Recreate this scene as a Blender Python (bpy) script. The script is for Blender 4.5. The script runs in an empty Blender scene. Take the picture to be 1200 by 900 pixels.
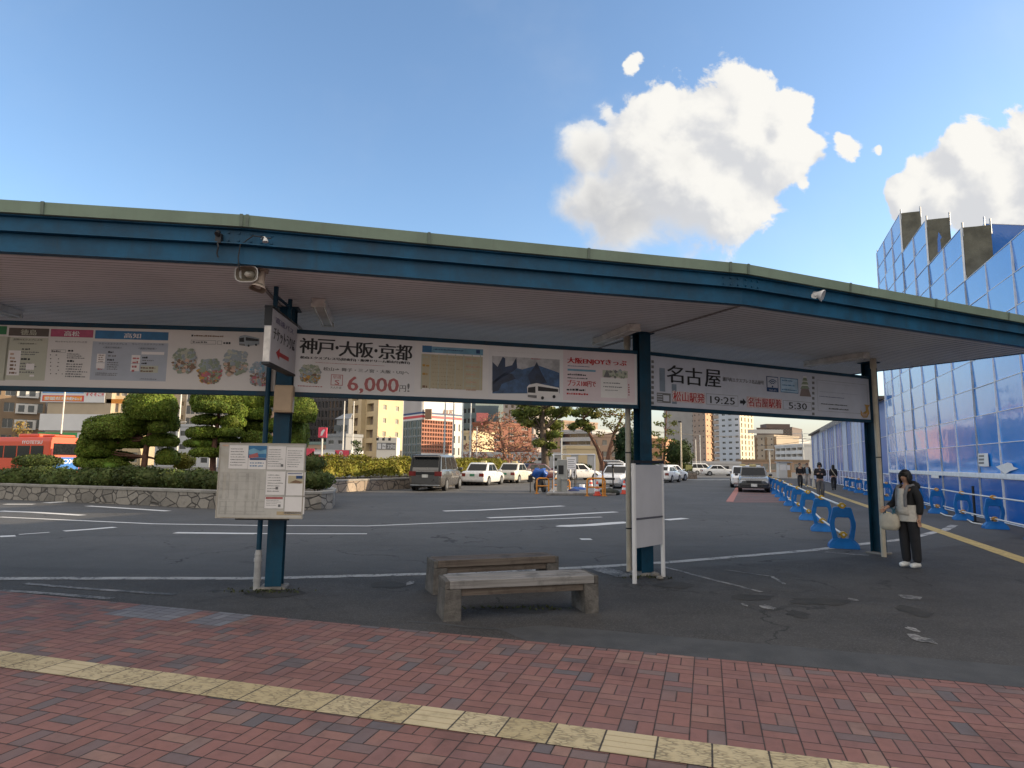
import bpy, bmesh, math, random
import numpy as np
from mathutils import Matrix, Vector
R = math.radians
random.seed(7); rng = np.random.default_rng(7)
sc = bpy.context.scene
COL = sc.collection
# ------------------------------------------------------------------ camera, sky, sun, exposure
F, PIT, ROL, EYE = 756.0, R(6.88), R(.68), 1.6
cam = bpy.data.cameras.new('camera'); cam.sensor_width = 36; cam.lens = F/1200*36
cam.clip_start = .05; cam.clip_end = 5000
camo = bpy.data.objects.new('camera', cam); COL.objects.link(camo)
camo.matrix_world = Matrix.Translation((0, 0, EYE)) @ Matrix.Rotation(R(90)+PIT, 4, 'X') @ Matrix.Rotation(ROL, 4, 'Z')
sc.camera = camo
SUN_AZ, SUN_EL = 87, 17           # azimuth clockwise from +Y
SUN_STR, SKY_STR, EXPO = 3.4, .13, 1.15
FILL = 4.7                       # radiance of the unseen clouds added as fill light, in sky units
sc.view_settings.view_transform = 'Standard'; sc.view_settings.look = 'None'
sc.view_settings.gamma = 1; sc.view_settings.use_curve_mapping = False
sc.view_settings.exposure = EXPO
sun = bpy.data.lights.new('sun', 'SUN'); sun.energy = SUN_STR; sun.angle = R(.5); sun.color = (1, .79, .53)
suno = bpy.data.objects.new('sun', sun); COL.objects.link(suno)
sd = Vector((math.sin(R(SUN_AZ))*math.cos(R(SUN_EL)), math.cos(R(SUN_AZ))*math.cos(R(SUN_EL)), math.sin(R(SUN_EL))))
suno.rotation_euler = (-sd).to_track_quat('-Z', 'Y').to_euler()
suno.location = (60, 0, 60)

def ray(x, y):
    dx, dy = x-600, y-450
    c, s = math.cos(ROL), math.sin(ROL)
    u, v = dx*c+dy*s, -dx*s+dy*c
    a = (u/F, 1.0, -v/F); cp, sp = math.cos(PIT), math.sin(PIT)
    return (a[0], a[1]*cp-a[2]*sp, a[1]*sp+a[2]*cp)
def gp(x, y, z=0.0):
    d = ray(x, y); t = (z-EYE)/d[2]; return Vector((d[0]*t, d[1]*t, z))
def at(x, y, Y):
    d = ray(x, y); t = Y/d[1]; return Vector((d[0]*t, Y, EYE+d[2]*t))

# ---- node helpers
class NT:
    def __init__(s, tree): s.t = tree; s.n = tree.nodes; s.l = tree.links
    def node(s, ty, **kw):
        n = s.n.new(ty)
        for k, v in kw.items():
            if k.startswith('in_'): n.inputs[k[3:].replace('_', ' ')].default_value = v
            else: setattr(n, k, v)
        return n
    def link(s, a, b): s.l.new(a, b)
    def val(s, sock, v):
        if isinstance(v, (int, float)): sock.default_value = v
        elif isinstance(v, (tuple, list)): sock.default_value = v
        else: s.l.new(v, sock)
    def math(s, op, a, b=0.0, c=None, clamp=False):
        n = s.n.new('ShaderNodeMath'); n.operation = op; n.use_clamp = clamp
        s.val(n.inputs[0], a); s.val(n.inputs[1], b)
        if c is not None: s.val(n.inputs[2], c)
        return n.outputs[0]
    def vmath(s, op, a, b=(0, 0, 0)):
        n = s.n.new('ShaderNodeVectorMath'); n.operation = op
        s.val(n.inputs[0], a); s.val(n.inputs[1], b)
        return n.outputs['Value'] if op in ('LENGTH', 'DISTANCE', 'DOT_PRODUCT') else n.outputs[0]
    def mix(s, f, a, b):
        n = s.n.new('ShaderNodeMix'); n.data_type = 'RGBA'
        s.val(n.inputs[0], f)
        for k, v in ((6, a), (7, b)):
            if isinstance(v, (tuple, list)): n.inputs[k].default_value = (*v[:3], 1)
            else: s.l.new(v, n.inputs[k])
        return n.outputs[2]
    def noise(s, vec, scale, detail=4, rough=.55, dist=0.0):
        n = s.n.new('ShaderNodeTexNoise'); n.inputs['Scale'].default_value = scale
        n.inputs['Detail'].default_value = detail; n.inputs['Roughness'].default_value = rough
        n.inputs['Distortion'].default_value = dist
        if vec is not None: s.l.new(vec, n.inputs['Vector'])
        return n.outputs[0]
    def step(s, v, lo, hi):
        n = s.n.new('ShaderNodeMapRange'); n.interpolation_type = 'SMOOTHSTEP'
        s.val(n.inputs[0], v); n.inputs[1].default_value = lo; n.inputs[2].default_value = hi
        return n.outputs[0]
    def ramp(s, v, stops, const=False):
        n = s.n.new('ShaderNodeValToRGB'); cr = n.color_ramp
        if const: cr.interpolation = 'CONSTANT'
        while len(cr.elements) < len(stops): cr.elements.new(.5)
        for e, (p, c) in zip(cr.elements, stops): e.position = p; e.color = (*c[:3], 1)
        s.val(n.inputs[0], v); return n.outputs[0]
    def sep(s, v):
        n = s.n.new('ShaderNodeSeparateXYZ'); s.l.new(v, n.inputs[0]); return n.outputs
    def comb(s, x, y, z=0.0):
        n = s.n.new('ShaderNodeCombineXYZ')
        for i, q in enumerate((x, y, z)): s.val(n.inputs[i], q)
        return n.outputs[0]

# ---- world: Nishita sky with a few cumulus clouds fixed in the sky's directions
w = bpy.data.worlds.new('World'); sc.world = w; w.use_nodes = True
T = NT(w.node_tree); T.n.clear()
sky = T.node('ShaderNodeTexSky', sky_type='NISHITA', sun_disc=False, sun_elevation=R(SUN_EL), sun_rotation=R(SUN_AZ),
             air_density=1.0, dust_density=.7, ozone_density=2.2, altitude=50)
tc = T.node('ShaderNodeTexCoord'); dx, dy, dz = T.sep(tc.outputs['Generated'])
dyc = T.math('MAXIMUM', dy, .05)
uv = T.comb(T.math('DIVIDE', dx, dyc), T.math('DIVIDE', dz, dyc))
BL = [(800,195,112),(868,145,84),(848,228,72),(735,238,70),(692,180,42),(905,175,62),(932,132,36),(760,160,66),(700,230,50),(885,108,44),
      (944,216,15),(741,73,15),(996,173,14),(1023,174,9),(1110,222,58),(1165,215,80),(1240,205,110),(1132,188,44),(1072,232,40),(1330,170,150),(716,133,22)]
SMALL = 26
def density(vec, det=11):
    m = None
    warp = T.node('ShaderNodeTexNoise'); warp.inputs['Scale'].default_value = 7; warp.inputs['Detail'].default_value = 5
    T.link(vec, warp.inputs['Vector'])
    wv = T.vmath('MULTIPLY', T.vmath('SUBTRACT', warp.outputs[1], (.5, .5, .5)), (.09, .075, 0))
    pv = T.vmath('ADD', vec, wv)
    for x, y, r in BL:
        d = ray(x, y); c = (d[0]/d[1], d[2]/d[1], 0)
        q = T.math('SUBTRACT', 1.0 if r > SMALL else .42, T.math('MULTIPLY', T.vmath('DISTANCE', pv, c), (F if r > SMALL else .42*F)/r))
        m = q if m is None else T.math('SMOOTH_MAX', m, q, .18)
    fb = T.noise(vec, 10.5, det, .60, .25)
    return T.math('ADD', T.math('MULTIPLY', m, 1.0), T.math('MULTIPLY', T.math('SUBTRACT', fb, .5), 1.6)), fb
d0, fb0 = density(uv)
dl, _ = density(uv, 4.5)
d1, _ = density(T.vmath('ADD', uv, (.036, .034, 0)), 4.5)
lp = T.sep(uv)
soft = T.step(T.math('ADD', T.math('ADD', T.math('MULTIPLY', lp[0], 1.1), lp[1]), T.math('MULTIPLY', T.math('SUBTRACT', T.noise(uv, 4, 3), .5), .6)), .80, .52)   # crisp on the sunward side, feathered on the other
alpha = T.math('MULTIPLY', T.math('ADD', T.math('MULTIPLY', T.step(d0, -.02, .13), T.math('SUBTRACT', 1.0, soft)), T.math('MULTIPLY', T.step(d0, -.22, .46), soft)), T.math('GREATER_THAN', dy, .06))
shade = T.step(T.math('SUBTRACT', dl, d1), -.42, .34)
thick = T.step(d0, .1, .9)
ccol = T.mix(shade, (.72, .73, .755), (1.0, .98, .93))
bodysh = T.step(T.math('ADD', T.math('ADD', T.math('MULTIPLY', lp[0], .9), lp[1]), T.math('MULTIPLY', T.math('SUBTRACT', fb0, .5), .5)), .42, .80)
ccol = T.mix(T.math('MULTIPLY', T.math('MULTIPLY', T.math('SUBTRACT', 1.0, bodysh), thick), .85), ccol, (.46, .475, .52))
cl = T.vmath('SCALE', ccol); cl.node.inputs['Scale'].default_value = 3.35
hs = T.node('ShaderNodeHueSaturation', in_Saturation=1.02, in_Value=1.0); T.link(sky.outputs[0], hs.inputs['Color'])
haze_m = T.math('MULTIPLY', T.step(T.noise(uv, 2.2, 5, .6), .45, .8), .10)
skyc = T.mix(haze_m, hs.outputs[0], cl)
skyc = T.mix(T.math('MULTIPLY', T.step(dz, .17, .02), .85), skyc, (2.5, 2.25, 1.9))   # thin distant stratus along the horizon
fin = T.mix(alpha, skyc, cl)
# bright unseen clouds added overhead and behind the camera to lift the shade
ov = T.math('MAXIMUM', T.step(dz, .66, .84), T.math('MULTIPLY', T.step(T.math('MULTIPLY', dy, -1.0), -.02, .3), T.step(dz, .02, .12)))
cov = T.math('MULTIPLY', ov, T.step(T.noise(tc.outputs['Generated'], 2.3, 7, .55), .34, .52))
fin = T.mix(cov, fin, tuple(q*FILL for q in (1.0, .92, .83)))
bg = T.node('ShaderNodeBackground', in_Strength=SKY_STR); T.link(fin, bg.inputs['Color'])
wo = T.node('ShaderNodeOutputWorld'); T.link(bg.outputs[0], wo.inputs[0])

# ------------------------------------------------------------------ materials
MATS = {}
def mat(name, col, rough=.6, metal=0, streak=0., var=.18, scale=6., bump=0., bscale=60., coat=0., spec=.5, dirt=0., dcol=(.12, .1, .08), emit=None, rand=0.):
    if name in MATS: return MATS[name]
    m = bpy.data.materials.new(name); m.use_nodes = True; t = NT(m.node_tree)
    b = t.n['Principled BSDF']
    tc = t.node('ShaderNodeTexCoord'); ob = tc.outputs['Object']
    n = t.noise(ob, scale, 6, .6)
    lo = tuple(c*(1-var) for c in col); hi = tuple(min(1, c*(1+var)) for c in col)
    c = t.mix(t.step(n, .3, .7), lo, hi)
    if dirt: c = t.mix(t.math('MULTIPLY', t.step(t.noise(ob, scale*.37, 8, .7, .5), .5, .72), dirt), c, dcol)
    if streak:
        sv = t.vmath('MULTIPLY', ob, (5.5, 5.5, .45)); sm = t.math('MULTIPLY', t.step(t.noise(sv, 1.6, 7, .68), .50, .74), streak)
        c = t.mix(sm, c, dcol); c = t.mix(t.math('MULTIPLY', t.step(t.noise(ob, 9, 8, .75), .66, .72), streak), c, (.10, .045, .02))
    if rand:
        g = t.node('ShaderNodeNewGeometry')
        h = t.node('ShaderNodeHueSaturation'); t.link(c, h.inputs['Color'])
        rv = g.outputs['Random Per Island']
        t.link(t.math('ADD', t.math('MULTIPLY', rv, 2*rand), 1-rand), h.inputs['Value'])
        t.link(t.math('ADD', t.math('MULTIPLY', t.math('FRACT', t.math('MULTIPLY', rv, 7.3)), .05), .475), h.inputs['Hue'])
        c = h.outputs[0]
    t.link(c, b.inputs['Base Color'])
    b.inputs['Metallic'].default_value = metal; b.inputs['Specular IOR Level'].default_value = spec
    t.link(t.math('ADD', t.math('MULTIPLY', n, .25), rough-.12, clamp=True), b.inputs['Roughness'])
    b.inputs['Coat Weight'].default_value = coat; b.inputs['Coat Roughness'].default_value = .04
    if bump:
        bn = t.node('ShaderNodeBump', in_Strength=bump, in_Distance=.02)
        t.link(t.noise(ob, bscale, 4, .6), bn.inputs['Height']); t.link(bn.outputs[0], b.inputs['Normal'])
    if emit:
        b.inputs['Emission Color'].default_value = (*emit[:3], 1); b.inputs['Emission Strength'].default_value = emit[3]
    MATS[name] = m; return m

# ------------------------------------------------------------------ mesh helpers
class MB:
    def __init__(s): s.v = []; s.f = []; s.m = []; s.s = []
    def add(s, V, Fc, mi=0, smooth=False, M=None):
        o = len(s.v)
        if M is not None: V = [M @ Vector(p) for p in V]
        s.v += [tuple(p) for p in V]
        for f in Fc: s.f.append(tuple(i+o for i in f)); s.m.append(mi); s.s.append(smooth)
        return s
    def box(s, x0, x1, y0, y1, z0, z1, mi=0, M=None):
        V = [(x, y, z) for z in (z0, z1) for y in (y0, y1) for x in (x0, x1)]
        return s.add(V, [(0,2,3,1),(4,5,7,6),(0,1,5,4),(2,6,7,3),(0,4,6,2),(1,3,7,5)], mi, False, M)
    def quad(s, a, b, c, d, mi=0): return s.add([a, b, c, d], [(0,1,2,3)], mi)
    def cyl(s, p0, p1, r0, r1=None, n=12, mi=0, smooth=True, caps=True, M=None):
        r1 = r0 if r1 is None else r1
        p0 = Vector(p0); p1 = Vector(p1); z = (p1-p0).normalized()
        x = z.orthogonal().normalized(); y = z.cross(x)
        V = []
        for p, r in ((p0, r0), (p1, r1)):
            for i in range(n):
                a = 2*math.pi*i/n; V.append(p+x*(r*math.cos(a))+y*(r*math.sin(a)))
        s.add(V, [(i, (i+1) % n, n+(i+1) % n, n+i) for i in range(n)], mi, smooth, M)
        if caps:
            s.add(V[:n], [tuple(range(n))[::-1]], mi, False, M); s.add(V[n:], [tuple(range(n))], mi, False, M)
        return s
    def tube(s, path, r, n=8, mi=0, M=None):
        P = [Vector(p) for p in path]; rr = r if isinstance(r, (list, tuple)) else [r]*len(P)
        V = []; x = None
        for i, p in enumerate(P):
            d = (P[min(i+1, len(P)-1)]-P[max(i-1, 0)]).normalized()
            x = d.orthogonal().normalized() if x is None else (x-d*x.dot(d)).normalized()
            y = d.cross(x)
            V += [p+x*(rr[i]*math.cos(2*math.pi*k/n))+y*(rr[i]*math.sin(2*math.pi*k/n)) for k in range(n)]
        Fc = [(i*n+k, i*n+(k+1) % n, (i+1)*n+(k+1) % n, (i+1)*n+k) for i in range(len(P)-1) for k in range(n)]
        s.add(V, Fc, mi, True, M); L = len(V)
        s.add(V[:n], [tuple(range(n))[::-1]], mi, False, M); s.add(V[L-n:], [tuple(range(n))], mi, False, M)
        return s
    def prism(s, poly, ext, mi=0, M=None):
        n = len(poly); e = Vector(ext); V = [Vector(p) for p in poly]+[Vector(p)+e for p in poly]
        Fc = [tuple(range(n))[::-1], tuple(range(n, 2*n))]+[(i, (i+1) % n, n+(i+1) % n, n+i) for i in range(n)]
        return s.add(V, Fc, mi, False, M)
    def ring_prism(s, outer, inner, ext, mi=0, M=None):
        n = len(outer); e = Vector(ext)
        V = [Vector(p) for p in outer]+[Vector(p) for p in inner]; V += [p+e for p in V]
        Fc = []
        for i in range(n):
            j = (i+1) % n
            Fc += [(i, n+i, n+j, j), (2*n+i, 2*n+j, 3*n+j, 3*n+i), (i, j, 2*n+j, 2*n+i), (n+i, 3*n+i, 3*n+j, n+j)]
        return s.add(V, Fc, mi, False, M)
    def lathe(s, prof, n=20, mi=0, M=None):
        V = [(r*math.cos(2*math.pi*i/n), r*math.sin(2*math.pi*i/n), z) for r, z in prof for i in range(n)]
        Fc = [(k*n+i, k*n+(i+1) % n, (k+1)*n+(i+1) % n, (k+1)*n+i) for k in range(len(prof)-1) for i in range(n)]
        return s.add(V, Fc, mi, True, M)
    def loft(s, rings, mi=0, smooth=True, caps=True, M=None):
        n = len(rings[0]); V = [p for r in rings for p in r]
        Fc = [(k*n+i, k*n+(i+1) % n, (k+1)*n+(i+1) % n, (k+1)*n+i) for k in range(len(rings)-1) for i in range(n)]
        s.add(V, Fc, mi, smooth, M)
        if caps:
            s.add(rings[0], [tuple(range(n))[::-1]], mi, False, M); s.add(rings[-1], [tuple(range(n))], mi, False, M)
        return s
    def blob(s, c, rad, seg=12, amp=.12, mi=0, seed=0, zmin=None, M=None):
        rg = random.Random(seed); ph = [(rg.uniform(1.5, 4), rg.uniform(0, 6), rg.uniform(0, 6)) for _ in range(5)]
        V = []; nr = max(5, seg//2)
        for j in range(nr+1):
            th = math.pi*j/nr
            for i in range(seg):
                a = 2*math.pi*i/seg
                d = Vector((math.sin(th)*math.cos(a), math.sin(th)*math.sin(a), math.cos(th)))
                k = 1+amp*sum(math.sin(f*d.x*2+p)*math.sin(f*d.y*2+q+d.z*f) for f, p, q in ph)/2.2
                p = Vector((c[0]+d.x*rad[0]*k, c[1]+d.y*rad[1]*k, c[2]+d.z*rad[2]*k))
                if zmin is not None: p.z = max(p.z, zmin)
                V.append(p)
        Fc = [(j*seg+i, (j+1)*seg+i, (j+1)*seg+(i+1) % seg, j*seg+(i+1) % seg) for j in range(nr) for i in range(seg)]
        return s.add(V, Fc, mi, True, M)
    def build(s, name, mats, parent=None, loc=None, rotz=None, bevel=0., segs=2):
        me = bpy.data.meshes.new(name); me.from_pydata(s.v, [], s.f)
        if not isinstance(mats, (list, tuple)): mats = [mats]
        for m in mats: me.materials.append(m)
        me.polygons.foreach_set('material_index', s.m); me.polygons.foreach_set('use_smooth', s.s)
        me.update()
        o = bpy.data.objects.new(name, me); COL.objects.link(o)
        if parent: o.parent = parent
        if loc is not None: o.location = loc
        if rotz is not None: o.rotation_euler.z = rotz
        if bevel:
            b = o.modifiers.new('bevel', 'BEVEL'); b.width = bevel; b.segments = segs; b.limit_method = 'ANGLE'; b.angle_limit = R(35)
        return o
def thing(name, label, cat, loc=(0, 0, 0), rotz=0, group=None):
    o = bpy.data.objects.new(name, None); COL.objects.link(o); o.empty_display_size = .2
    o.location = loc; o.rotation_euler.z = rotz
    return tag(o, label, cat, group)
def tag(o, label, cat, group=None):
    o['label'] = label; o['category'] = cat
    if group: o['group'] = group
    return o
def struct(o): o['kind'] = 'structure'; return o
def dup(root, loc, rotz, label, group=None, scale=None):
    r = root.copy(); COL.objects.link(r); r.location = loc; r.rotation_euler.z = rotz; r['label'] = label
    if group: r['group'] = group
    if scale: r.scale = scale
    for ch in list(root.children):
        c = ch.copy(); COL.objects.link(c); c.parent = r
        for g in ch.children:
            d = g.copy(); COL.objects.link(d); d.parent = c
    return r
def quads_np(V, name, mats, parent=None, extra=None):
    """V (n,4,3) quads -> mesh; extra: MB merged in first"""
    n = len(V); me = bpy.data.meshes.new(name)
    ev = extra.v if extra else []; ef = extra.f if extra else []
    o = len(ev)
    allv = list(map(tuple, ev))+list(map(tuple, V.reshape(-1, 3)))
    idx = (np.arange(n*4).reshape(n, 4)+o).tolist()
    me.from_pydata(allv, [], list(ef)+idx)
    if not isinstance(mats, (list, tuple)): mats = [mats]
    for m in mats: me.materials.append(m)
    if extra: me.polygons.foreach_set('material_index', list(extra.m)+[0]*n); me.polygons.foreach_set('use_smooth', list(extra.s)+[False]*n)
    me.update()
    ob = bpy.data.objects.new(name, me); COL.objects.link(ob)
    if parent: ob.parent = parent
    return ob
def leaf_quads(C, size, aspect=1.6, up=None, tilt=1.0, N=None):
    """leaf quads at centres C; normals N (n,3) jittered by tilt"""
    n = len(C)
    if N is None: N = rng.normal(size=(n, 3))
    N = N+tilt*rng.normal(size=(n, 3)); N /= np.linalg.norm(N, axis=1, keepdims=True)+1e-9
    a = rng.normal(size=(n, 3)); a -= N*(a*N).sum(1, keepdims=True); a /= np.linalg.norm(a, axis=1, keepdims=True)+1e-9
    b = np.cross(N, a); s = size*rng.uniform(.6, 1.3, (n, 1))
    a = a*s*aspect*.5; b = b*s*.5
    return np.stack([C-a-b*.3, C-b, C+a+b*.2, C+b], 1)
def shell_pts(c, rad, n, lo=.8, hi=1.06, zlo=-1.):
    d = rng.normal(size=(int(n*2.2)+10, 3)); d /= np.linalg.norm(d, axis=1, keepdims=True); d = d[d[:, 2] > zlo][:n]
    k = rng.uniform(lo, hi, (len(d), 1))
    k = k*(1+.10*np.sin(d[:, :1]*5+c[0]*3)*np.sin(d[:, 1:2]*6+c[2]*5))
    return np.array(c)+d*k*np.array(rad), d/np.array(rad)*min(rad)
# text -> flat triangles, cached
_TX = {}
def text_geo(s):
    if s in _TX: return _TX[s]
    c = bpy.data.curves.new('t', 'FONT'); c.body = s; c.size = 1; c.resolution_u = 2
    o = bpy.data.objects.new('t', c); COL.objects.link(o)
    bpy.context.view_layer.update()
    me = bpy.data.meshes.new_from_object(o.evaluated_get(bpy.context.evaluated_depsgraph_get()))
    V = np.array([v.co[:2] for v in me.vertices]); Fc = [tuple(p.vertices) for p in me.polygons]
    bpy.data.objects.remove(o); bpy.data.curves.remove(c); bpy.data.meshes.remove(me)
    mn = V.min(0); mx = V.max(0); V = (V-mn)/np.maximum(mx-mn, 1e-6)
    _TX[s] = (V, Fc, (mx-mn)); return _TX[s]
def put_text(mb, s, x0, x1, z0, z1, y, mi=0, bold=0., M=None):
    """text filling the rectangle x0..x1 by z0..z1 in the local xz plane at depth y (faces -y)"""
    V, Fc, _ = text_geo(s)
    offs = [0.] if not bold else [-bold, 0., bold]
    for k, o in enumerate(offs):
        mb.add([(x0+p[0]*(x1-x0)+o, y-.0006*k, z0+p[1]*(z1-z0)) for p in V], Fc, mi, False, M)
def wbuild(mb, name, mats, root, bevel=0., segs=2):
    """build from world coordinates as a child of root"""
    o = mb.build(name, mats, root, bevel=bevel, segs=segs)
    o.matrix_parent_inverse = root.matrix_basis.inverted(); return o

# ------------------------------------------------------------------ ground and paving
def asphalt_mat():
    m = bpy.data.materials.new('asphalt'); m.use_nodes = True; t = NT(m.node_tree); b = t.n['Principled BSDF']
    ob = t.node('ShaderNodeTexCoord').outputs['Object']; x, y, z = t.sep(ob)
    base = t.mix(t.step(t.noise(ob, .25, 6, .6), .3, .7), (.058, .058, .058), (.088, .087, .087))
    # the older platform strip this side of the white edge line is browner and rougher
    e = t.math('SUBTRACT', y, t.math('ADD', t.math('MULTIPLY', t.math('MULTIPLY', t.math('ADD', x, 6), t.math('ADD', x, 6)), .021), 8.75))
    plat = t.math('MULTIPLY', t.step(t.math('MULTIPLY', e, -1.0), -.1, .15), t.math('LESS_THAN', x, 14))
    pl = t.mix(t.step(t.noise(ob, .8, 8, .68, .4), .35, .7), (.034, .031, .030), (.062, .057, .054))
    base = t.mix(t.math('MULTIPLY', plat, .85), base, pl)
    v = t.node('ShaderNodeTexVoronoi', in_Scale=95.0); t.link(ob, v.inputs['Vector'])
    base = t.mix(t.math('MULTIPLY', t.step(t.sep(v.outputs['Color'])[0], .55, 1.), .45), base, (.14, .135, .13))
    # tyre-dark streaks and oily stains
    sv = t.vmath('MULTIPLY', ob, (.10, .9, 1)); base = t.mix(t.math('MULTIPLY', t.step(t.noise(sv, 1.1, 5, .6), .52, .75), .4), base, (.036, .036, .038))
    base = t.mix(t.math('MULTIPLY', t.step(t.noise(ob, 1.7, 4, .5, .6), .63, .72), .35), base, (.028, .027, .027))
    # cracks
    wv = t.node('ShaderNodeTexNoise', in_Scale=1.3); wv.inputs['Detail'].default_value = 5; t.link(ob, wv.inputs['Vector'])
    cv = t.vmath('ADD', ob, t.vmath('MULTIPLY', t.vmath('SUBTRACT', wv.outputs[1], (.5,)*3), (1.6, 1.6, 0)))
    c = t.node('ShaderNodeTexVoronoi', feature='DISTANCE_TO_EDGE', in_Scale=.32); t.link(cv, c.inputs['Vector'])
    cr = t.math('MULTIPLY', t.math('LESS_THAN', c.outputs['Distance'], .006), t.step(t.noise(ob, .5, 3), .48, .6))
    base = t.mix(t.math('MULTIPLY', cr, .8), base, (.018, .017, .016))
    t.link(base, b.inputs['Base Color'])
    t.link(t.math('ADD', .74, t.math('MULTIPLY', t.noise(ob, 3, 4), .2)), b.inputs['Roughness']); b.inputs['Specular IOR Level'].default_value = .35
    bn = t.node('ShaderNodeBump', in_Strength=.55, in_Distance=.012)
    t.link(t.math('ADD', t.noise(ob, 70, 3, .7), t.math('MULTIPLY', t.noise(ob, 1.2, 3), 1.2)), bn.inputs['Height']); t.link(bn.outputs[0], b.inputs['Normal'])
    return m
ASPH = asphalt_mat()
g = MB(); g.quad((-1500, -600, 0), (1500, -600, 0), (1500, 2500, 0), (-1500, 2500, 0))
struct(g.build('ground', ASPH))

def brick_mat():
    m = bpy.data.materials.new('brick_paving'); m.use_nodes = True; t = NT(m.node_tree); b = t.n['Principled BSDF']
    ob = t.node('ShaderNodeTexCoord').outputs['Object']
    p = t.vmath('MULTIPLY', ob, (1/.208, 1/.208, 0)); cell = t.vmath('FLOOR', p); fx, fy, _ = t.sep(t.vmath('FRACTION', p)); cx, cy, _ = t.sep(cell)
    par = t.math('FLOORED_MODULO', t.math('ADD', cx, cy), 2.0)
    def sel(a, bb): return t.math('ADD', t.math('MULTIPLY', a, t.math('SUBTRACT', 1.0, par)), t.math('MULTIPLY', bb, par))
    u = sel(fx, fy); v = sel(fy, fx)
    v2 = t.math('MULTIPLY', v, 2.0); k = t.math('FLOOR', v2); fv = t.math('FRACT', v2)
    du = t.math('MINIMUM', u, t.math('SUBTRACT', 1.0, u)); dv = t.math('MULTIPLY', t.math('MINIMUM', fv, t.math('SUBTRACT', 1.0, fv)), .5)
    d = t.math('MINIMUM', du, dv)
    d = t.math('ADD', d, t.math('MULTIPLY', t.math('SUBTRACT', t.noise(ob, 40, 3), .5), .012))
    wn = t.node('ShaderNodeTexWhiteNoise', noise_dimensions='3D'); t.link(t.comb(cx, cy, k), wn.inputs['Vector'])
    reg = t.noise(ob, .45, 3, .5)
    val = t.math('ADD', wn.outputs[0], t.math('MULTIPLY', t.math('SUBTRACT', reg, .5), .5), clamp=True)
    col = t.ramp(val, [(0, (.14, .050, .038)), (.2, (.18, .062, .046)), (.45, (.165, .058, .047)), (.65, (.15, .060, .053)), (.70, (.19, .074, .052)), (.77, (.12, .072, .070)), (.87, (.088, .076, .084)), (1, (.19, .09, .065))])
    hsv = t.node('ShaderNodeHueSaturation', in_Saturation=.78, in_Value=1.38); t.link(col, hsv.inputs['Color']); col = hsv.outputs[0]
    col = t.mix(t.math('MULTIPLY', t.step(t.noise(ob, 9, 6, .7), .4, .75), .35), col, (.10, .06, .055))
    col = t.mix(t.math('MULTIPLY', t.step(t.noise(ob, 1.3, 5, .65), .5, .72), .45), col, (.07, .04, .038))
    # a mended patch of blue-grey pavers near the edge
    x, y, _ = t.sep(cell); px = t.math('MULTIPLY', x, .208); py = t.math('MULTIPLY', y, .208)
    inx = t.math('MULTIPLY', t.math('GREATER_THAN', px, -3.55), t.math('LESS_THAN', px, -2.1))
    iny = t.math('GREATER_THAN', py, 1.24)
    hole = t.math('SUBTRACT', 1.0, t.math('MULTIPLY', t.math('GREATER_THAN', px, -2.75), t.math('LESS_THAN', px, -2.6)))
    pm = t.math('MULTIPLY', t.math('MULTIPLY', inx, iny), hole)
    col = t.mix(t.math('MULTIPLY', pm, .9), col, t.mix(wn.outputs[0], (.13, .14, .165), (.20, .21, .235)))
    gap = t.math('SUBTRACT', 1.0, t.step(d, .008, .024))
    col = t.mix(gap, col, t.mix(t.step(t.noise(ob, 3, 4), .45, .65), (.028, .022, .02), (.06, .048, .042)))
    t.link(col, b.inputs['Base Color']); b.inputs['Specular IOR Level'].default_value = .3
    t.link(t.math('ADD', .68, t.math('MULTIPLY', t.noise(ob, 14, 3), .25)), b.inputs['Roughness'])
    bn = t.node('ShaderNodeBump', in_Strength=.8, in_Distance=.006)
    hgt = t.math('ADD', t.step(d, .005, .045), t.math('ADD', t.math('MULTIPLY', wn.outputs[0], .5), t.math('MULTIPLY', t.noise(ob, 120, 3), .35)))
    t.link(hgt, bn.inputs['Height']); t.link(bn.outputs[0], b.inputs['Normal'])
    return m
BANG = math.atan2(-2.9, 9.59)
g = MB(); g.quad((-60, -14, 0), (60, -14, 0), (60, 1.73, 0), (-60, 1.73, 0))
struct(g.build('brick_pavement', brick_mat(), loc=(-1.14, 4.62, .004), rotz=BANG))

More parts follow.
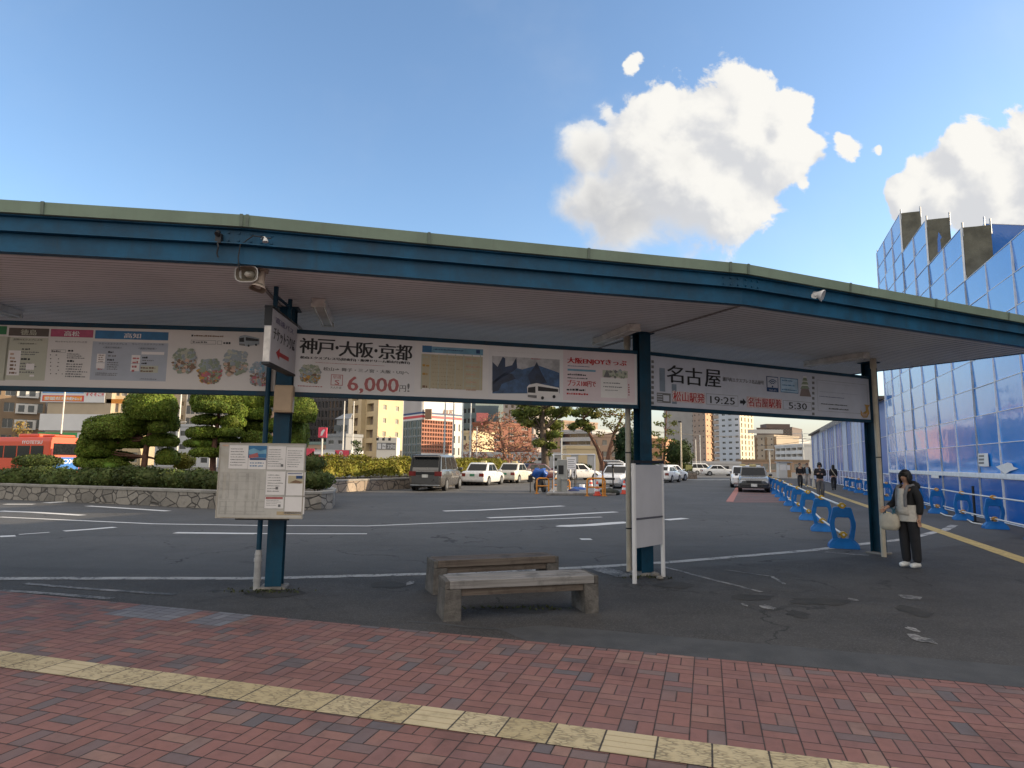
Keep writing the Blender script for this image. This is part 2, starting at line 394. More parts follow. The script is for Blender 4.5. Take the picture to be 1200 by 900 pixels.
def tactile_mat(name='tactile_yellow', c1=(.42, .335, .185), c2=(.52, .43, .27), worn=1.):
    m = bpy.data.materials.new(name); m.use_nodes = True; t = NT(m.node_tree); b = t.n['Principled BSDF']
    ob = t.node('ShaderNodeTexCoord').outputs['Object']; x, y, z = t.sep(ob)
    xs = t.math('DIVIDE', x, .302); k = t.math('FLOOR', xs); fx = t.math('FRACT', xs); yy = t.math('DIVIDE', y, .302)
    wn = t.node('ShaderNodeTexWhiteNoise', noise_dimensions='1D'); t.link(k, wn.inputs['W'])
    d = t.math('MINIMUM', fx, t.math('SUBTRACT', 1.0, fx)); d = t.math('ADD', d, t.math('MULTIPLY', t.math('SUBTRACT', t.noise(ob, 30, 3), .5), .02))
    col = t.mix(wn.outputs[0], c1, c2)
    bars = t.math('GREATER_THAN', wn.outputs[0], .80)
    vv = t.vmath('MULTIPLY', ob, (.8, 2.1, 1)); 
    wv = t.node('ShaderNodeTexNoise', in_Scale=16.0); t.link(ob, wv.inputs['Vector'])
    vv = t.vmath('ADD', vv, t.vmath('MULTIPLY', t.vmath('SUBTRACT', wv.outputs[1], (.5,)*3), (.05, .05, 0)))
    vo = t.node('ShaderNodeTexVoronoi', feature='DISTANCE_TO_EDGE', in_Scale=20.0); t.link(vv, vo.inputs['Vector'])
    pit = t.math('MULTIPLY', t.math('SUBTRACT', 1.0, t.step(vo.outputs['Distance'], .03, .13)), t.math('SUBTRACT', 1.0, t.math('MULTIPLY', bars, .85)))
    pit = t.math('MULTIPLY', pit, t.step(t.noise(ob, 11, 4), .36, .58))
    col = t.mix(t.math('MULTIPLY', pit, .62*worn), col, (.15, .115, .07))
    bw = t.math('MULTIPLY', t.math('LESS_THAN', t.math('FRACT', t.math('MULTIPLY', yy, 4.0)), .16), bars)
    col = t.mix(t.math('MULTIPLY', bw, .5*worn), col, (.24, .18, .08))
    col = t.mix(t.math('MULTIPLY', t.step(t.noise(ob, 4, 7, .7), .5, .75), .5), col, (.19, .145, .075))
    col = t.mix(t.math('SUBTRACT', 1.0, t.step(d, .008, .028)), col, (.03, .024, .02))
    t.link(col, b.inputs['Base Color']); b.inputs['Roughness'].default_value = .8
    bn = t.node('ShaderNodeBump', in_Strength=.9, in_Distance=.006)
    t.link(t.math('SUBTRACT', t.math('MULTIPLY', t.noise(ob, 60, 3), .4), pit), bn.inputs['Height']); t.link(bn.outputs[0], b.inputs['Normal'])
    return m
g = MB(); g.quad((-60, -.302, 0), (60, -.302, 0), (60, 0, 0), (-60, 0, 0))
struct(g.build('tactile_paving', tactile_mat(), loc=(-1.14, 4.62, .009), rotz=BANG))

def strip(mb, pts, wd, z, mi=0, jag=0.):
    P = [Vector((p[0], p[1], 0)) for p in pts]; V = []
    for i, p in enumerate(P):
        d = (P[min(i+1, len(P)-1)]-P[max(i-1, 0)]).normalized(); n = Vector((-d.y, d.x, 0))
        ww = wd[i] if isinstance(wd, (list, tuple)) else wd
        j = random.uniform(-jag, jag)
        V += [p+n*(ww/2+j)+Vector((0, 0, z)), p-n*(ww/2-j)+Vector((0, 0, z))]
    mb.add(V, [(2*i, 2*i+1, 2*i+3, 2*i+2) for i in range(len(P)-1)], mi)
def dense(pts, n=12):
    out = []
    for a, b in zip(pts, pts[1:]):
        for k in range(n): out.append((a[0]+(b[0]-a[0])*k/n, a[1]+(b[1]-a[1])*k/n))
    out.append(tuple(pts[-1][:2])); return out
def paint_mat(name, col, wear, under=(.055, .054, .054)):
    m = bpy.data.materials.new(name); m.use_nodes = True; t = NT(m.node_tree); b = t.n['Principled BSDF']
    ob = t.node('ShaderNodeTexCoord').outputs['Object']
    n = t.math('ADD', t.math('MULTIPLY', t.noise(ob, 2.2, 8, .75), .6), t.math('MULTIPLY', t.noise(ob, 26, 6, .7), .4))
    f = t.step(n, wear-.06, wear+.06)
    c = t.mix(t.noise(ob, 5, 4), tuple(q*.82 for q in col), col)
    t.link(t.mix(f, c, under), b.inputs['Base Color']); b.inputs['Roughness'].default_value = .75
    return m
WH1 = paint_mat('worn_white_paint', (.46, .45, .43), .54); WH2 = paint_mat('white_paint', (.62, .62, .61), .63); WH3 = paint_mat('faded_paint', (.30, .29, .28), .49)
PINK = paint_mat('faded_red_paint', (.42, .16, .12), .6)
line1 = [(-16, 8.5), (-10, 8.55), (-6.69, 8.72), (-3.3, 8.95), (-1.18, 9.42), (1.22, 10.19), (2.85, 10.92), (5.70, 12.51), (8.73, 14.58), (11.2, 16.9), (12.3, 18.2)]
g = MB(); strip(g, dense(line1), .19, .005, jag=.012); struct(g.build('platform_edge_line', WH1))
def pxl(*q): return [tuple(gp(*p)[:2]) for p in q]
g = MB()
for q, wd in ([((0, 606), (90, 610), (180, 614), (310, 616), (430, 616.5), (540, 612), (640, 608.5), (705, 606))], .14), \
             ([((0, 599), (40, 600.5), (97, 604))], .25), ([((5, 591), (40, 591))], .3), ([((53, 589.5), (77, 588))], .4), ([((103, 593), (150, 596), (197, 599))], .25), \
             ([((75, 622.5), (105, 620.5), (135, 618))], .22), ([((0, 629), (18, 628))], .28), ([((22, 626.5), (58, 624))], .1), ([((205, 624.5), (300, 625.5))], .24), ([((300, 625.5), (365, 625.8), (430, 625.8))], .13), \
             ([((520, 599), (560, 598), (610, 595.5), (660, 593))], .3), ([((572, 607), (640, 604.5), (722, 600))], .28), ([((780, 609.5), (803, 607.5))], .3), ([((680, 632), (693, 632))], .25):
    strip(g, dense(pxl(*q[0]), 4), wd, .005, jag=.01)
strip(g, dense(pxl((652, 617), (690, 615.5), (735, 612)), 4), [.12]+[.42]*7+[.3], .005)
struct(g.build('parking_markings', WH2))
g = MB()
for q, wd in ((((30, 684), (100, 690), (205, 697)), .09), (((0, 692), (60, 696), (130, 702)), .1), (((776, 664), (830, 678), (892, 694)), .07),
              (((850, 668), (905, 676), (920, 685)), .05), (((967, 647), (990, 649), (1018, 651)), .16), (((690, 663), (712, 669), (736, 676)), .34),
              (((560, 588), (600, 587)), .12), (((585, 610), (640, 606)), .1), (((1040, 575), (1180, 573)), .1)):
    strip(g, dense(pxl(*q), 8), wd, .0045, jag=.015)
# scraps of old thermoplastic paint and filler
def scrap(mb, x, y, rx, ry, seed, z=.0055):
    rg = random.Random(seed); c = gp(x, y); sc_ = c.y/756
    mb.add([(c.x+math.cos(a)*rx*sc_*rg.uniform(.55, 1.1), c.y+math.sin(a)*ry*sc_*c.y/1.6*rg.uniform(.55, 1.1), z) for a in [i*math.pi/7 for i in range(14)]], [tuple(range(14))])
for i, (x, y, rx, ry) in enumerate(((1067, 700, 13, 3), (1070, 738, 7, 3.5), (1079, 749, 11, 7), (900, 712, 9, 3), (872, 709, 4, 2), (480, 684, 5, 3), (1000, 703, 5, 2))): scrap(g, x, y, rx, ry, i)
struct(g.build('faded_markings', WH3))
g = MB()
for i, (x, y, rx, ry, ) in enumerate(((935, 720, 14, 5), (1070, 716, 17, 8), (455, 685, 22, 5), (320, 695, 36, 6), (250, 752, 1, 1), (790, 686, 26, 4), (610, 712, 60, 6), (960, 705, 40, 5), (880, 700, 38, 4))): scrap(g, x, y, rx, ry, 20+i, .0035)
g2 = mat('tar_patch', (.03, .028, .026), .9, var=.4, scale=3, bump=.6, bscale=50)
struct(g.build('asphalt_patches', g2))
# lighter reinstated strip of asphalt along the bricks
g = MB(); e = Vector((math.cos(BANG), math.sin(BANG), 0)); nn = Vector((-e.y, e.x, 0)); o = Vector((-1.14, 4.62, 0))+nn*1.735
strip(g, dense([tuple((o+e*s_+nn*.3)[:2]) for s_ in (-.5, 1.5, 4, 8, 20)], 6), [.05]*4+[.6]*21, .0025, jag=.02)
struct(g.build('asphalt_trench_strip', mat('asphalt_new', (.058, .059, .062), .85, var=.25, scale=3, bump=.5, bscale=80)))
# taxi lane of reddish paving
g = MB(); q = pxl((851, 589), (925, 589), (930, 566), (869, 566)); g.add([(p[0], p[1], .003) for p in q], [(0, 1, 2, 3)])
struct(g.build('taxi_lane', mat('lane_red', (.13, .085, .078), .85, var=.25, scale=2, bump=.4)))
g = MB(); strip(g, dense(pxl((855, 588), (868, 566.5)), 8), .3, .0075)
for yy, xx in ((588.3, (857, 925)), (584, (872, 884)), (584, (890, 921)), (581, (868, 916)), (578.5, (866, 912)), (586, (868, 924))):
    strip(g, dense(pxl((xx[0], yy), (xx[1], yy)), 5), .13, .0075)
struct(g.build('taxi_lane_markings', PINK))
g = MB()
for k in range(5): strip(g, pxl((806+k*12, 562.3), (813+k*12, 562.1)), 2.6, .005)
struct(g.build('crosswalk', WH1))
# second tactile strip along the hoarding
tl = [(8.94+.362*(y-11.49), y) for y in (6.4, 10, 15, 20, 28, 40, 60)]
g = MB(); strip(g, dense(tl, 6), .30, .006); struct(g.build('tactile_strip', tactile_mat('tactile_far', (.50, .36, .12), (.56, .42, .17), .5)))

# ------------------------------------------------------------------ canopy
BLUE = mat('teal_paint', (.003, .075, .155), .5, spec=.35, streak=.5, var=.28, scale=2.5, bump=.12, bscale=14, dirt=.35, dcol=(.02, .045, .06))
DKBL = mat('post_paint', (.003, .045, .085), .5, spec=.3, streak=.5, var=.25, scale=3, bump=.15, bscale=20, dirt=.5, dcol=(.03, .04, .045))
GREEN = mat('green_flashing', (.21, .28, .215), .65, spec=.25, streak=.45, var=.12, scale=1.2, dirt=.3, dcol=(.17, .2, .16))
CEIL = mat('ceiling_white', (.87, .88, .89), .5, var=.07, scale=.8, dirt=.35, dcol=(.5, .44, .38))
GROV = mat('ceiling_groove', (.45, .42, .40), .6)
CREAM = mat('cream_pipe', (.52, .46, .36), .5, var=.1, dirt=.3, dcol=(.3, .25, .2))
CONC = mat('concrete', (.23, .215, .195), .85, var=.3, scale=5, bump=.5, bscale=40, dirt=.6, dcol=(.10, .09, .08))
DARK = mat('dark_metal', (.012, .013, .016), .5)
WHITE = mat('white_panel', (.74, .73, .73), .45, var=.04, scale=1.5)
P = [Vector((-13.3, 7.85, 0)), Vector((-8.03, 7.88, 0)), Vector((-2.95, 8.33, 0)), Vector((1.966, 9.686, 0)), Vector((6.817, 12.197, 0))]
NEAR = [Vector((-14.2, 5.6, 0)), Vector((-8.3, 5.6, 0)), Vector((-2.76, 6.4, 0)), Vector((2.85, 7.82, 0)), Vector((9.05, 10.72, 0))]
FAR = [Vector((-14.2, 9.8, 0)), Vector((-8.0, 9.82, 0)), Vector((-3.3, 10.25, 0)), Vector((1.25, 11.5, 0)), Vector((7.06, 14.46, 0))]
CZ = 3.57
cano = thing('bus_canopy', 'long curved bus stop canopy with teal posts, pale green edge and white slatted underside', 'canopy', P[3])
def outs(pl, sgn):
    o = []
    for i in range(len(pl)):
        d = (pl[min(i+1, len(pl)-1)]-pl[max(i-1, 0)]).normalized(); o.append(Vector((d.y, -d.x, 0))*sgn)
    return o
def sweep(mb, pl, sgn, prof, mi=0):
    O = outs(pl, sgn); n = len(prof)
    rings = [[p+o*q[0]+Vector((0, 0, q[1])) for q in prof] for p, o in zip(pl, O)]
    mb.loft(rings, mi, smooth=False)
def edge_set(pl, sgn, root, ends=''):
    a, b, c = MB(), MB(), MB()
    sweep(a, pl, sgn, [(-.02, 3.945), (.075, 3.945), (.085, 4.065), (.03, 4.085), (-.15, 4.085), (-.15, 4.06), (-.02, 4.05)])
    # upper channel: web, top and bottom flanges
    sweep(b, pl, sgn, [(-.03, 3.768), (.055, 3.768), (.055, 3.780), (.0, 3.786), (.0, 3.925), (.04, 3.93), (.04, 3.942), (-.03, 3.942)])
    sweep(c, pl, sgn, [(-.06, CZ-.005), (.032, CZ-.005), (.032, CZ+.008), (-.012, CZ+.014), (-.012, 3.765), (-.06, 3.765)])
    return wbuild(a, 'eave_flashing', GREEN, root), wbuild(b, 'edge_beam', BLUE, root), wbuild(c, 'lower_beam', BLUE, root)
edge_set(NEAR, 1, cano); edge_set(FAR, -1, cano)
edge_set([NEAR[-1], FAR[-1]], 1, cano)
g = MB()
for i in range(4): g.add([NEAR[i]+Vector((0, 0, 4.06)), NEAR[i+1]+Vector((0, 0, 4.06)), FAR[i+1]+Vector((0, 0, 4.06)), FAR[i]+Vector((0, 0, 4.06))], [(0, 1, 2, 3)])
wbuild(g, 'roof', mat('roof_sheet', (.30, .34, .30), .5), cano)
g = MB(); NS = 42
for i in range(4):
    for k in range(NS):
        for t0, t1, zz, mi in (((k+.07)/NS, (k+.93)/NS, CZ, 0), ((k+.93)/NS, (k+1.07)/NS, CZ+.009, 1)):
            if t1 > 1: continue
            A = NEAR[i].lerp(FAR[i], t0); B = NEAR[i+1].lerp(FAR[i+1], t0); C = NEAR[i+1].lerp(FAR[i+1], t1); D = NEAR[i].lerp(FAR[i], t1)
            z = Vector((0, 0, zz)); g.add([A+z, D+z, C+z, B+z], [(0, 1, 2, 3)], mi)
wbuild(g, 'ceiling', [CEIL, GROV], cano)
g = MB()
for i in (1, 2, 3):
    d = (FAR[i]-NEAR[i]).normalized(); n = Vector((-d.y, d.x, 0))*.022; z0 = Vector((0, 0, CZ-.012)); z1 = Vector((0, 0, .008))
    g.prism([NEAR[i]+d*.06+n+z0, FAR[i]-d*.06+n+z0, FAR[i]-d*.06-n+z0, NEAR[i]+d*.06-n+z0], z1)
wbuild(g, 'joint_strip', mat('joint', (.28, .26, .25), .6), cano)
HD = [R(0), R(2), R(10), R(21.4), R(27.4)]
for i in range(1, 5):
    g = MB(); M = Matrix.Translation(P[i]) @ Matrix.Rotation(HD[i], 4, 'Z'); s_ = .098
    for y0 in (-s_, s_-.012): g.box(-s_, s_, y0, y0+.012, 0.03, CZ-.004, M=M)
    g.box(-.005, .005, -s_+.012, s_-.012, .03, CZ-.004, M=M)
    po = wbuild(g, 'post', DKBL, cano, bevel=.003, segs=1)
    g = MB(); g.box(-.16, .16, -.16, .16, -.02, .03, M=M); wbuild(g, 'footing', CONC, cano, bevel=.015)
    g = MB(); g.box(-.14, .14, -.14, .14, CZ-.02, CZ-.0045, M=M)
    wbuild(g, 'head_plate', DKBL, cano)
def pipe(x, y, r=.043, ztop=CZ):
    c = gp(x, y); g = MB(); g.cyl((c.x, c.y, .0), (c.x, c.y, ztop-.003), r, n=16)
    for z in (.62, 1.75): g.cyl((c.x, c.y, z), (c.x, c.y, z+.02), r+.006, n=16, mi=1)
    g.cyl((c.x, c.y, ztop-.18), (c.x, c.y, ztop-.003), r+.012, n=16)
    wbuild(g, 'downpipe', [CREAM, DARK], cano)
pipe(737.5, 669.5); pipe(1036, 652.5)
# small fittings along the edge beam: bolts, a cable
g = MB()
for i, d0 in ((2, -1), (2, 1), (3, -1), (3, 1)):
    dd = (NEAR[i+(1 if d0 > 0 else -1)]-NEAR[i]).normalized() if 0 < i+d0 < 5 else Vector((1, 0, 0)); n = Vector((dd.y, -dd.x, 0))*(1 if d0 > 0 else -1)
    for k in range(3):
        for zz in (3.815, 3.895): c = NEAR[i]+dd*(.06+k*.1)+Vector((0, 0, zz)); g.cyl(c-n*.01, c+n*.014, .012, n=6)
wbuild(g, 'splice_bolt', BLUE, cano)
g = MB(); c = NEAR[2]
g.tube([c+Vector((.28, -.02, 3.84)), c+Vector((.1, -.04, 3.86)), c+Vector((-.02, -.05, 3.76)), c+Vector((-.03, -.06, 3.62)), c+Vector((-.02, -.03, 3.5))], .006)
wbuild(g, 'cable', DARK, cano)
g = MB()
for i in range(4):
    d = NEAR[i+1]-NEAR[i]; L = d.length; d.normalize(); n = Vector((d.y, -d.x, 0))
    for k in range(int(L/1.85)+1):
        c = NEAR[i]+d*(k*1.85+.01); g.prism([c+n*.07+Vector((0, 0, 3.94)), c+d*.03+n*.07+Vector((0, 0, 3.94)), c+d*.03+n*.0885+Vector((0, 0, 3.94)), c+n*.0885+Vector((0, 0, 3.94))], n*.011+Vector((0, 0, .128)))
wbuild(g, 'flashing_joint', mat('joint_green', (.13, .17, .135), .6), cano)
# ------------------------------------------------------------------ destination signboards between the posts
INK = mat('ink_black', (.012, .012, .015), .5); RED = mat('ink_red', (.45, .02, .025), .5); PALE = mat('ink_palered', (.42, .12, .12), .5)
GREY = mat('ink_grey', (.16, .16, .16), .5); NAVY = mat('ink_navy', (.01, .05, .16), .5); SKYB = mat('ink_sky', (.16, .36, .5), .5)
PAPER = mat('paper', (.78, .76, .74), .6, var=.03); PINKP = mat('pink_panel', (.72, .62, .64), .5, var=.03); TANP = mat('tan_panel', (.50, .44, .30), .5, var=.05)
SAGE = mat('sage_panel', (.47, .48, .38), .5, var=.04); BLUP = mat('bluegrey_panel', (.40, .44, .50), .5, var=.05)
HBRN = mat('head_brown', (.10, .075, .06), .5); HPNK = mat('head_pink', (.46, .075, .16), .5); HBLU = mat('head_blue', (.03, .16, .34), .5); HGRN = mat('head_green', (.02, .2, .06), .5)
PEACH = mat('ink_peach', (.55, .38, .28), .5); BROWN = mat('ink_brown', (.2, .12, .07), .5); ILLG = mat('ill_green', (.26, .31, .22), .5); ILLB = mat('ill_blue', (.30, .35, .38), .5)
ROSE = mat('ill_rose', (.5, .12, .16), .5); GOLD = mat('ill_gold', (.5, .28, .05), .5); WARMW = mat('warm_panel', (.66, .635, .60), .45, var=.04, scale=1.5); BLUW = mat('cool_panel', (.56, .58, .66), .45, var=.04)
class Board:
    """flat printed board: origin A, heading h; printed face at local y = -off"""
    def __init__(s, root, A, h, off):
        s.root, s.off, s.mb = root, off, {}
        s.A = Vector((A.x, A.y, 0)); s.e = Vector((math.cos(h), math.sin(h), 0)); s.n = Vector((-s.e.y, s.e.x, 0))
        s.P0 = s.A-s.n*off
    def uz(s, px, py):
        d = Vector(ray(px, py)); t = s.P0.dot(s.n)/d.dot(s.n)
        q = d*t; return (q-s.A).dot(s.e), EYE+q.z
    def g(s, part, m):
        k = (part, m.name)
        if k not in s.mb: s.mb[k] = (MB(), m)
        return s.mb[k][0]
    def rc(s, a, b):
        u0, z1 = s.uz(*a); u1, z0 = s.uz(*b); return min(u0, u1), max(u0, u1), min(z0, z1), max(z0, z1)
    def rect(s, a, b, m, lay=1, part='print'):
        u0, u1, z0, z1 = s.rc(a, b); y = -s.off-.0012*lay
        s.g(part, m).add([(u0, y, z0), (u1, y, z0), (u1, y, z1), (u0, y, z1)], [(0, 1, 2, 3)])
    def frame(s, a, b, m, w_=.006, lay=2, part='print'):
        u0, u1, z0, z1 = s.rc(a, b); y = -s.off-.0012*lay; G = s.g(part, m)
        for x0, x1, y0, y1 in ((u0, u1, z0, z0+w_), (u0, u1, z1-w_, z1), (u0, u0+w_, z0+w_, z1-w_), (u1-w_, u1, z0+w_, z1-w_)):
            G.add([(x0, y, y0), (x1, y, y0), (x1, y, y1), (x0, y, y1)], [(0, 1, 2, 3)])
    def text(s, st, a, b, m, lay=3, bold=0., part='lettering'):
        u0, u1, z0, z1 = s.rc(a, b); put_text(s.g(part, m), st, u0, u1, z0, z1, -s.off-.0012*lay, 0, bold)
    def poly(s, pts, m, lay=2, part='print'):
        V = []
        for p in pts: u, z = s.uz(*p); V.append((u, -s.off-.0012*lay, z))
        if len(V) > 2:
            a = sum(V[i][0]*V[(i+1) % len(V)][2]-V[(i+1) % len(V)][0]*V[i][2] for i in range(len(V)))
            if a < 0: V = V[::-1]
        s.g(part, m).add(V, [tuple(range(len(V)))])
    def greek(s, a, b, n, m, fill=.55, lay=3, seed=0, gap=.25):
        """rows of print too small to read in the photograph"""
        rg = random.Random(seed+int(a[0]*7+a[1])); u0, u1, z0, z1 = s.rc(a, b); h = (z1-z0)/n; y = -s.off-.0012*lay; G = s.g('lettering', m)
        for k in range(n):
            z = z1-h*(k+1)+h*(1-fill)/2; x = u0; end = u0+(u1-u0)*rg.uniform(.6, 1)
            while x < end:
                w_ = rg.uniform(.6, 1.6)*h*fill; xx = min(end, x+w_); zt = z+h*fill*rg.uniform(.6, 1)
                G.add([(x, y, z), (xx, y, z), (xx, y, zt), (x, y, zt)], [(0, 1, 2, 3)]); x = xx+h*gap*rg.uniform(.3, 1.4)
    def picture(s, a, b, seed, pal, n=70, lay=2, rows=None):
        """small printed illustration: overlapping irregular colour patches, landscape above figures"""
        rg = random.Random(seed); u0, u1, z0, z1 = s.rc(a, b); W, H = u1-u0, z1-z0
        for k in range(n):
            v = rg.random(); band = pal[0] if v > .55 else pal[1]
            m = rg.choice(band); cx = u0+W*(.5+rg.uniform(-.45, .45)*math.sqrt(1-(2*v-1)**2*.6)); cz = z0+H*v; r = W*rg.uniform(.035, .10)
            y = -s.off-.0012*lay-.00004*k; q = rg.randint(5, 7)
            s.g('illustration', m).add([(cx+r*rg.uniform(.6, 1.3)*math.cos(6.283*i/q), y, cz+r*rg.uniform(.5, 1.1)*math.sin(6.283*i/q)) for i in range(q)], [tuple(range(q))])
    def bus(s, a, b, body, lay=4):
        def q(fx, fy): return (a[0]+(b[0]-a[0])*fx, a[1]+(b[1]-a[1])*fy)
        s.poly([q(0, .25), q(.06, .1), q(.3, .0), q(1, .3), q(1, .82), q(.4, 1), q(.02, .9)], body, lay)
        s.poly([q(.03, .28), q(.26, .22), q(.26, .62), q(.02, .6)], INK, lay+1); s.poly([q(.34, .2), q(.97, .38), q(.97, .56), q(.34, .5)], INK, lay+1)
        for c in (.48, .84): s.poly([q(c+.05*math.cos(t*.785), .9-(.04 if c > .5 else -.04)+.11*math.sin(t*.785)) for t in range(8)], INK, lay+2)
        s.poly([q(.02, .74), q(.3, .78), q(.3, .96), q(.02, .88)], GREY, lay+1)
    def done(s):
        parts = {}
        for (part, mn), (b, m) in s.mb.items(): parts.setdefault(part, []).append((b, m))
        for part, L in parts.items():
            G = MB(); ms = []
            for k, (b, m) in enumerate(L): G.add(b.v, b.f, k); ms.append(m)
            G.build(part.split('#')[0], ms, s.root)
def signboard(i, u0, u1, label, panel):
    A, B = P[i], P[i+1]; d = B-A; h = math.atan2(d.y, d.x); L = d.length
    r = thing('signboard', label, 'signboard', (A.x, A.y, 0), h, 'signboards hanging between the canopy posts')
    g = MB(); g.box(u0, L-u1, -.055, .03, 2.465, 3.235); g.build('panel', panel, r, bevel=.003, segs=1)
    for z0, z1 in ((3.235, 3.29), (2.41, 2.465)):
        g = MB(); g.box(u0-.02, L-u1+.02, -.062, .045, z0, z1); g.build('frame_bar', DKBL, r, bevel=.003, segs=1)
    g = MB()
    for x in (u0-.018, L-u1+.006): g.box(x, x+.012, -.05, .03, 2.466, 3.234)
    g.build('end_plate', DKBL, r)
    return r, Board(r, A, h, .055)
# --- the board left of the first post
r, b = signboard(1, .12, .11, 'signboard headed in brown, pink and blue for Tokushima, Takamatsu and Kochi', WARMW)
b.rect((-40, 381), (7.5, 392), HGRN); b.rect((-40, 393), (6, 446), SAGE)
b.rect((11, 384), (57, 394.5), HBRN); b.rect((9, 395), (52, 446), SAGE); b.text('徳島', (25, 386), (43, 393), SAGE, bold=.003)
b.text('吉野川エクスプレス号', (16, 396.5), (50, 399.7), INK); b.text('＜徳島行時刻表＞', (21, 401.5), (43, 404), INK)
b.rect((10.5, 410.5), (22, 440), PAPER, 2); b.greek((12.5, 412), (20, 422), 2, PEACH, .6); b.greek((12.5, 421), (20, 439), 4, BROWN, .6)
b.greek((26, 407), (40, 411), 1, INK); b.greek((25, 411), (48, 417), 2, GREY); b.greek((25, 418.5), (36, 423), 1, INK); b.greek((24, 424), (44, 438), 4, GREY); b.rect((31, 426), (40, 433.5), PAPER, 4)
b.rect((35, 439), (40, 441.5), PAPER, 4)
b.rect((60, 385.5), (109, 395.7), HPNK); b.text('高松', (76, 387.7), (93, 394.3), PAPER, bold=.003); b.text('坊っちゃんエクスプレス号', (65, 399), (102, 402), GREY)
b.greek((61, 410), (73, 413), 1, INK); b.frame((60.5, 409.5), (77, 413.3), GREY, .003)
for k in range(6): b.greek((59, 414.5+k*4.4), (76, 417.5+k*4.4), 1, INK, .45, gap=2.2, seed=k)
b.greek((80, 409.5), (88, 412.5), 1, INK, .8); b.greek((79, 413.5), (102, 421), 3, GREY); b.greek((79, 421.5), (87, 424.5), 1, INK, .8); b.greek((78, 425), (103, 443), 6, GREY)
b.rect((112, 387), (197, 399), HBLU); b.rect((109, 400), (194, 447), BLUP); b.text('高知', (146, 390.3), (165, 396.7), PAPER, bold=.003)
b.text('ホエールエクスプレス', (116, 401.3), (149, 404.4), INK); b.text('なんごくエクスプレス号', (155, 402), (192, 405), INK)
b.text('＜高知行時刻表＞', (121, 406), (143, 408.8), INK); b.text('＜高知行時刻表＞', (162, 407.2), (184, 410), INK)
b.rect((114, 414.5), (123, 425), PAPER, 2); b.rect((113, 425.3), (122.5, 432), PAPER, 2); b.greek((116, 415), (122.5, 425), 4, BROWN, .5); b.greek((114.5, 431), (121, 434), 1, PALE)
b.rect((154.5, 416), (164, 426), PAPER, 2); b.rect((153.5, 426.3), (163, 435), PAPER, 2); b.greek((156, 417), (163, 427), 2, PALE, .55); b.greek((155, 427), (162, 437), 2, PALE, .55)
b.rect((166, 412), (192.5, 416), PAPER, 2)
b.greek((127, 411), (135, 414), 1, INK, .8); b.greek((127, 415), (140, 419), 1, GREY); b.greek((126, 420), (134, 423), 1, INK, .8); b.greek((126, 423.5), (144, 434), 4, GREY)
b.greek((167, 417.5), (175, 420.5), 1, INK, .8); b.greek((167, 421), (188, 424), 1, GREY); b.greek((166, 424.5), (174, 427), 1, INK, .8); b.rect((165, 428.3), (185, 437), SAGE, 2); b.greek((165, 429), (183, 437), 2, BROWN)
b.greek((112, 436), (148, 441), 2, GREY); b.greek((164, 443), (188, 445.5), 1, INK, .4)
b.rect((224.5, 392.2), (226.5, 394.4), INK, 3); b.greek((227.5, 392), (274, 395.7), 1, BROWN, .75); b.frame((224, 398.3), (253, 403.7), GREY, .004); b.greek((226, 399), (251, 403), 1, GREY, .6); b.frame((255, 399.3), (260, 404), GREY, .004); b.greek((262, 399.5), (272, 404), 1, INK, .7)
b.bus((280, 392.5), (304, 406), ILLB)
PALS = ([ILLG, ILLB, SAGE], [BROWN, PEACH, ILLB, ILLG]), ([ILLG, ILLB], [BROWN, ROSE, GOLD, ILLG]), ([ILLB, SAGE, ILLB], [BROWN, ILLB, PEACH, ILLG]), ([ILLB, BLUP, SKYB], [BROWN, ROSE, PEACH, ILLB])
for k, q in enumerate((((202, 409), (230, 437)), ((232, 421), (260, 449)), ((262, 411), (291, 439)), ((292, 425), (316, 452)))): b.picture(*q, k+3, PALS[k], 240)
b.poly([(240+3.8*math.cos(t), 440+4.5*math.sin(t)) for t in [i*.7 for i in range(9)]], ROSE, 8, 'illustration')
b.done()
# --- the middle board
r, b = signboard(2, .11, .105, 'signboard with a large 6,000 yen price, a timetable, bus photo and pink panel', WHITE)
for st, x0, x1, y0 in (('神', 352, 371, 395.6), ('戸', 372.5, 391.5, 397.2), ('大', 398, 417, 399.3), ('阪', 418.3, 437, 400.6), ('京', 444.3, 463, 402.4), ('都', 464, 482.5, 403.6)): b.text(st, (x0, y0), (x1, y0+19.2), INK, 3, .0065)
for x, y in ((395, 407.5), (440.6, 411)): b.poly([(x+2*math.cos(t*.785), y+2.2*math.sin(t*.785)) for t in range(8)], INK, 3)
b.text('松山エクスプレス号(昼夜行)・阪神ドリーム松山号(夜行)', (352, 417), (480, 427.2), INK, 3, .0035)
b.greek((370, 423.7), (462, 430.3), 1, PALE, .34); b.text('松山⇒ 舞子・三ノ宮・大阪・USJへ', (379, 430), (479, 439.5), GREY, 3, .002)
b.picture((351, 428), (376, 449), 12, ([ILLG, ILLB, SAGE], [ILLB, GOLD, ILLG, BROWN]), 220); b.greek((349, 451), (384, 454.5), 1, PALE, .6)
b.frame((388, 438.7), (401.5, 452), PALE, .008); b.text('早得', (390, 440), (400, 444.5), PALE); b.text('S', (392.5, 445.3), (397.5, 451), PALE, bold=.002); b.text('大人片道', (387, 452.6), (400, 455.8), GREY)
b.text('6,000', (406.6, 440), (467.5, 463.4), PAPER, 3, .016); b.text('6,000', (408, 441), (466.5, 462.6), PALE, 5, .007); b.text('円', (468, 451.5), (475.5, 459.3), GREY, bold=.002); b.text('!', (477.5, 449.5), (479.7, 459.3), GREY, bold=.002)
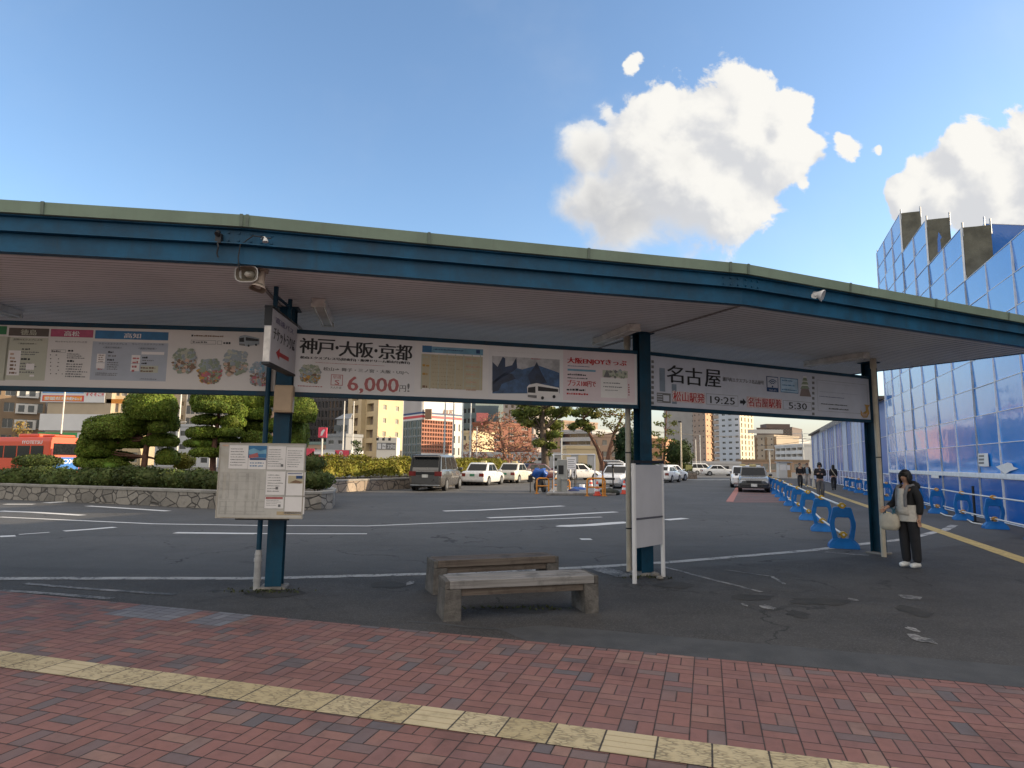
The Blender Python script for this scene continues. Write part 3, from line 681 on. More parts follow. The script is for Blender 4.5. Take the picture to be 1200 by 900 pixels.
b.rect((487, 399.3), (572, 465.5), PAPER, 1); b.rect((495, 404.8), (506, 413.3), HBLU, 3); b.rect((506.3, 406), (566, 416.5), SKYB, 2); b.greek((508, 408), (546, 412.5), 1, NAVY, .6, 4); b.greek((558, 408), (565, 415.5), 1, NAVY, .8, 4)
b.rect((494, 414.5), (565, 457.5), TANP, 2)
for k in range(9): b.greek((507, 417+k*4.6), (544, 420.2+k*4.6), 1, BROWN, .5, 4, k, 1.8)
for k in range(9): b.greek((546, 419+k*4.5), (564, 422.6+k*4.5), 1, SAGE if k % 2 else PEACH, .8, 4, k, .1)
for k, m in ((2, GOLD), (4, GOLD), (0, SAGE), (7, BROWN)): b.greek((495, 416+k*5), (503, 420+k*5), 1, m, .8, 4, k, .2)
for k in range(8): b.rect((494+k*9.8, 415+k*.12), (494.3+k*9.8, 456+k*.15), SAGE, 3)
b.greek((579, 411.3), (653, 415.8), 1, GREY, .6)
PH1 = mat('photo_navy', (.014, .03, .075), .4, var=.5, scale=6); PH2 = mat('photo_blue', (.04, .10, .22), .4, var=.4, scale=8); PH3 = mat('photo_pale', (.42, .42, .43), .4, var=.3, scale=6)
b.rect((576.7, 417), (655.7, 461), PH3, 2); b.poly([(577, 440), (588, 432), (600, 430), (612, 433), (630, 428), (655.5, 437), (655.5, 461), (577, 461)], PH2, 3)
for q in ([(577, 424), (583, 430), (589, 418), (592, 420), (592, 430), (600, 428), (605, 419), (606, 431), (600, 436), (586, 444), (577, 450)], [(577, 448), (590, 437), (600, 438), (606, 446), (600, 452), (577, 460)], [(618, 440), (626, 430), (629, 424), (634, 436), (641, 449), (622, 451)]): b.poly(q, PH1, 4)
b.poly([(583, 460), (588, 450), (604, 444), (616, 450), (618, 460)], PH2, 5); b.greek((622, 419.5), (640, 422), 1, PALE, .8, 4)
b.bus((617.5, 449), (655, 467.5), PAPER, 6)
b.rect((660, 409.5), (744, 472), PINKP, 1); b.text('大阪ENJOYきっぷ', (665, 418.5), (734, 430.3), RED, 3, .006); b.greek((665, 427.8), (697, 431), 1, NAVY, .6); b.rect((665, 432), (698, 436), SKYB, 2)
b.greek((665, 437.3), (696, 441.3), 1, INK, .8); b.greek((665, 441.6), (694, 445), 1, INK, .7); b.text('プラス100円で', (665, 445), (698, 453.8), RED, 3, .003); b.greek((664, 454.5), (698, 459.3), 1, INK, .8); b.greek((664, 459.5), (697, 464), 1, RED, .7)
b.rect((704, 442.5), (735, 467), PAPER, 2); b.rect((706, 433.5), (735.5, 443), SAGE, 3); b.picture((712, 433), (735, 443), 5, ([GREY, ILLB, SAGE], [ILLG, SAGE, GREY]), 50, 4)
b.poly([(707, 442), (709, 437), (711, 433.5), (713, 437), (715, 442.5)], GREY, 6); b.greek((707, 447), (732, 451), 1, GREY, .5); b.greek((707, 451.5), (733, 455.5), 1, GREY, .5); b.greek((709, 456), (733, 459), 1, GREY, .5); b.greek((736, 449.5), (738, 464), 5, PALE, .7)
b.done()
# --- the right-hand board
r, b = signboard(3, .105, .11, 'signboard for Nagoya with bus times 19:25 and 5:30 and a Wi-Fi mark', BLUW)
for k in range(9): b.rect((763.2, 422+k*6.05), (766.2, 425.6+k*6.05), GREY)
for k in range(8): b.rect((951.5, 441+k*6.05), (954.5, 444.3+k*6.05), GREY)
STB = mat('ill_steel', (.20, .25, .31), .5)
b.rect((772.5, 431), (779.5, 459), STB, 2); b.rect((787, 450), (793, 473.5), STB, 2); b.rect((769.5, 460), (786, 472.5), GREY, 3); b.rect((777, 463), (784, 470.5), BLUW, 4)
for k in range(4): b.rect((770, 461.6+k*2.8), (776, 462.8+k*2.8), BLUW, 5)
for st, x0, x1, y0 in (('名', 781, 800.5, 427.3), ('古', 803, 822.5, 430.3), ('屋', 825.5, 844.5, 432.3)): b.text(st, (x0, y0), (x1, y0+22.3), INK, 6, .006); b.text('瀬戸内エクスプレス名古屋号', (846.5, 441.6), (895, 451), GREY, 3, .001)
b.text('松山駅発', (788, 457.6), (826, 473), PAPER, 3, .008); b.rect((787.5, 458), (826.5, 473.3), mat('ink_redwash', (.62, .47, .47), .5), 2); b.text('松山駅発', (788.5, 458.3), (825.5, 472.6), RED, 6, .0025)
b.frame((827.5, 461), (865, 476.3), GREY, .005); b.text('19:25', (832, 464), (861, 474.5), INK, 3, .002)
b.poly([(867, 469.2), (870.4, 469.4), (870.4, 466.8), (874.3, 471.3), (870.4, 475.4), (870.4, 473), (867, 472.8)], INK, 3)
b.rect((874.8, 464.5), (916.5, 480), MATS['ink_redwash'], 2); b.text('名古屋駅着', (875.5, 464.8), (916, 479.3), PAPER, 3, .008); b.text('名古屋駅着', (876, 465.2), (915.5, 478.9), RED, 6, .0025)
b.frame((917.5, 469), (951, 481.7), GREY, .005); b.text('5:30', (924, 471.3), (945.5, 480.3), INK, 3, .002)
b.rect((897.8, 440.6), (912.3, 459.8), NAVY, 2); b.rect((898.8, 441.6), (911.4, 454.8), BLUW, 3); b.text('Wi-Fi', (901, 456), (909.5, 458.8), BLUW, 4)
for r_ in (2, 3.6, 5.2):
    for k in range(8):
        a0, a1 = (math.pi*(.2+.6*k/8), math.pi*(.2+.6*(k+1)/8)); c = (905, 452)
        b.poly([(c[0]+q*math.cos(a), c[1]-q*1.25*math.sin(a)) for q, a in ((r_, a0), (r_, a1), (r_+.8, a1), (r_+.8, a0))], NAVY, 5)
b.poly([(905+.9*math.cos(t*.785), 453+1.1*math.sin(t*.785)) for t in range(8)], NAVY, 5)
b.frame((914, 442), (935.5, 461.3), HBLU, .012, 3); b.rect((914.5, 442.6), (935, 461), mat('ink_paleblue', (.42, .56, .70), .5), 2)
for k in range(3): b.greek((916, 444.3+k*5.3), (934, 448.3+k*5.4), 1, HBLU, .6, 4, k)
b.poly([(937, 464), (939, 455), (947.5, 456), (950.5, 465)], mat('ill_stone', (.26, .20, .18), .5), 3)
for k, (y, w_) in enumerate(((455.5, 5.4), (450.6, 4.2), (446.2, 3))): b.poly([(943-w_, y), (943-w_*.6, y-3.6), (943+w_*.6, y-3.3), (943+w_, y+.3)], ILLG, 4); b.poly([(943-w_*.7, y-3.2), (943-w_*.7, y-5.2), (943+w_*.7, y-4.9), (943+w_*.7, y-3)], PAPER, 3)
b.frame((957, 445), (1017.5, 485.5), GREY, .004)
for k in range(4): b.greek((960, 448.6+k*4.9), (1014 if k < 3 else 1005, 453.6+k*5.1), 1, (GREY, GREY, NAVY, NAVY)[k], .5, 3, k)
b.greek((962, 472), (1002, 477), 1, INK, .7, 3, 1); b.greek((971, 477.5), (1002, 482), 1, INK, .7, 3, 2)
b.poly([(1008.3, 480), (1010.5, 484), (1014.5, 481.5), (1014, 476), (1012.3, 474), (1018, 474.6), (1019.6, 473.6), (1017.3, 478), (1018.6, 484.6), (1016, 489.4), (1011.5, 489.6), (1008.6, 486.5)], GOLD, 3); b.poly([(1009, 484), (1014, 485), (1016.5, 483), (1015.5, 488), (1011.5, 488.5)], PEACH, 4)
b.done()

# --- small double-sided sign hung across the platform beside the first post
A = Vector((-2.71, 7.02, 0)); hh = R(93.5); Lh = 1.02
r = thing('hanging_sign', 'two sided white sign with a red arrow hung from the ceiling by the first post', 'sign', (A.x, A.y, 0), hh)
z0, z1 = 2.66, 3.27
g = MB(); g.box(0, Lh, -.04, .04, z0, z1); g.build('sign_box', mat('sign_face', (.60, .59, .62), .45, var=.05), r, bevel=.004)
g = MB(); g.box(-.012, Lh+.012, -.045, .045, z1, z1+.025); g.box(-.012, Lh+.012, -.045, .045, z0-.025, z0); g.box(-.008, 0, -.041, .041, z1-.2, z1); g.build('sign_rim', DARK, r)
g = MB(); g.box(-.006, -.001, -.034, .034, z0+.01, z1-.21); g.build('end_light_strip', mat('diffuser', (.75, .73, .68), .5), r)
g = MB()
for u in (.22, .8): g.box(u-.022, u+.022, -.022, .022, z1+.025, CZ-.003)
g.build('hanger', DKBL, r, bevel=.003)
g = MB(); g.box(.24, .78, -.012, .012, CZ-.12, CZ-.095); g.build('cross_bar', DKBL, r)
g = MB(); put_text(g, 'チケットうりば', .08, .94, z0+.27, z0+.42, -.0412, 0, .004); g.build('lettering', INK, r)
g = MB(); put_text(g, '高速バス', .14, .86, z0+.47, z0+.54, -.0412, 0, .001); g.build('lettering', mat('ink_violet', (.12, .10, .22), .5), r)
g = MB(); y = -.0415; g.add([(.2, y, z0+.14), (.34, y, z0+.07), (.34, y, z0+.115), (.72, y, z0+.115), (.72, y, z0+.165), (.34, y, z0+.165), (.34, y, z0+.21)], [(0, 1, 2, 3, 4, 5, 6)]); g.build('arrow', RED, r)

# --- notice board on the first post
c0 = at(306, 560, 7.93); W2 = .515
r = thing('notice_board', 'weathered white notice board covered in posters and leaflets in front of a teal post', 'notice board', (c0.x, c0.y, 0), R(1))
zb, zt = .893, 1.785; d_ = W2
g = MB(); g.box(-d_, d_, 0, .035, zb, zt); g.build('board', mat('board_white', (.50, .49, .45), .55, var=.1, scale=3, dirt=.55, dcol=(.34, .30, .22)), r, bevel=.004)
g = MB()
for q in ((-d_-.008, -d_+.006, zb, zt), (d_-.006, d_+.008, zb, zt)): g.box(q[0], q[1], -.006, .03, q[2], q[3])
for q in ((zb-.008, zb+.007), (zt-.006, zt+.006)): g.box(-d_-.007, d_+.007, -.0065, .029, q[0], q[1])
g.build('frame', mat('board_trim', (.42, .39, .33), .5, dirt=.7, dcol=(.2, .13, .07)), r)
g = MB(); g.box(-.3, .35, .036, .06, zb-.03, zb+.02); g.box(-.3, .35, .036, .06, zt-.3, zt-.25); g.build('bracket', DARK, r)
class Flat(Board):
    def __init__(s, root, f): s.root = root; s.mb = {}; s.off = .001; s.f = f
    def uz(s, px, py): return s.f(px, py)
bx = lambda x, y: (-d_+(x-(253+(604-y)*8/85))/97*2*d_ - .0, zt-(y-519.5)/85*(zt-zb))
b = Flat(r, bx)
b.rect((263, 521), (270, 523), PEACH, 2)
for a, q, n_, m in (((271, 521.3), (291, 549), 7, GREY), ((314, 522), (334, 549.5), 8, GREY), ((336, 523), (355, 550), 8, GREY), ((312, 551), (333, 578.5), 7, GREY), ((334, 552), (354.5, 579), 0, GREY), ((309, 580.5), (330, 594), 4, GREY), ((332, 580), (353, 600), 0, GREY)):
    lf = 'leaflet#%d%d' % (a[0], a[1]); b.rect(a, q, PAPER, 2, lf); b.frame(a, q, mat('leaf_edge', (.40, .39, .37), .6), .0035, 3, lf)
    if n_: b.greek((a[0]+2, a[1]+3), (q[0]-2, q[1]-3), n_, m, .3, 4, n_, .15)
b.rect((293, 522), (313, 549), PAPER, 2, 'poster'); b.rect((293, 522), (313, 536), HBLU, 3, 'poster'); b.poly([(293, 527), (299, 525), (306, 528), (313, 526), (313, 531), (293, 532)], SKYB, 4, 'poster'); b.poly([(293, 533), (303, 530), (304, 535), (293, 536.5)], PALE, 5, 'poster'); b.rect((294, 536.3), (312, 538.5), NAVY, 4, 'poster'); b.greek((294, 540), (311, 547), 2, HBLU, .4)
b.rect((310.5, 580.7), (329.5, 583), PALE, 5); b.rect((337, 556), (353, 565), TANP, 4); b.rect((346, 556), (353, 559.5), NAVY, 5); b.poly([(338, 564), (345, 561), (353, 563), (350, 565)], BROWN, 5); b.rect((336.5, 553.3), (353, 554.2), NAVY, 4)
for q in ((329, 543), (322, 569), (324, 589)): b.rect(q, (q[0]+2.6, q[1]+3), GREY, 5)
LIN = mat('board_line', (.43, .42, .385), .6)
for y in (553, 557, 563, 572, 584, 586, 592, 597, 600): b.rect((261-(y-520)*.05, y), (310-(y % 5), y+.5), LIN, 2)
for x in (263, 270, 280, 292, 300, 305): b.rect((x-3, 554), (x-2.6, 583), LIN, 2); b.rect((x-6, 586), (x-5.6, 601), LIN, 2)
b.rect((322, 597), (351, 601), mat('rust_tape', (.42, .33, .2), .6, dirt=.6, dcol=(.2, .1, .05)), 2)
b.done()
g = MB(); c = gp(300.5, 691); q = (c.x, c.y)
po = thing('conduit_pole', 'slim teal pole with grey plastic sleeve at its foot, left of the first canopy post', 'pole', (c.x, c.y, 0))
g.cyl((0, 0, 0), (0, 0, 3.56), .031, n=14); g.build('pole', DKBL, po)
g = MB(); g.cyl((0, 0, 0), (0, 0, .42), .042, n=16); g.cyl((0, 0, .42), (0, 0, .48), .046, .033, n=16); g.cyl((0, 0, .34), (0, 0, .38), .05, n=16); g.cyl((0, 0, .1), (0, 0, .14), .048, n=16); g.build('sleeve', mat('grey_sleeve', (.36, .36, .36), .6, dirt=.4, dcol=(.15, .13, .12)), po)
c = at(333, 468, 8.15)
bxo = thing('switch_box', 'beige box fixed to the first canopy post above the notice board', 'box', (c.x, c.y, c.z-.17), R(10))
g = MB(); g.box(-.115, .115, -.07, .07, 0, .345); g.build('case', mat('beige_box', (.46, .34, .22), .5, var=.08), bxo, bevel=.012)
g = MB(); g.box(-.1, .1, -.078, -.071, .02, .325); g.build('door', MATS['beige_box'], bxo, bevel=.004)
# --- white standing board at the second post
a0 = gp(744, 684); a1 = gp(777.5, 676); d = a1-a0; hh = math.atan2(d.y, d.x); L = d.length
r = thing('standing_sign', 'blank white two panel information board on white legs before the middle canopy post', 'sign board', a0, hh)
for u in (0, L):
    g = MB(); g.box(u-.022, u+.022, -.02, .025, 0, 1.60); g.build('leg', WHITE, r, bevel=.003)
GP = mat('board_grey', (.50, .50, .53), .45, var=.06, scale=2)
for q0, q1 in ((.86, 1.58), (.46, .835)):
    g = MB(); g.box(.024, L-.024, -.014, .02, q0, q1); g.build('panel', GP, r, bevel=.003)
g = MB(); g.box(-.024, L+.024, -.026, .03, 1.6, 1.64); g.build('top_rail', DARK, r)
g = MB(); g.box(.024, L-.024, -.02, .022, .836, .859); g.build('middle_rail', mat('rail_grey', (.1, .1, .12), .5), r)
# ------------------------------------------------------------------ fittings on the canopy
def ceiling_light(p, q, label, z=CZ):
    P0 = Vector((p[0], p[1], 0)); d = Vector((q[0], q[1], 0))-P0; L = d.length
    r = thing('ceiling_light', label, 'light fitting', (P0.x, P0.y, z-.004), math.atan2(d.y, d.x), 'strip lights under the canopy')
    FX = mat('fixture_white', (.62, .60, .56), .45, dirt=.3, dcol=(.35, .32, .26))
    g = MB(); g.prism([(0, -.09, 0), (0, .09, 0), (0, .05, -.085), (0, -.05, -.085)], (L, 0, 0)); g.build('housing', FX, r, bevel=.004)
    g = MB()
    for y in (-.06, .06): g.cyl((.04, y, -.088), (L-.04, y, -.088), .014, n=10)
    g.build('tube', mat('tube_glass', (.7, .7, .68), .2), r)
    g = MB()
    for x in (.005, L-.045): g.box(x, x+.04, -.09, .09, -.105, -.05)
    g.build('end_cap', FX, r, bevel=.004)
ceiling_light((-2.39, 7.75), (-2.62, 8.98), 'white strip light nearest the ticket sign, right of the first canopy post')
ceiling_light((1.74, 8.98), (1.36, 10.2), 'white strip light above the pink sign panel, just left of the middle post')
ceiling_light((6.17, 11.08), (5.63, 12.2), 'dim strip light at the far right end of the canopy, above the Nagoya sign')
ceiling_light((-6.72, 7.5), (-6.78, 8.66), 'strip light cut by the left edge of the photo')
HORN = mat('horn_grey', (.62, .62, .60), .45, var=.08); HTAN = mat('horn_tan', (.40, .32, .26), .5, var=.1)
def horn(loc, dirv, m, label, s=1.0):
    q = Vector(dirv).normalized().to_track_quat('Z', 'Y')
    r = thing('loudspeaker', label, 'loudspeaker', loc, 0, 'horn loudspeakers under the canopy edge')
    r.rotation_mode = 'QUATERNION'; r.rotation_quaternion = q
    g = MB(); n = 28
    def ring(z, a, b, e):
        o = []
        for i in range(n):
            t = 2*math.pi*i/n; c, s_ = math.cos(t), math.sin(t)
            o.append((a*math.copysign(abs(c)**e, c)*s, b*math.copysign(abs(s_)**e, s_)*s, z*s))
        return o
    g.loft([ring(-.20, .035, .035, 1), ring(-.10, .05, .045, .9), ring(-.03, .085, .065, .75), ring(.0, .118, .082, .62), ring(.008, .125, .088, .6), ring(.006, .114, .078, .62)], 0, True, False)
    g.build('horn', m, r)
    g = MB(); g.loft([ring(.005, .115, .079, .62), ring(-.015, .098, .066, .7), ring(-.10, .04, .035, .95), ring(-.101, .001, .001, 1)], 0, True, False); g.build('horn_throat', mat('horn_throat', (.16, .135, .10), .6), r)
    g = MB(); g.lathe([(0, .0), (.026*s, -.004*s), (.03*s, -.03*s), (.045*s, -.085*s)], 18); g.build('cone', mat('horn_cone', (.5, .48, .42), .5), r)
    g = MB(); g.cyl((0, 0, -.2*s), (0, 0, -.30*s), .055*s, n=18); g.build('driver', m, r, bevel=.006)
    return r
p = at(289, 321, 6.45); horn(p, (-.06, -1, -.13), HORN, 'pale grey horn loudspeaker facing the camera under the canopy edge')
p = at(302, 338, 6.55); horn(p, (-.15, -.10, -.75), HTAN, 'tan horn loudspeaker pointing down, beside the ticket sign hanger', .95)
# twin spotlight on the fascia, right
def lamp_at(px, py, Y): return at(px, py, Y)
p = at(957, 347, 8.36)
r = thing('spotlight', 'white reflector spotlight on a swivel joint fixed to the teal canopy edge', 'spotlight', p)
hd = R(25); M = Matrix.Rotation(hd, 4, 'Z')
dirv = M @ Vector((.42, -.8, -.35)); q = dirv.normalized().to_track_quat('Z', 'Y').to_matrix().to_4x4()
Mb = Matrix.Translation((.055, -.06, -.01)) @ q
g = MB(); g.lathe([(.0, -.15), (.03, -.15), (.034, -.09), (.045, -.06), (.075, -.015), (.08, .0), (.07, .001)], 20, M=Mb); g.build('lamp_head', WHITE, r)
g = MB(); g.lathe([(.0, -.012), (.045, -.008), (.07, .0)], 20, M=Mb); g.build('lens', mat('lens', (.42, .43, .45), .15), r)
g = MB(); g.cyl((-.05, .04, -.01), (-.05, -.04, -.01), .04, n=16); g.cyl((-.05, -.03, -.01), (.03, -.05, .03), .02, n=10); g.build('swivel_mount', HORN, r)
p = at(311, 282, 6.42)
r = thing('bracket_lamp', 'little silver bracket lamp on the canopy edge above the loudspeakers', 'lamp', p)
g = MB(); g.tube([(-.05, .02, .025), (-.02, -.02, .03), (.01, -.05, .02), (.02, -.055, .0)], .008); g.build('arm', HORN, r)
g = MB(); g.cyl((.02, -.055, .005), (.025, -.06, -.035), .016, .03, n=12); g.build('head', HORN, r)
p = at(257, 280, 6.34)
r = thing('clamp_bracket', 'dark weathered clamp with cables on the teal beam, left of the loudspeakers', 'bracket', p)
g = MB(); g.box(-.03, .03, -.03, .02, -.05, .05); g.cyl((0, -.03, .06), (0, -.06, .03), .025, n=10); g.tube([(0, -.03, -.05), (.02, -.05, -.1), (.0, -.03, -.16), (.01, -.02, -.2)], .008); g.build('clamp', DARK, r, bevel=.005)

# ------------------------------------------------------------------ benches
WOOD1 = bpy.data.materials.new('bench_wood'); WOOD1.use_nodes = True
def wood(m, c1, c2, c3):
    t = NT(m.node_tree); b = t.n['Principled BSDF']; ob = t.node('ShaderNodeTexCoord').outputs['Object']
    v = t.vmath('MULTIPLY', ob, (1.6, 38, 38)); n = t.noise(v, 1.0, 8, .65, .4)
    c = t.ramp(n, [(0, c1), (.42, c2), (.62, c3), (1, c1)])
    c = t.mix(t.math('MULTIPLY', t.step(t.noise(ob, 3.5, 6, .7), .48, .7), .55), c, tuple(q*.45 for q in c1))
    t.link(c, b.inputs['Base Color']); b.inputs['Roughness'].default_value = .78; b.inputs['Specular IOR Level'].default_value = .3
    bn = t.node('ShaderNodeBump', in_Strength=.6, in_Distance=.004); t.link(n, bn.inputs['Height']); t.link(bn.outputs[0], b.inputs['Normal'])
wood(WOOD1, (.10, .095, .09), (.20, .19, .18), (.29, .275, .265))
WOOD2 = bpy.data.materials.new('bench_wood_brown'); WOOD2.use_nodes = True
wood(WOOD2, (.055, .042, .035), (.115, .09, .075), (.17, .14, .115))
BCON = mat('bench_concrete', (.12, .11, .10), .9, var=.35, scale=7, bump=.9, bscale=45, dirt=.85, dcol=(.045, .04, .037))
def bench(c, ang, L, W_, H, wm, label):
    r = thing('bench', label, 'bench', c, ang, 'concrete and timber benches')
    lw = .17; n = 4; sw = (W_-.012*(n-1))/n
    for x0 in (0, L-lw):
        g = MB(); s_ = 1 if x0 == 0 else -1
        g.loft([[(x0-.015*s_ if e else x0, y0, z), (x0+lw, y0, z), (x0+lw, y1, z), (x0-.015*s_ if e else x0, y1, z)] for z, y0, y1, e in ((0, -.01, W_+.01, 1), (H-.09, .0, W_, 0))], 0, False)
        o_ = g.build('leg', BCON, r, bevel=.014)
        g = MB(); g.box(x0+(.0 if s_ > 0 else lw-.05), x0+(.05 if s_ > 0 else lw), .004, W_-.004, H-.0895, H-.005); g.build('end_block', BCON, r, bevel=.008)
    for k in range(n):
        g = MB(); y = k*(sw+.012); j = random.uniform(-.003, .003)
        g.box(.05+j, L-.05+j, y, y+sw, H-.085+j, H+j); g.build('slat', wm, r, bevel=.007)
    g = MB(); g.box(lw, L-lw, .03, .075, H-.16, H-.09); g.box(lw, L-lw, W_-.075, W_-.03, H-.16, H-.09); g.build('stretcher', WOOD2, r, bevel=.004)
a = gp(521, 728.5); bb = gp(702, 718); d = bb-a; ang = math.atan2(d.y, d.x)
bench(a, ang, d.length, .41, .395, WOOD1, 'front grey weathered timber bench on concrete legs, nearer the brick paving')
a2 = gp(508, 697); ang2 = ang+R(4)
bench(Vector((a2.x, a2.y, 0)), ang2, d.length*.985, .41, .395, WOOD2, 'rear brown timber bench, mostly behind the grey one')
# dirt, litter and moss tufts by the posts and benches
TUFT = mat('moss_tuft', (.05, .06, .025), .9, var=.5, scale=20, rand=.4)
def tufts(c, rx, ry, n, name, h=.03):
    C = np.column_stack([rng.normal(c[0], rx, n), rng.normal(c[1], ry, n), rng.uniform(.005, h, n)])
    o = quads_np(leaf_quads(C, .022, 2.2), name, TUFT); o['kind'] = 'stuff'; o['label'] = 'low moss and weeds growing through the asphalt'; return o
c = gp(315, 693); tufts((c.x, c.y), .25, .08, 130, 'weeds', .018); c = gp(610, 713); tufts((c.x, c.y), .3, .04, 90, 'weeds', .015); c = gp(757, 677); tufts((c.x, c.y), .2, .06, 60, 'weeds', .015)
g = MB()
for k, (x, y, s_) in enumerate(((768, 676, .05), (773, 679, .04), (765, 673, .035))):
    c = gp(x, y); g.blob((c.x, c.y, s_*.6), (s_*1.3, s_, s_*.7), 10, .2, 0, k, .0)
tag(g.build('rubble', CONC), 'small lumps of broken concrete lying at the foot of the middle post', 'rubble')
# ------------------------------------------------------------------ construction hoarding on the right
W0 = gp(1147, 606.5); WD = Vector((.350, .937, 0)).normalized(); WN = Vector((-WD.y, WD.x, 0)); WANG = math.atan2(WD.y, WD.x)
def wallpt(px, py, off=0.):
    d = Vector(ray(px, py)); q0 = W0+WN*off; t = Vector((q0.x, q0.y, 0)).dot(WN)/d.dot(WN); q = d*t
    return (q-Vector((W0.x, W0.y, 0))).dot(WD), EYE+q.z
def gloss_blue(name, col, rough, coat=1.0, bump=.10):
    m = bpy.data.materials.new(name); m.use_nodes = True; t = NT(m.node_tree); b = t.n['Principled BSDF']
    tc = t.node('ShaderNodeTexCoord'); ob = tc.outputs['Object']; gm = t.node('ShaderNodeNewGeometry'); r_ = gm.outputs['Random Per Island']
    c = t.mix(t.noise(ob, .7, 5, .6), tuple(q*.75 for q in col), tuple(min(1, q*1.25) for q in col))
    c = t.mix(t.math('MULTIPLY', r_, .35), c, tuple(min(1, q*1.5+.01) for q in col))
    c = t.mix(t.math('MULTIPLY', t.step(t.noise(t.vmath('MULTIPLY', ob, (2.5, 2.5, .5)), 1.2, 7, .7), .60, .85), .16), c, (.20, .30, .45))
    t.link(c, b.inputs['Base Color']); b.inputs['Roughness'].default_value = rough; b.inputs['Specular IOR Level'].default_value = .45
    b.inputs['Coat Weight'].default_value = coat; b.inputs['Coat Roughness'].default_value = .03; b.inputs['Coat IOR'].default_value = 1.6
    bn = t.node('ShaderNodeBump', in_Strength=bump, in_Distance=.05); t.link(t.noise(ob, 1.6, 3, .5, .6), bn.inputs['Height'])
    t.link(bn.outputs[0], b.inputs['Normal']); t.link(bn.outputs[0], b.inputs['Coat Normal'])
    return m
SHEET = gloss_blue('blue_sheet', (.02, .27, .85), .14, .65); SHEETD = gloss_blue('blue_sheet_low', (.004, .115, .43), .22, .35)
SEAM = mat('seam_white', (.74, .76, .78), .5, var=.1); OLIVE = mat('olive_mesh', (.125, .12, .09), .85, var=.3, scale=2, bump=.5, bscale=30)
WT = thing('construction_hoarding', 'tall stepped scaffold hoarding clad in glossy blue sheets along the walkway', 'hoarding', (W0.x, W0.y, 0), WANG)
sA, zA = wallpt(1055, 250); sB, zB = wallpt(1085, 258); sC, zC = wallpt(1127, 267); sA0, _ = wallpt(1028, 300); _, zD = wallpt(1200, 270); s0 = -8.6
print('hoarding', sA, zA, sB, zB, sC, zC, sA0, zD)
SEC = [(s0, sC, zD), (sC, sB, zC), (sB, sA, zB), (sA, sA0, zA)]
TH = .8; rh = .88
def sheetwall(root, s0, s1, z0, z1, pw, rh, mt, tilt, y=0., seam=True, name='sheet', lap=0.):
    g = MB(); q = MB(); n = max(1, round((s1-s0)/pw)); pw = (s1-s0)/n; m = max(1, round((z1-z0)/rh)); hh = (z1-z0)/m
    for i in range(n):
        for j in range(m):
            x0, x1, a, b = s0+i*pw+.012, s0+(i+1)*pw-.012, z0+j*hh+.012, z0+(j+1)*hh-.012
            o = [random.gauss(0, tilt) for _ in range(2)]+[hh*lap+random.gauss(0, tilt)]
            g.add([(x0, y+o[0]-o[2]/2, a), (x1, y+o[1]-o[2]/2, a), (x1, y+o[1]+o[2]/2, b), (x0, y+o[0]+o[2]/2, b)], [(3, 2, 1, 0)])
    for i in range(n+1): q.box(s0+i*pw-.016, s0+i*pw+.016, y-.01, y+.045, z0, z1)
    for j in range(m+1): q.box(s0, s1, y-.012, y+.03, z0+j*hh-.010, z0+j*hh+.010)
    g.build(name, mt, root); q.build('seam', SEAM, root)
for k, (a, b_, zt) in enumerate(SEC):
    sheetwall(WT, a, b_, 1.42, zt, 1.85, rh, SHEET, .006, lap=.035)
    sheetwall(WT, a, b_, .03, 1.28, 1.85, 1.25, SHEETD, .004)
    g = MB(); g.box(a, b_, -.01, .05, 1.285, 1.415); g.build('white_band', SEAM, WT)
    g = MB(); g.box(a, b_, -TH, -.03, .0, zt-.02); g.build('backing', SHEETD, WT)
    if k:   # end panel facing down the step
        zl = SEC[k-1][2]; g = MB(); n = 5
        V = []; hh = zt-zl+.3
        for j in range(n+1): V += [(a-.02+random.uniform(-.015, .015), -.02, zl-.3+hh*j/n), (a-.02+random.uniform(-.03, .03), -TH/2, zl-.3+hh*j/n), (a-.02+random.uniform(-.015, .015), -TH, zl-.3+hh*j/n)]
        g.add(V, [(3*j+i, 3*j+i+3, 3*j+i+4, 3*j+i+1) for j in range(n) for i in range(2)]); g.build('end_panel', OLIVE, WT)
    g = MB()
    for x in (a, b_): g.cyl((x, -.02, zt-.3), (x, -.02, zt+.18), .03, n=8); g.cyl((x, -TH, zt-.3), (x, -TH, zt+.22), .03, n=8)
    g.cyl((a, -.01, zt), (b_, -.01, zt), .028, n=8); g.build('scaffold_tube', mat('galvanised', (.35, .36, .37), .4, metal=.6), WT)
g = MB()
for p, q in (((1148, 531.5), (1161, 546.5)), ((1093, 556.5), (1102, 560.5))):
    a = wallpt(*p); b_ = wallpt(*q); x0, x1 = sorted((a[0], b_[0])); z0, z1 = sorted((a[1], b_[1])); g.box(x0, x1, .046, .05, z0, z1)
g.build('notice_paper', PAPER, WT)
g = MB(); V = [wallpt(*p) for p in ((1169, 547), (1183, 542), (1188, 543), (1190, 547), (1196, 549), (1186, 552), (1180, 556), (1176, 552))]; g.add([(s_, .047, z) for s_, z in V], [tuple(range(8))[::-1]]); g.build('torn_sheet', PAPER, WT)
g = MB(); 
for k in range(3): a = wallpt(1151, 534.5+k*4); g.box(a[0]-.35, a[0]+.15, .051, .053, a[1]-.03, a[1]+.03)
g.build('notice_print', GREY, WT)
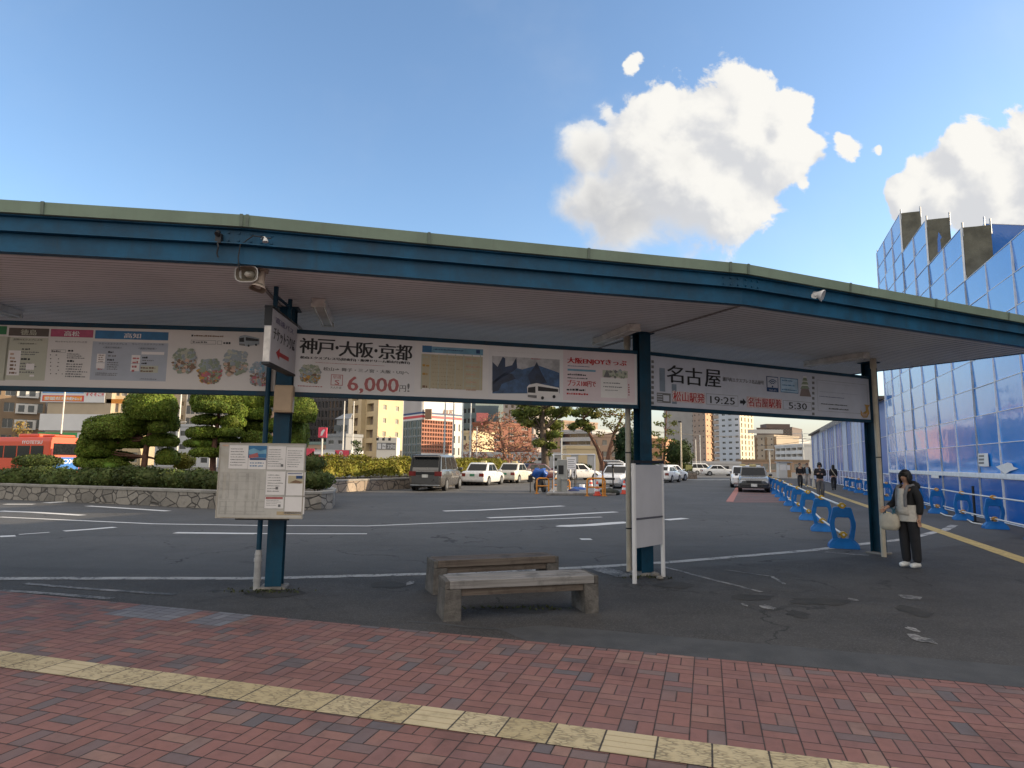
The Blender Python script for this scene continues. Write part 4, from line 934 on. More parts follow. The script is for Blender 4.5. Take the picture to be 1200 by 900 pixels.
# second hoarding wall crossing behind
c = at(1153, 262, 27.0)
r = thing('cross_hoarding', 'dark blue sheeted scaffold wall crossing behind the stepped hoarding, at right', 'hoarding', (c.x, c.y, 0), R(4))
sheetwall(r, 0, 16, .1, c.z, 2.0, 1.9, SHEETD, .004, -.0)
g = MB(); g.box(0, 16, .05, .7, 0, c.z-.05); g.build('backing', OLIVE, r)
g = MB(); g.cyl((0, -.02, c.z-.4), (0, -.02, c.z+.3), .03, n=8); g.build('scaffold_tube', MATS['galvanised'], r)
# far, lower fence with pale and blue panels under a flat roof edge
s1, z1 = wallpt(980, 494.6); s2 = 62.
r = thing('panel_fence', 'long low site wall of pale and blue panels under a thin brown roof edge', 'wall', (W0.x, W0.y, 0), WANG)
PALEP = gloss_blue('pale_sheet', (.40, .47, .62), .5, .0, .02); FENB = gloss_blue('fence_blue', (.03, .13, .42), .4, .1, .03)
x = sA0+.05; k = 0
while x < s2:
    wd = (2.8, 3.9, 1.9, 4.8, 2.4)[k % 5]; e_ = min(s2, x+wd)
    sheetwall(r, x, e_, 1.2, z1-.12, 1.9, 1.6, (FENB, PALEP)[k % 2], .003, 0, True, 'panel')
    x = e_; k += 1
sheetwall(r, sA0+.05, s2, .03, 1.18, 1.8, 1.2, SHEETD, .004, 0, True, 'panel')
g = MB(); g.box(sA0+.05, s2, -6, .35, z1-.11, z1+.06); g.build('roof_edge', mat('roof_brown', (.14, .11, .08), .7), r)
g = MB(); g.box(sA0+.05, s2, -.6, -.03, 0, z1-.12); g.build('backing', SHEETD, r)
g = MB()
for k in range(24): g.box(sA0+1+k*1.3, sA0+1.14+k*1.3, .36, .52, z1-.45, z1-.05)
g.build('gutter_bracket', MATS['galvanised'], r)
# station stand-in added outside the frame to the right to shade the forecourt
ST = thing('station_shade_block', 'large unseen stand-in for the station, added behind the blue hoarding to shade the forecourt', 'building', (0, 0, 0))
g = MB(); g.box(27, 60, -40, 17.5, 0, 15); g.box(33, 60, 17.6, 22, 0, 13); g.build('wall', mat('shade_block_wall', (.35, .34, .33), .7), ST)
g = MB(); g.box(26.5, 60.5, -40.5, 18, 15, 15.5); g.build('roof', mat('shade_block_roof', (.2, .2, .2), .6), ST)

# ------------------------------------------------------------------ plastic barriers with pipes
PB = mat('barrier_blue', (.004, .13, .40), .5, spec=.3, var=.15, scale=4, dirt=.25, dcol=(.04, .12, .22)); YEL = mat('clamp_yellow', (.50, .30, .012), .5, var=.2); PIPE = mat('pipe_white', (.66, .64, .60), .4, var=.05); ORC = mat('clamp_orange', (.55, .27, .05), .5)
def barrier_proto(name, label, span, clamp):
    r = thing(name, label, 'barrier', (0, 0, 0), 0)     # local x across, y along the pipe
    out = [(-.27, 0), (.27, 0), (.265, .08), (.185, .17), (.228, .42), (.228, .50), (.165, .77), (.14, .79), (-.14, .79), (-.165, .77), (-.228, .50), (-.228, .42), (-.185, .17), (-.265, .08)]
    inn = [(-.07, .19), (.07, .19), (.10, .20), (.112, .25), (.146, .41), (.146, .48), (.132, .565), (.105, .59), (-.105, .59), (-.132, .565), (-.146, .48), (-.146, .41), (-.112, .25), (-.10, .20)]
    g = MB(); n = len(out)
    def yy(z): return .05+.13*max(0, (.17-z)/.17)**1.4 + .02*(1-z/.8)
    V = [(x, -yy(z), z) for x, z in out]+[(x, -yy(z), z) for x, z in inn]+[(x, yy(z), z) for x, z in out]+[(x, yy(z), z) for x, z in inn]
    Fc = []
    for i in range(n):
        j = (i+1) % n
        Fc += [(i, j, n+j, n+i), (2*n+i, 3*n+i, 3*n+j, 2*n+j), (i, 2*n+i, 2*n+j, j), (n+i, n+j, 3*n+j, 3*n+i)]
    g.add(V, Fc); g.build('frame', PB, r, bevel=.012)
    for z, mt in ((.82, clamp), (.26, clamp)):
        g = MB(); g.cyl((0, -.06, z), (0, .06, z), .058, n=12); g.box(-.03, .03, -.05, .05, z-.085, z-.04); g.cyl((-.075, 0, z), (.075, 0, z), .022, n=8); g.build('clamp', mt, r, bevel=.006)
        if span:
            g = MB(); g.cyl((0, -.1, z), (0, span, z), .021, n=10); g.build('pipe', PIPE, r)
    return r
b0 = Vector((6.55, 12.95, 0)); LD = Vector((.332, .943, 0)).normalized(); ang = math.atan2(LD.y, LD.x)-math.pi/2
GL = 'row of blue barriers left of the walkway'; GR = 'row of blue barriers along the hoarding'
bp_ = barrier_proto('traffic_barrier', 'nearest blue plastic barrier of the left row, with yellow pipe clamps, by the third post', 3.5, YEL)
bp_.location = b0; bp_.rotation_euler.z = ang; bp_['group'] = GL
ORD = ('second', 'third', 'fourth', 'fifth', 'sixth', 'seventh', 'eighth', 'ninth', 'tenth', 'eleventh', 'twelfth', 'thirteenth')
d_ = 0
for k in range(12):
    d_ += 3.4 if k < 2 else 3.55
    dup(bp_, b0+LD*d_, ang+random.uniform(-.05, .05), '%s blue plastic barrier of the left row, counting from the nearest' % ORD[k])
g = MB()
rb = barrier_proto('traffic_barrier', 'blue plastic barrier with orange clamps at the right edge of the photo, by the hoarding', 2.95, ORC)
r0 = W0+WN*.82-WD*4.35; rb.location = (r0.x, r0.y, 0); rang = WANG-math.pi/2; rb.rotation_euler.z = rang; rb['group'] = GR
for k in range(10):
    q = r0+WD*(2.9*(k+1))+WN*random.uniform(-.05, .05)
    dup(rb, q, rang+random.uniform(-.08, .08), ('blue barrier of the hoarding row, %s from the right edge, behind the standing woman' if k == 1 else 'blue barrier of the hoarding row, %s from the right edge') % ORD[k])
q = r0-WD*2.9; dup(rb, q, rang, 'blue barrier of the hoarding row beyond the right edge of the photo')
c = gp(1143, 612); g = MB(); g.cyl((0, 0, 0), (0, 0, 1.05), .035, n=10); g.cyl((0, 0, 0), (0, 0, .03), .09, n=12)
tag(g.build('bollard', DARK, loc=c), 'thin black post in front of the blue hoarding between two barriers', 'bollard')
g = MB(); pts = [gp(*p) for p in ((1093, 601), (1102, 602), (1108, 605), (1132, 609), (1140, 614), (1158, 617), (1168, 616), (1160, 613))]
g.tube([p+Vector((0, 0, .03)) for p in pts], .022, 6); tag(g.build('hose', PIPE), 'white hose lying loosely on the ground below the hoarding barriers', 'hose')

# ------------------------------------------------------------------ stone planters
def stone_mat(name, c1, c2, sc_=2.3):
    m = bpy.data.materials.new(name); m.use_nodes = True; t = NT(m.node_tree); b = t.n['Principled BSDF']
    ob = t.node('ShaderNodeTexCoord').outputs['Object']
    vv = t.vmath('MULTIPLY', ob, (1, 1, 1.35))
    v = t.node('ShaderNodeTexVoronoi', in_Scale=sc_); t.link(vv, v.inputs['Vector'])
    e = t.node('ShaderNodeTexVoronoi', feature='DISTANCE_TO_EDGE', in_Scale=sc_); t.link(vv, e.inputs['Vector'])
    c = t.mix(t.sep(v.outputs['Color'])[0], c1, c2)
    c = t.mix(t.math('MULTIPLY', t.step(t.noise(ob, 6, 6, .7), .45, .75), .5), c, tuple(q*.5 for q in c1))
    f = t.step(e.outputs['Distance'], .015, .05)
    t.link(t.mix(f, (.085, .078, .07), c), b.inputs['Base Color']); b.inputs['Roughness'].default_value = .85
    bn = t.node('ShaderNodeBump', in_Strength=.9, in_Distance=.04); t.link(t.math('ADD', f, t.math('MULTIPLY', t.noise(ob, 9, 4), .6)), bn.inputs['Height']); t.link(bn.outputs[0], b.inputs['Normal'])
    return m
STONE = stone_mat('crazy_stone', (.17, .155, .135), (.33, .30, .26)); STONE2 = stone_mat('block_stone', (.24, .19, .15), (.36, .30, .24), 1.8)
CAPM = mat('coping', (.27, .255, .23), .85, var=.2, scale=2, bump=.4, bscale=30, dirt=.5, dcol=(.13, .12, .10)); SOIL = mat('soil', (.10, .075, .045), .95, var=.4, scale=3, bump=.8, bscale=12)
def planter(poly, label, st, hgt=.58):
    c = Vector((sum(p[0] for p in poly)/len(poly), sum(p[1] for p in poly)/len(poly), 0))
    r = thing('stone_planter', label, 'planter', c, 0, 'raised planting beds'); n = len(poly)
    Q = [Vector((p[0], p[1], 0))-c for p in poly]
    def inset(d):
        o = []
        for i in range(n):
            a = (Q[i]-Q[i-1]).normalized(); b_ = (Q[(i+1) % n]-Q[i]).normalized(); nn = Vector((-(a+b_).y, (a+b_).x, 0)).normalized(); o.append(Q[i]+nn*d)
        return o
    I = inset(.32); z = Vector((0, 0, 1))
    g = MB(); g.ring_prism(Q, I, z*(hgt-.09)); g.build('wall', st, r)
    g = MB(); g.ring_prism([p+z*(hgt-.09) for p in inset(-.03)], [p+z*(hgt-.09) for p in inset(.36)], z*.09); g.build('coping', CAPM, r, bevel=.012)
    g = MB(); g.add([p+z*(hgt-.12) for p in inset(.3)], [tuple(range(n))]); g.build('soil', SOIL, r)
    return r
planter([(-34, 29.3), (-26, 26.9), (-18.95, 24.31), (-14.15, 22.72), (-9.62, 21.0), (-8.2, 20.75), (-6.9, 20.75), (-6.1, 21.1), (-5.9, 21.7), (-6.3, 23.5), (-8, 28), (-10.5, 33), (-20, 36.5), (-34, 37)], 'long kerbside planter faced in crazy stone under the cloud pruned pines', STONE)
planter([(-9.6, 31.0), (-8.75, 31.5), (-8.0, 33.6), (-6.0, 37.3), (-3.9, 42), (-1.8, 47.5), (-.2, 53), (.6, 58), (-2.5, 59), (-4.5, 53), (-8, 44), (-11, 36)], 'farther planter with a sunlit low stone wall and clipped hedge, behind the parked taxis', STONE2, .62)
c = gp(808, 561); 
pl3 = planter([(c.x+.75, c.y-.3), (c.x+.9, c.y+1), (c.x-.4, c.y+6), (c.x-5, c.y+7), (c.x-7, c.y+3), (c.x-2, c.y-.2)], 'small planter with a warm lit stone end, right of the blank standing board', STONE2, .75)
# ------------------------------------------------------------------ vegetation
def leafmat(name, c, rand=.45, trans=.25):
    m = bpy.data.materials.new(name); m.use_nodes = True; t = NT(m.node_tree); b = t.n['Principled BSDF']
    gm = t.node('ShaderNodeNewGeometry'); rv = gm.outputs['Random Per Island']; ob = t.node('ShaderNodeTexCoord').outputs['Object']
    cc = t.mix(t.step(t.noise(ob, .9, 4, .6), .35, .65), tuple(q*.72 for q in c), tuple(q*1.25 for q in c))
    h = t.node('ShaderNodeHueSaturation'); t.link(cc, h.inputs['Color'])
    t.link(t.math('ADD', t.math('MULTIPLY', rv, 2*rand), 1-rand), h.inputs['Value']); t.link(t.math('ADD', t.math('MULTIPLY', t.math('FRACT', t.math('MULTIPLY', rv, 9.1)), .06), .47), h.inputs['Hue'])
    t.link(h.outputs[0], b.inputs['Base Color']); b.inputs['Roughness'].default_value = .7; b.inputs['Specular IOR Level'].default_value = .25
    if trans:
        tr = t.node('ShaderNodeBsdfTranslucent'); t.link(h.outputs[0], tr.inputs['Color']); mx = t.node('ShaderNodeMixShader', in_Fac=trans); out = t.n['Material Output']
        t.link(b.outputs[0], mx.inputs[1]); t.link(tr.outputs[0], mx.inputs[2]); t.link(mx.outputs[0], out.inputs[0])
    MATS[name] = m; return m
NIWA = leafmat('pine_needles', (.125, .172, .024), .42, .12); JUNI = leafmat('juniper', (.075, .10, .028)); HEDG = leafmat('hedge_leaves', (.21, .20, .03)); DKPN = leafmat('dark_pine', (.12, .14, .03)); OLVP = leafmat('olive_pine', (.17, .15, .04))
AUT = leafmat('autumn_leaves', (.33, .17, .105), .5, .35); CONI = leafmat('dark_conifer', (.022, .045, .016)); YTREE = leafmat('yellow_leaves', (.30, .21, .06)); BUSH = leafmat('bush_leaves', (.045, .065, .02)); OLV2 = leafmat('hedge_green', (.09, .11, .03))
BARK = mat('bark', (.10, .075, .055), .9, var=.4, scale=8, bump=.9, bscale=25); BARKR = mat('bark_red', (.15, .075, .05), .9, var=.4, scale=8, bump=.8, bscale=25); TWIG = mat('twig', (.12, .075, .06), .9)
def limb(g, pts, r0, r1, mi=0, n=7):
    k = len(pts); g.tube(pts, [r0+(r1-r0)*i/(k-1) for i in range(k)], n, mi)
def niwaki(base, Y, pads, label, trunk, seed, dens=1.0):
    rg = random.Random(seed); k = Y/756
    b0 = at(base[0], base[1], Y); b0.z = .45
    r = thing('cloud_pruned_pine', label, 'tree', b0, 0, 'pruned pines in the planter')
    tp = [at(x, y, Y) for x, y in trunk]; tp[0] = b0.copy()
    C, N = [], []; core = MB(); lim = []
    for i, (x, y, rx, ry) in enumerate(pads):
        p = at(x, y, Y+rg.uniform(-.6, .6)); ax, az = rx*k*1.04, ry*k*1.22; ay = min(ax, 1.0)*rg.uniform(.85, 1.05)+.1
        n = int((ax*ay*3.5+2.0*az*ax)*1900*dens)
        c, nn = shell_pts((p.x, p.y, p.z), (ax, ay, az), n, .93, 1.04, -.62); C.append(c); N.append(nn)
        core.blob((p.x, p.y, p.z), (ax*.95, ay*.95, az*.95), 20, .04, 0, seed*31+i, p.z-az*.66)
        lim.append(p)
    C = np.concatenate(C); N = np.concatenate(N)
    o = quads_np(leaf_quads(C, .042, 2.0, tilt=.6, N=N), 'crown', NIWA, None, core); o.parent = r; o.matrix_parent_inverse = r.matrix_basis.inverted()
    g = MB(); limb(g, tp, .14, .06)
    for p in lim:
        q = min(tp, key=lambda t_: (t_-p).length if t_.z < p.z+.2 else 99); limb(g, [q, q.lerp(p, .5)+Vector((0, 0, -.06)), p], .05, .025, 0, 6)
    wbuild(g, 'trunk', BARKR, r)
    return r
niwaki((168, 553), 26.5, [(178,477,26,19),(173,485,18,7),(200,497,9,10),(141,500,34,12),(186,501,10,8),(153,519,19,8),(189,517,19,8),(116,512,16,6),(113,524,15,6),(116,536,20,6),(105,519,9,9),(196,537,12,10),(160,492,14,7),(128,506,24,10),(120,519,22,9),(112,529,18,8),(125,546,22,7),(104,541,14,8),(140,536,14,6)],
       'broad cloud pruned pine at left with a long low arm, above the stone planter', [(168,553),(170,535),(173,515),(179,498),(178,480)], 1)
niwaki((250, 553), 25.5, [(256,471,27,13),(249,478,20,7),(279,482,10,9),(245,493,17,6),(273,495,14,7),(240,508,19,7),(270,507,14,6),(237,520,18,6),(264,516,14,5),(243,531,17,6),(270,528,12,6)],
       'tall tiered cloud pruned pine just left of the notice board', [(250,553),(250,530),(254,505),(257,480)], 2)
niwaki((326, 553), 27.0, [(296,470,15,11),(301,484,15,10),(298,501,15,8),(301,515,16,8),(354,483,16,15),(347,510,14,17),(340,495,16,9),(326,466,24,14),(330,500,20,9),(325,522,24,8)],
       'cloud pruned pine behind the first canopy post and its pole', [(326,553),(327,525),(325,495),(326,470)], 3)
def shrub(px, py, rx, ry, Y, m, label, group, name='shrub', dens=520, leaf=.07, cat='shrub', seed=0, amp=.16):
    k = Y/756; p = at(px, py, Y); base = Vector((p.x, p.y, max(0, p.z-ry*k)))
    r = thing(name, label, cat, base, 0, group)
    ax, az = rx*k, ry*k; ay = min(ax, max(.5, az*1.3)); n = int((ax*ay*3.2+2.4*az*ax)*dens)
    c, nn = shell_pts((p.x, p.y, p.z), (ax, ay, az), n, .8, 1.1, -.8)
    core = MB().blob((p.x, p.y, p.z), (ax*.88, ay*.88, az*.88), 14, amp, 0, seed)
    o = quads_np(leaf_quads(c, leaf, 1.8, tilt=.7, N=nn), 'foliage', m, None, core); o.parent = r; o.matrix_parent_inverse = r.matrix_basis.inverted()
    g = MB(); 
    for q in (-.3, .1, .35): limb(g, [base+Vector((q*ax*.4, 0, -.05)), Vector((p.x+q*ax, p.y, p.z))], .03, .012, 0, 5)
    wbuild(g, 'stem', BARK, r); return r
LB = 'low dark green juniper in the dense row along the top of the stone planter'
for i, (x, y, rx, ry) in enumerate(((-25,560,34,14),(18,560,24,12),(50,557,22,11),(72,563,22,15),(103,562,22,13),(128,560,22,12),(152,558,20,12),(178,561,22,13),(205,562,22,12),(232,563,22,13),(258,566,20,12),(290,567,22,12),(330,566,22,12))):
    Yb = 25.6-.0115*(x+25)*1.0
    shrub(x, y, rx, ry, max(21.6, Yb), JUNI, LB, 'junipers along the stone planter', seed=i)
shrub(45, 541, 27, 8, 31, JUNI, 'dark spreading juniper in front of the orange bus', None, seed=41)
shrub(366, 543, 15, 10, 24, JUNI, 'rounded dark shrub beside the notice board, upper of the two at the planter end', None, seed=42)
shrub(372, 563, 18, 11, 22.4, JUNI, 'wide low shrub spilling over the rounded end of the stone planter', None, seed=43)
shrub(215, 541, 12, 10, 29, HEDG, 'loose yellow green shrub between the two left pines', None, seed=44)
def hedge(pts, w_, z0, z1, m, label, dens=420, leaf=.08):
    P_ = [Vector((p[0], p[1], 0)) for p in pts]; c = P_[0].copy()
    r = thing('hedge', label, 'hedge', c, 0); C, N = [], []; core = MB()
    for a, b_ in zip(P_, P_[1:]):
        d = b_-a; L = d.length; d.normalize(); nn = Vector((-d.y, d.x, 0)); n = int(L*(w_+2*(z1-z0))*dens)
        u = rng.uniform(0, L, n); per = rng.uniform(0, w_+2*(z1-z0), n); hz = z1-z0
        off = np.where(per < hz, -w_/2, np.where(per < hz+w_, per-hz-w_/2, w_/2)); zz = np.where(per < hz, z0+per, np.where(per < hz+w_, z1, z1-(per-hz-w_)))
        nx = np.where(per < hz, -1., np.where(per < hz+w_, 0, 1.)); nz = np.where((per >= hz) & (per < hz+w_), 1., .2)
        wob = .12*np.sin(u*2.1+zz*3)+.09*np.sin(u*5.3+1)+.05*rng.normal(size=n)
        off = off+nx*wob*.8; zz = zz+(nz > .5)*wob*1.1
        pts_ = np.array(a)[None]+u[:, None]*np.array(d)[None]+off[:, None]*np.array(nn)[None]; pts_[:, 2] = zz
        C.append(pts_); N.append(nx[:, None]*np.array(nn)[None]+nz[:, None]*np.array([[0, 0, 1.]]))
        q = nn*(w_/2-.1); core.prism([a-q+Vector((0, 0, z0+.12)), a+q+Vector((0, 0, z0+.12)), a+q*.9+Vector((0, 0, z1-.12)), a-q*.9+Vector((0, 0, z1-.12))], b_-a)
    C = np.concatenate(C); N = np.concatenate(N)
    o = quads_np(leaf_quads(C, leaf, 1.7, tilt=.8, N=N), 'foliage', m, None, core); o.parent = r; o.matrix_parent_inverse = r.matrix_basis.inverted()
    g = MB()
    for a, b_ in zip(P_, P_[1:]):
        for k in range(int((b_-a).length/.8)):
            q = a.lerp(b_, (k+.5)/max(1, int((b_-a).length/.8))); g.cyl((q.x, q.y, .45), (q.x+random.uniform(-.1, .1), q.y, z0+.3), .03, n=5)
    wbuild(g, 'stem', BARK, r); return r
hedge([(-10.0, 33.2), (-9.2, 35), (-7.3, 38.4), (-5.2, 43), (-3.2, 48.3), (-1.8, 53), (-1, 57)], 1.3, .72, 1.58, HEDG, 'clipped yellow green hedge in the farther planter behind the parked van')
cc = gp(808, 561); hedge([(cc.x+.2, cc.y+.9), (cc.x-1.2, cc.y+2.5), (cc.x-4.6, cc.y+4.6)], 1.5, .72, 1.62, OLV2, 'short low hedge right of the blank standing board', 300, .1)
def tree(name, label, Y, base, trunk, clumps, m, bark, r0, leaf=.16, dens=60, depth=1.0, branches=(), sparse=1.0, z0=0., group=None, seed=0, core=False, flat=.75):
    """trunk: pixel path; clumps: (px, py, rpx) of the leaf masses"""
    rg = random.Random(seed); k = Y/756; tp = [at(x, y, Y) for x, y in trunk]; tp[0].z = z0
    r = thing(name, label, 'tree', tp[0], 0, group)
    g = MB(); limb(g, tp, r0, r0*.4, 0, 9); C, N = [], []; cm = MB()
    top = tp[-1]
    for i, (x, y, rp) in enumerate(clumps):
        p = at(x, y, Y+rg.uniform(-1, 1)*depth*rp*k*1.6); R_ = rp*k
        n = int(R_*R_*dens*sparse*4); d = rng.normal(size=(n, 3)); d /= np.linalg.norm(d, axis=1, keepdims=True); rad = rng.uniform(.25, 1, (n, 1))**.5
        rad = rad*(1+.25*np.sin(d[:, :1]*4+i)*np.sin(d[:, 2:]*5+i*2))
        c = np.array(p)+d*rad*np.array([R_, R_*1.0, R_*flat]); C.append(c); N.append(d+np.array([0, 0, .5]))
        if core: cm.blob(p, (R_*.75, R_*.75, R_*flat*.7), 10, .2, 0, seed*17+i)
        q = min(tp[1:], key=lambda t_: (t_-p).length+(3 if t_.z > p.z else 0)); mid = q.lerp(p, .55)+Vector((rg.uniform(-.2, .2), rg.uniform(-.2, .2), rg.uniform(-.1, .3)))*R_
        limb(g, [q, mid, p], r0*.28, r0*.07, 0, 6)
        for _ in range(3):
            e = p+Vector((rg.uniform(-1, 1), rg.uniform(-1, 1), rg.uniform(-.4, .9)))*R_*.85; limb(g, [mid.lerp(p, .6), mid.lerp(e, .7), e], r0*.1, r0*.03, 0, 4)
    for br in branches: limb(g, [at(x, y, Y) for x, y in br], r0*.25, r0*.05, 0, 6)
    C = np.concatenate(C); N = np.concatenate(N)
    o = quads_np(leaf_quads(C, leaf, 1.6, tilt=.9, N=N), 'crown', m, None, cm if core else None); o.parent = r; o.matrix_parent_inverse = r.matrix_basis.inverted()
    wbuild(g, 'trunk', bark, r); return r
tree('autumn_tree', 'broad autumn tree with thin orange and pink leaves, behind the white taxis', 76, (590, 560), [(592,563),(592,545),(591,530),(588,515),(586,500)],
     [(560,535,14),(575,540,14),(592,538,15),(608,537,14),(620,535,12),(553,522,11),(566,520,14),(582,518,15),(600,520,15),(616,520,12),(626,527,9),(560,505,11),(575,502,13),(591,500,13),(606,505,12),(618,510,10),(570,492,9),(585,488,10),(599,492,9),(548,533,8)], AUT, TWIG, .34, .17, 26, 1.0, sparse=.8, seed=5)
tree('pine_tree', 'big open pine with a thick trunk, left of the downpipe and behind the parking island', 66, (640, 563), [(640,564),(639,545),(638,525),(636,505),(635,480),(634,462)],
     [(608,484,11),(623,482,14),(640,481,14),(655,484,12),(663,480,10),(633,496,14),(650,498,13),(618,496,9),(640,511,12),(651,509,9),(631,519,9),(646,522,9),(641,532,7),(613,491,9),(630,468,15),(648,466,14),(660,470,10),(614,472,12)], DKPN, BARK, .46, .2, 62, 1.0, seed=6, core=True, flat=.62)
tree('pine_tree', 'leaning pine with dense green pads on its left side, just left of the downpipe', 72, (705, 560), [(706,562),(706,545),(700,525),(690,507),(684,490)],
     [(674,484,9),(686,482,11),(697,486,9),(682,495,10),(671,500,8),(690,501,8),(698,474,12),(680,470,12)], DKPN, BARKR, .3, .2, 64, .8, seed=7, core=True, flat=.6)
tree('pine_tree', 'thin brownish pine with bare crossing branches, partly behind the downpipe', 70, (710, 560), [(709,562),(711,545),(714,528),(720,508),(729,488)],
     [(705,486,9),(715,482,10),(726,486,9),(736,483,9),(743,489,8),(711,497,7),(722,499,8),(735,498,8),(704,508,6),(728,510,6)], OLVP, BARKR, .3, .18, 34, .9, [[(711,548),(704,530),(697,515),(690,508)],[(713,535),(722,525),(735,512)],[(710,552),(725,540),(742,532)]], seed=8, flat=.8)
tree('conifer', 'dense dark green rounded conifer directly left of the middle post', 63, (734, 560), [(734,560),(734,540),(734,520)], [(734,532,13),(731,520,13),(738,520,13),(734,509,11),(742,532,10),(728,536,9)], CONI, BARK, .2, .17, 130, .8, seed=9, core=True, flat=1.0)
tree('pine_tree', 'slender tiered pine right of the middle post, before the grey apartment block', 70, (777, 560), [(777,562),(778,545),(779,525),(780,505),(781,480)],
     [(781,487,6),(773,497,7),(790,496,7),(769,508,7),(786,506,8),(776,515,8),(789,517,7),(768,521,7),(780,526,9),(793,526,7),(771,532,7),(782,476,6)], DKPN, BARKR, .16, .17, 34, .8, seed=10, flat=.5)
tree('round_bush', 'large dark rounded bush beside the tall lamp post, right of the middle post', 68, (796, 556), [(796,560),(796,545),(796,532)], [(796,530,14),(788,535,10),(804,535,10),(800,524,10),(790,525,9)], BUSH, BARK, .16, .16, 130, .9, seed=11, core=True, flat=.95)
tree('street_tree', 'small thin yellow leaved street tree behind the orange bus', 92, (25, 545), [(25,556),(25,530),(26,512)], [(22,503,8),(30,506,8),(20,513,8),(32,515,8),(26,497,7),(27,522,8)], YTREE, TWIG, .12, .2, 22, .8, seed=12)
tree('street_tree', 'small dark street tree before the cream billboard at the apartment block', 92, (417, 545), [(419,556),(419,540),(418,528)], [(418,520,6),(420,527,6),(418,534,6),(419,541,5)], BUSH, TWIG, .1, .2, 60, .8, seed=13)
for i, (x, y, r_) in enumerate(((603,548,9),(618,547,9),(666,547,8),(681,548,8))):
    shrub(x, y, r_*1.5, r_*.6, 84, BUSH, ('flat topped dark shrub under the autumn tree', 'flat topped dark shrub between autumn tree and big pine', 'dark shrub behind the parking information panel', 'dark shrub behind the white hatchback roof')[i], None, dens=60, leaf=.2, seed=60+i)
shrub(557, 556, 8, 4, 52, JUNI, 'dark shrub between the two parked white taxis', None, dens=300, leaf=.1, seed=70)
# ------------------------------------------------------------------ vehicles
GLASS = mat('car_glass', (.006, .008, .010), .18, var=.1, spec=.3); TYRE = mat('tyre', (.015, .015, .016), .85); RIM = mat('rim', (.35, .36, .37), .35, metal=.8); BLKP = mat('black_trim', (.012, .012, .013), .45)
def paint(name, c, metal=0., rough=.28): return mat(name, c, rough, metal=metal, var=.05, coat=.8)
PWHT = paint('paint_white', (.70, .70, .69)); PCRM = paint('paint_cream', (.62, .58, .50)); PSLV = paint('paint_silver', (.115, .11, .105), .5, .3); PBLK = paint('paint_black', (.012, .012, .014)); PSTL = paint('paint_steel', (.11, .115, .12), .5); PRED = paint('paint_darkred', (.06, .012, .014))
REDL = mat('tail_red', (.16, .010, .010), .2, spec=.7); CLEAR = mat('headlight', (.60, .62, .63), .12, spec=.8); PLATE = mat('number_plate', (.62, .62, .58), .4); GPLATE = mat('green_plate', (.05, .22, .12), .4)
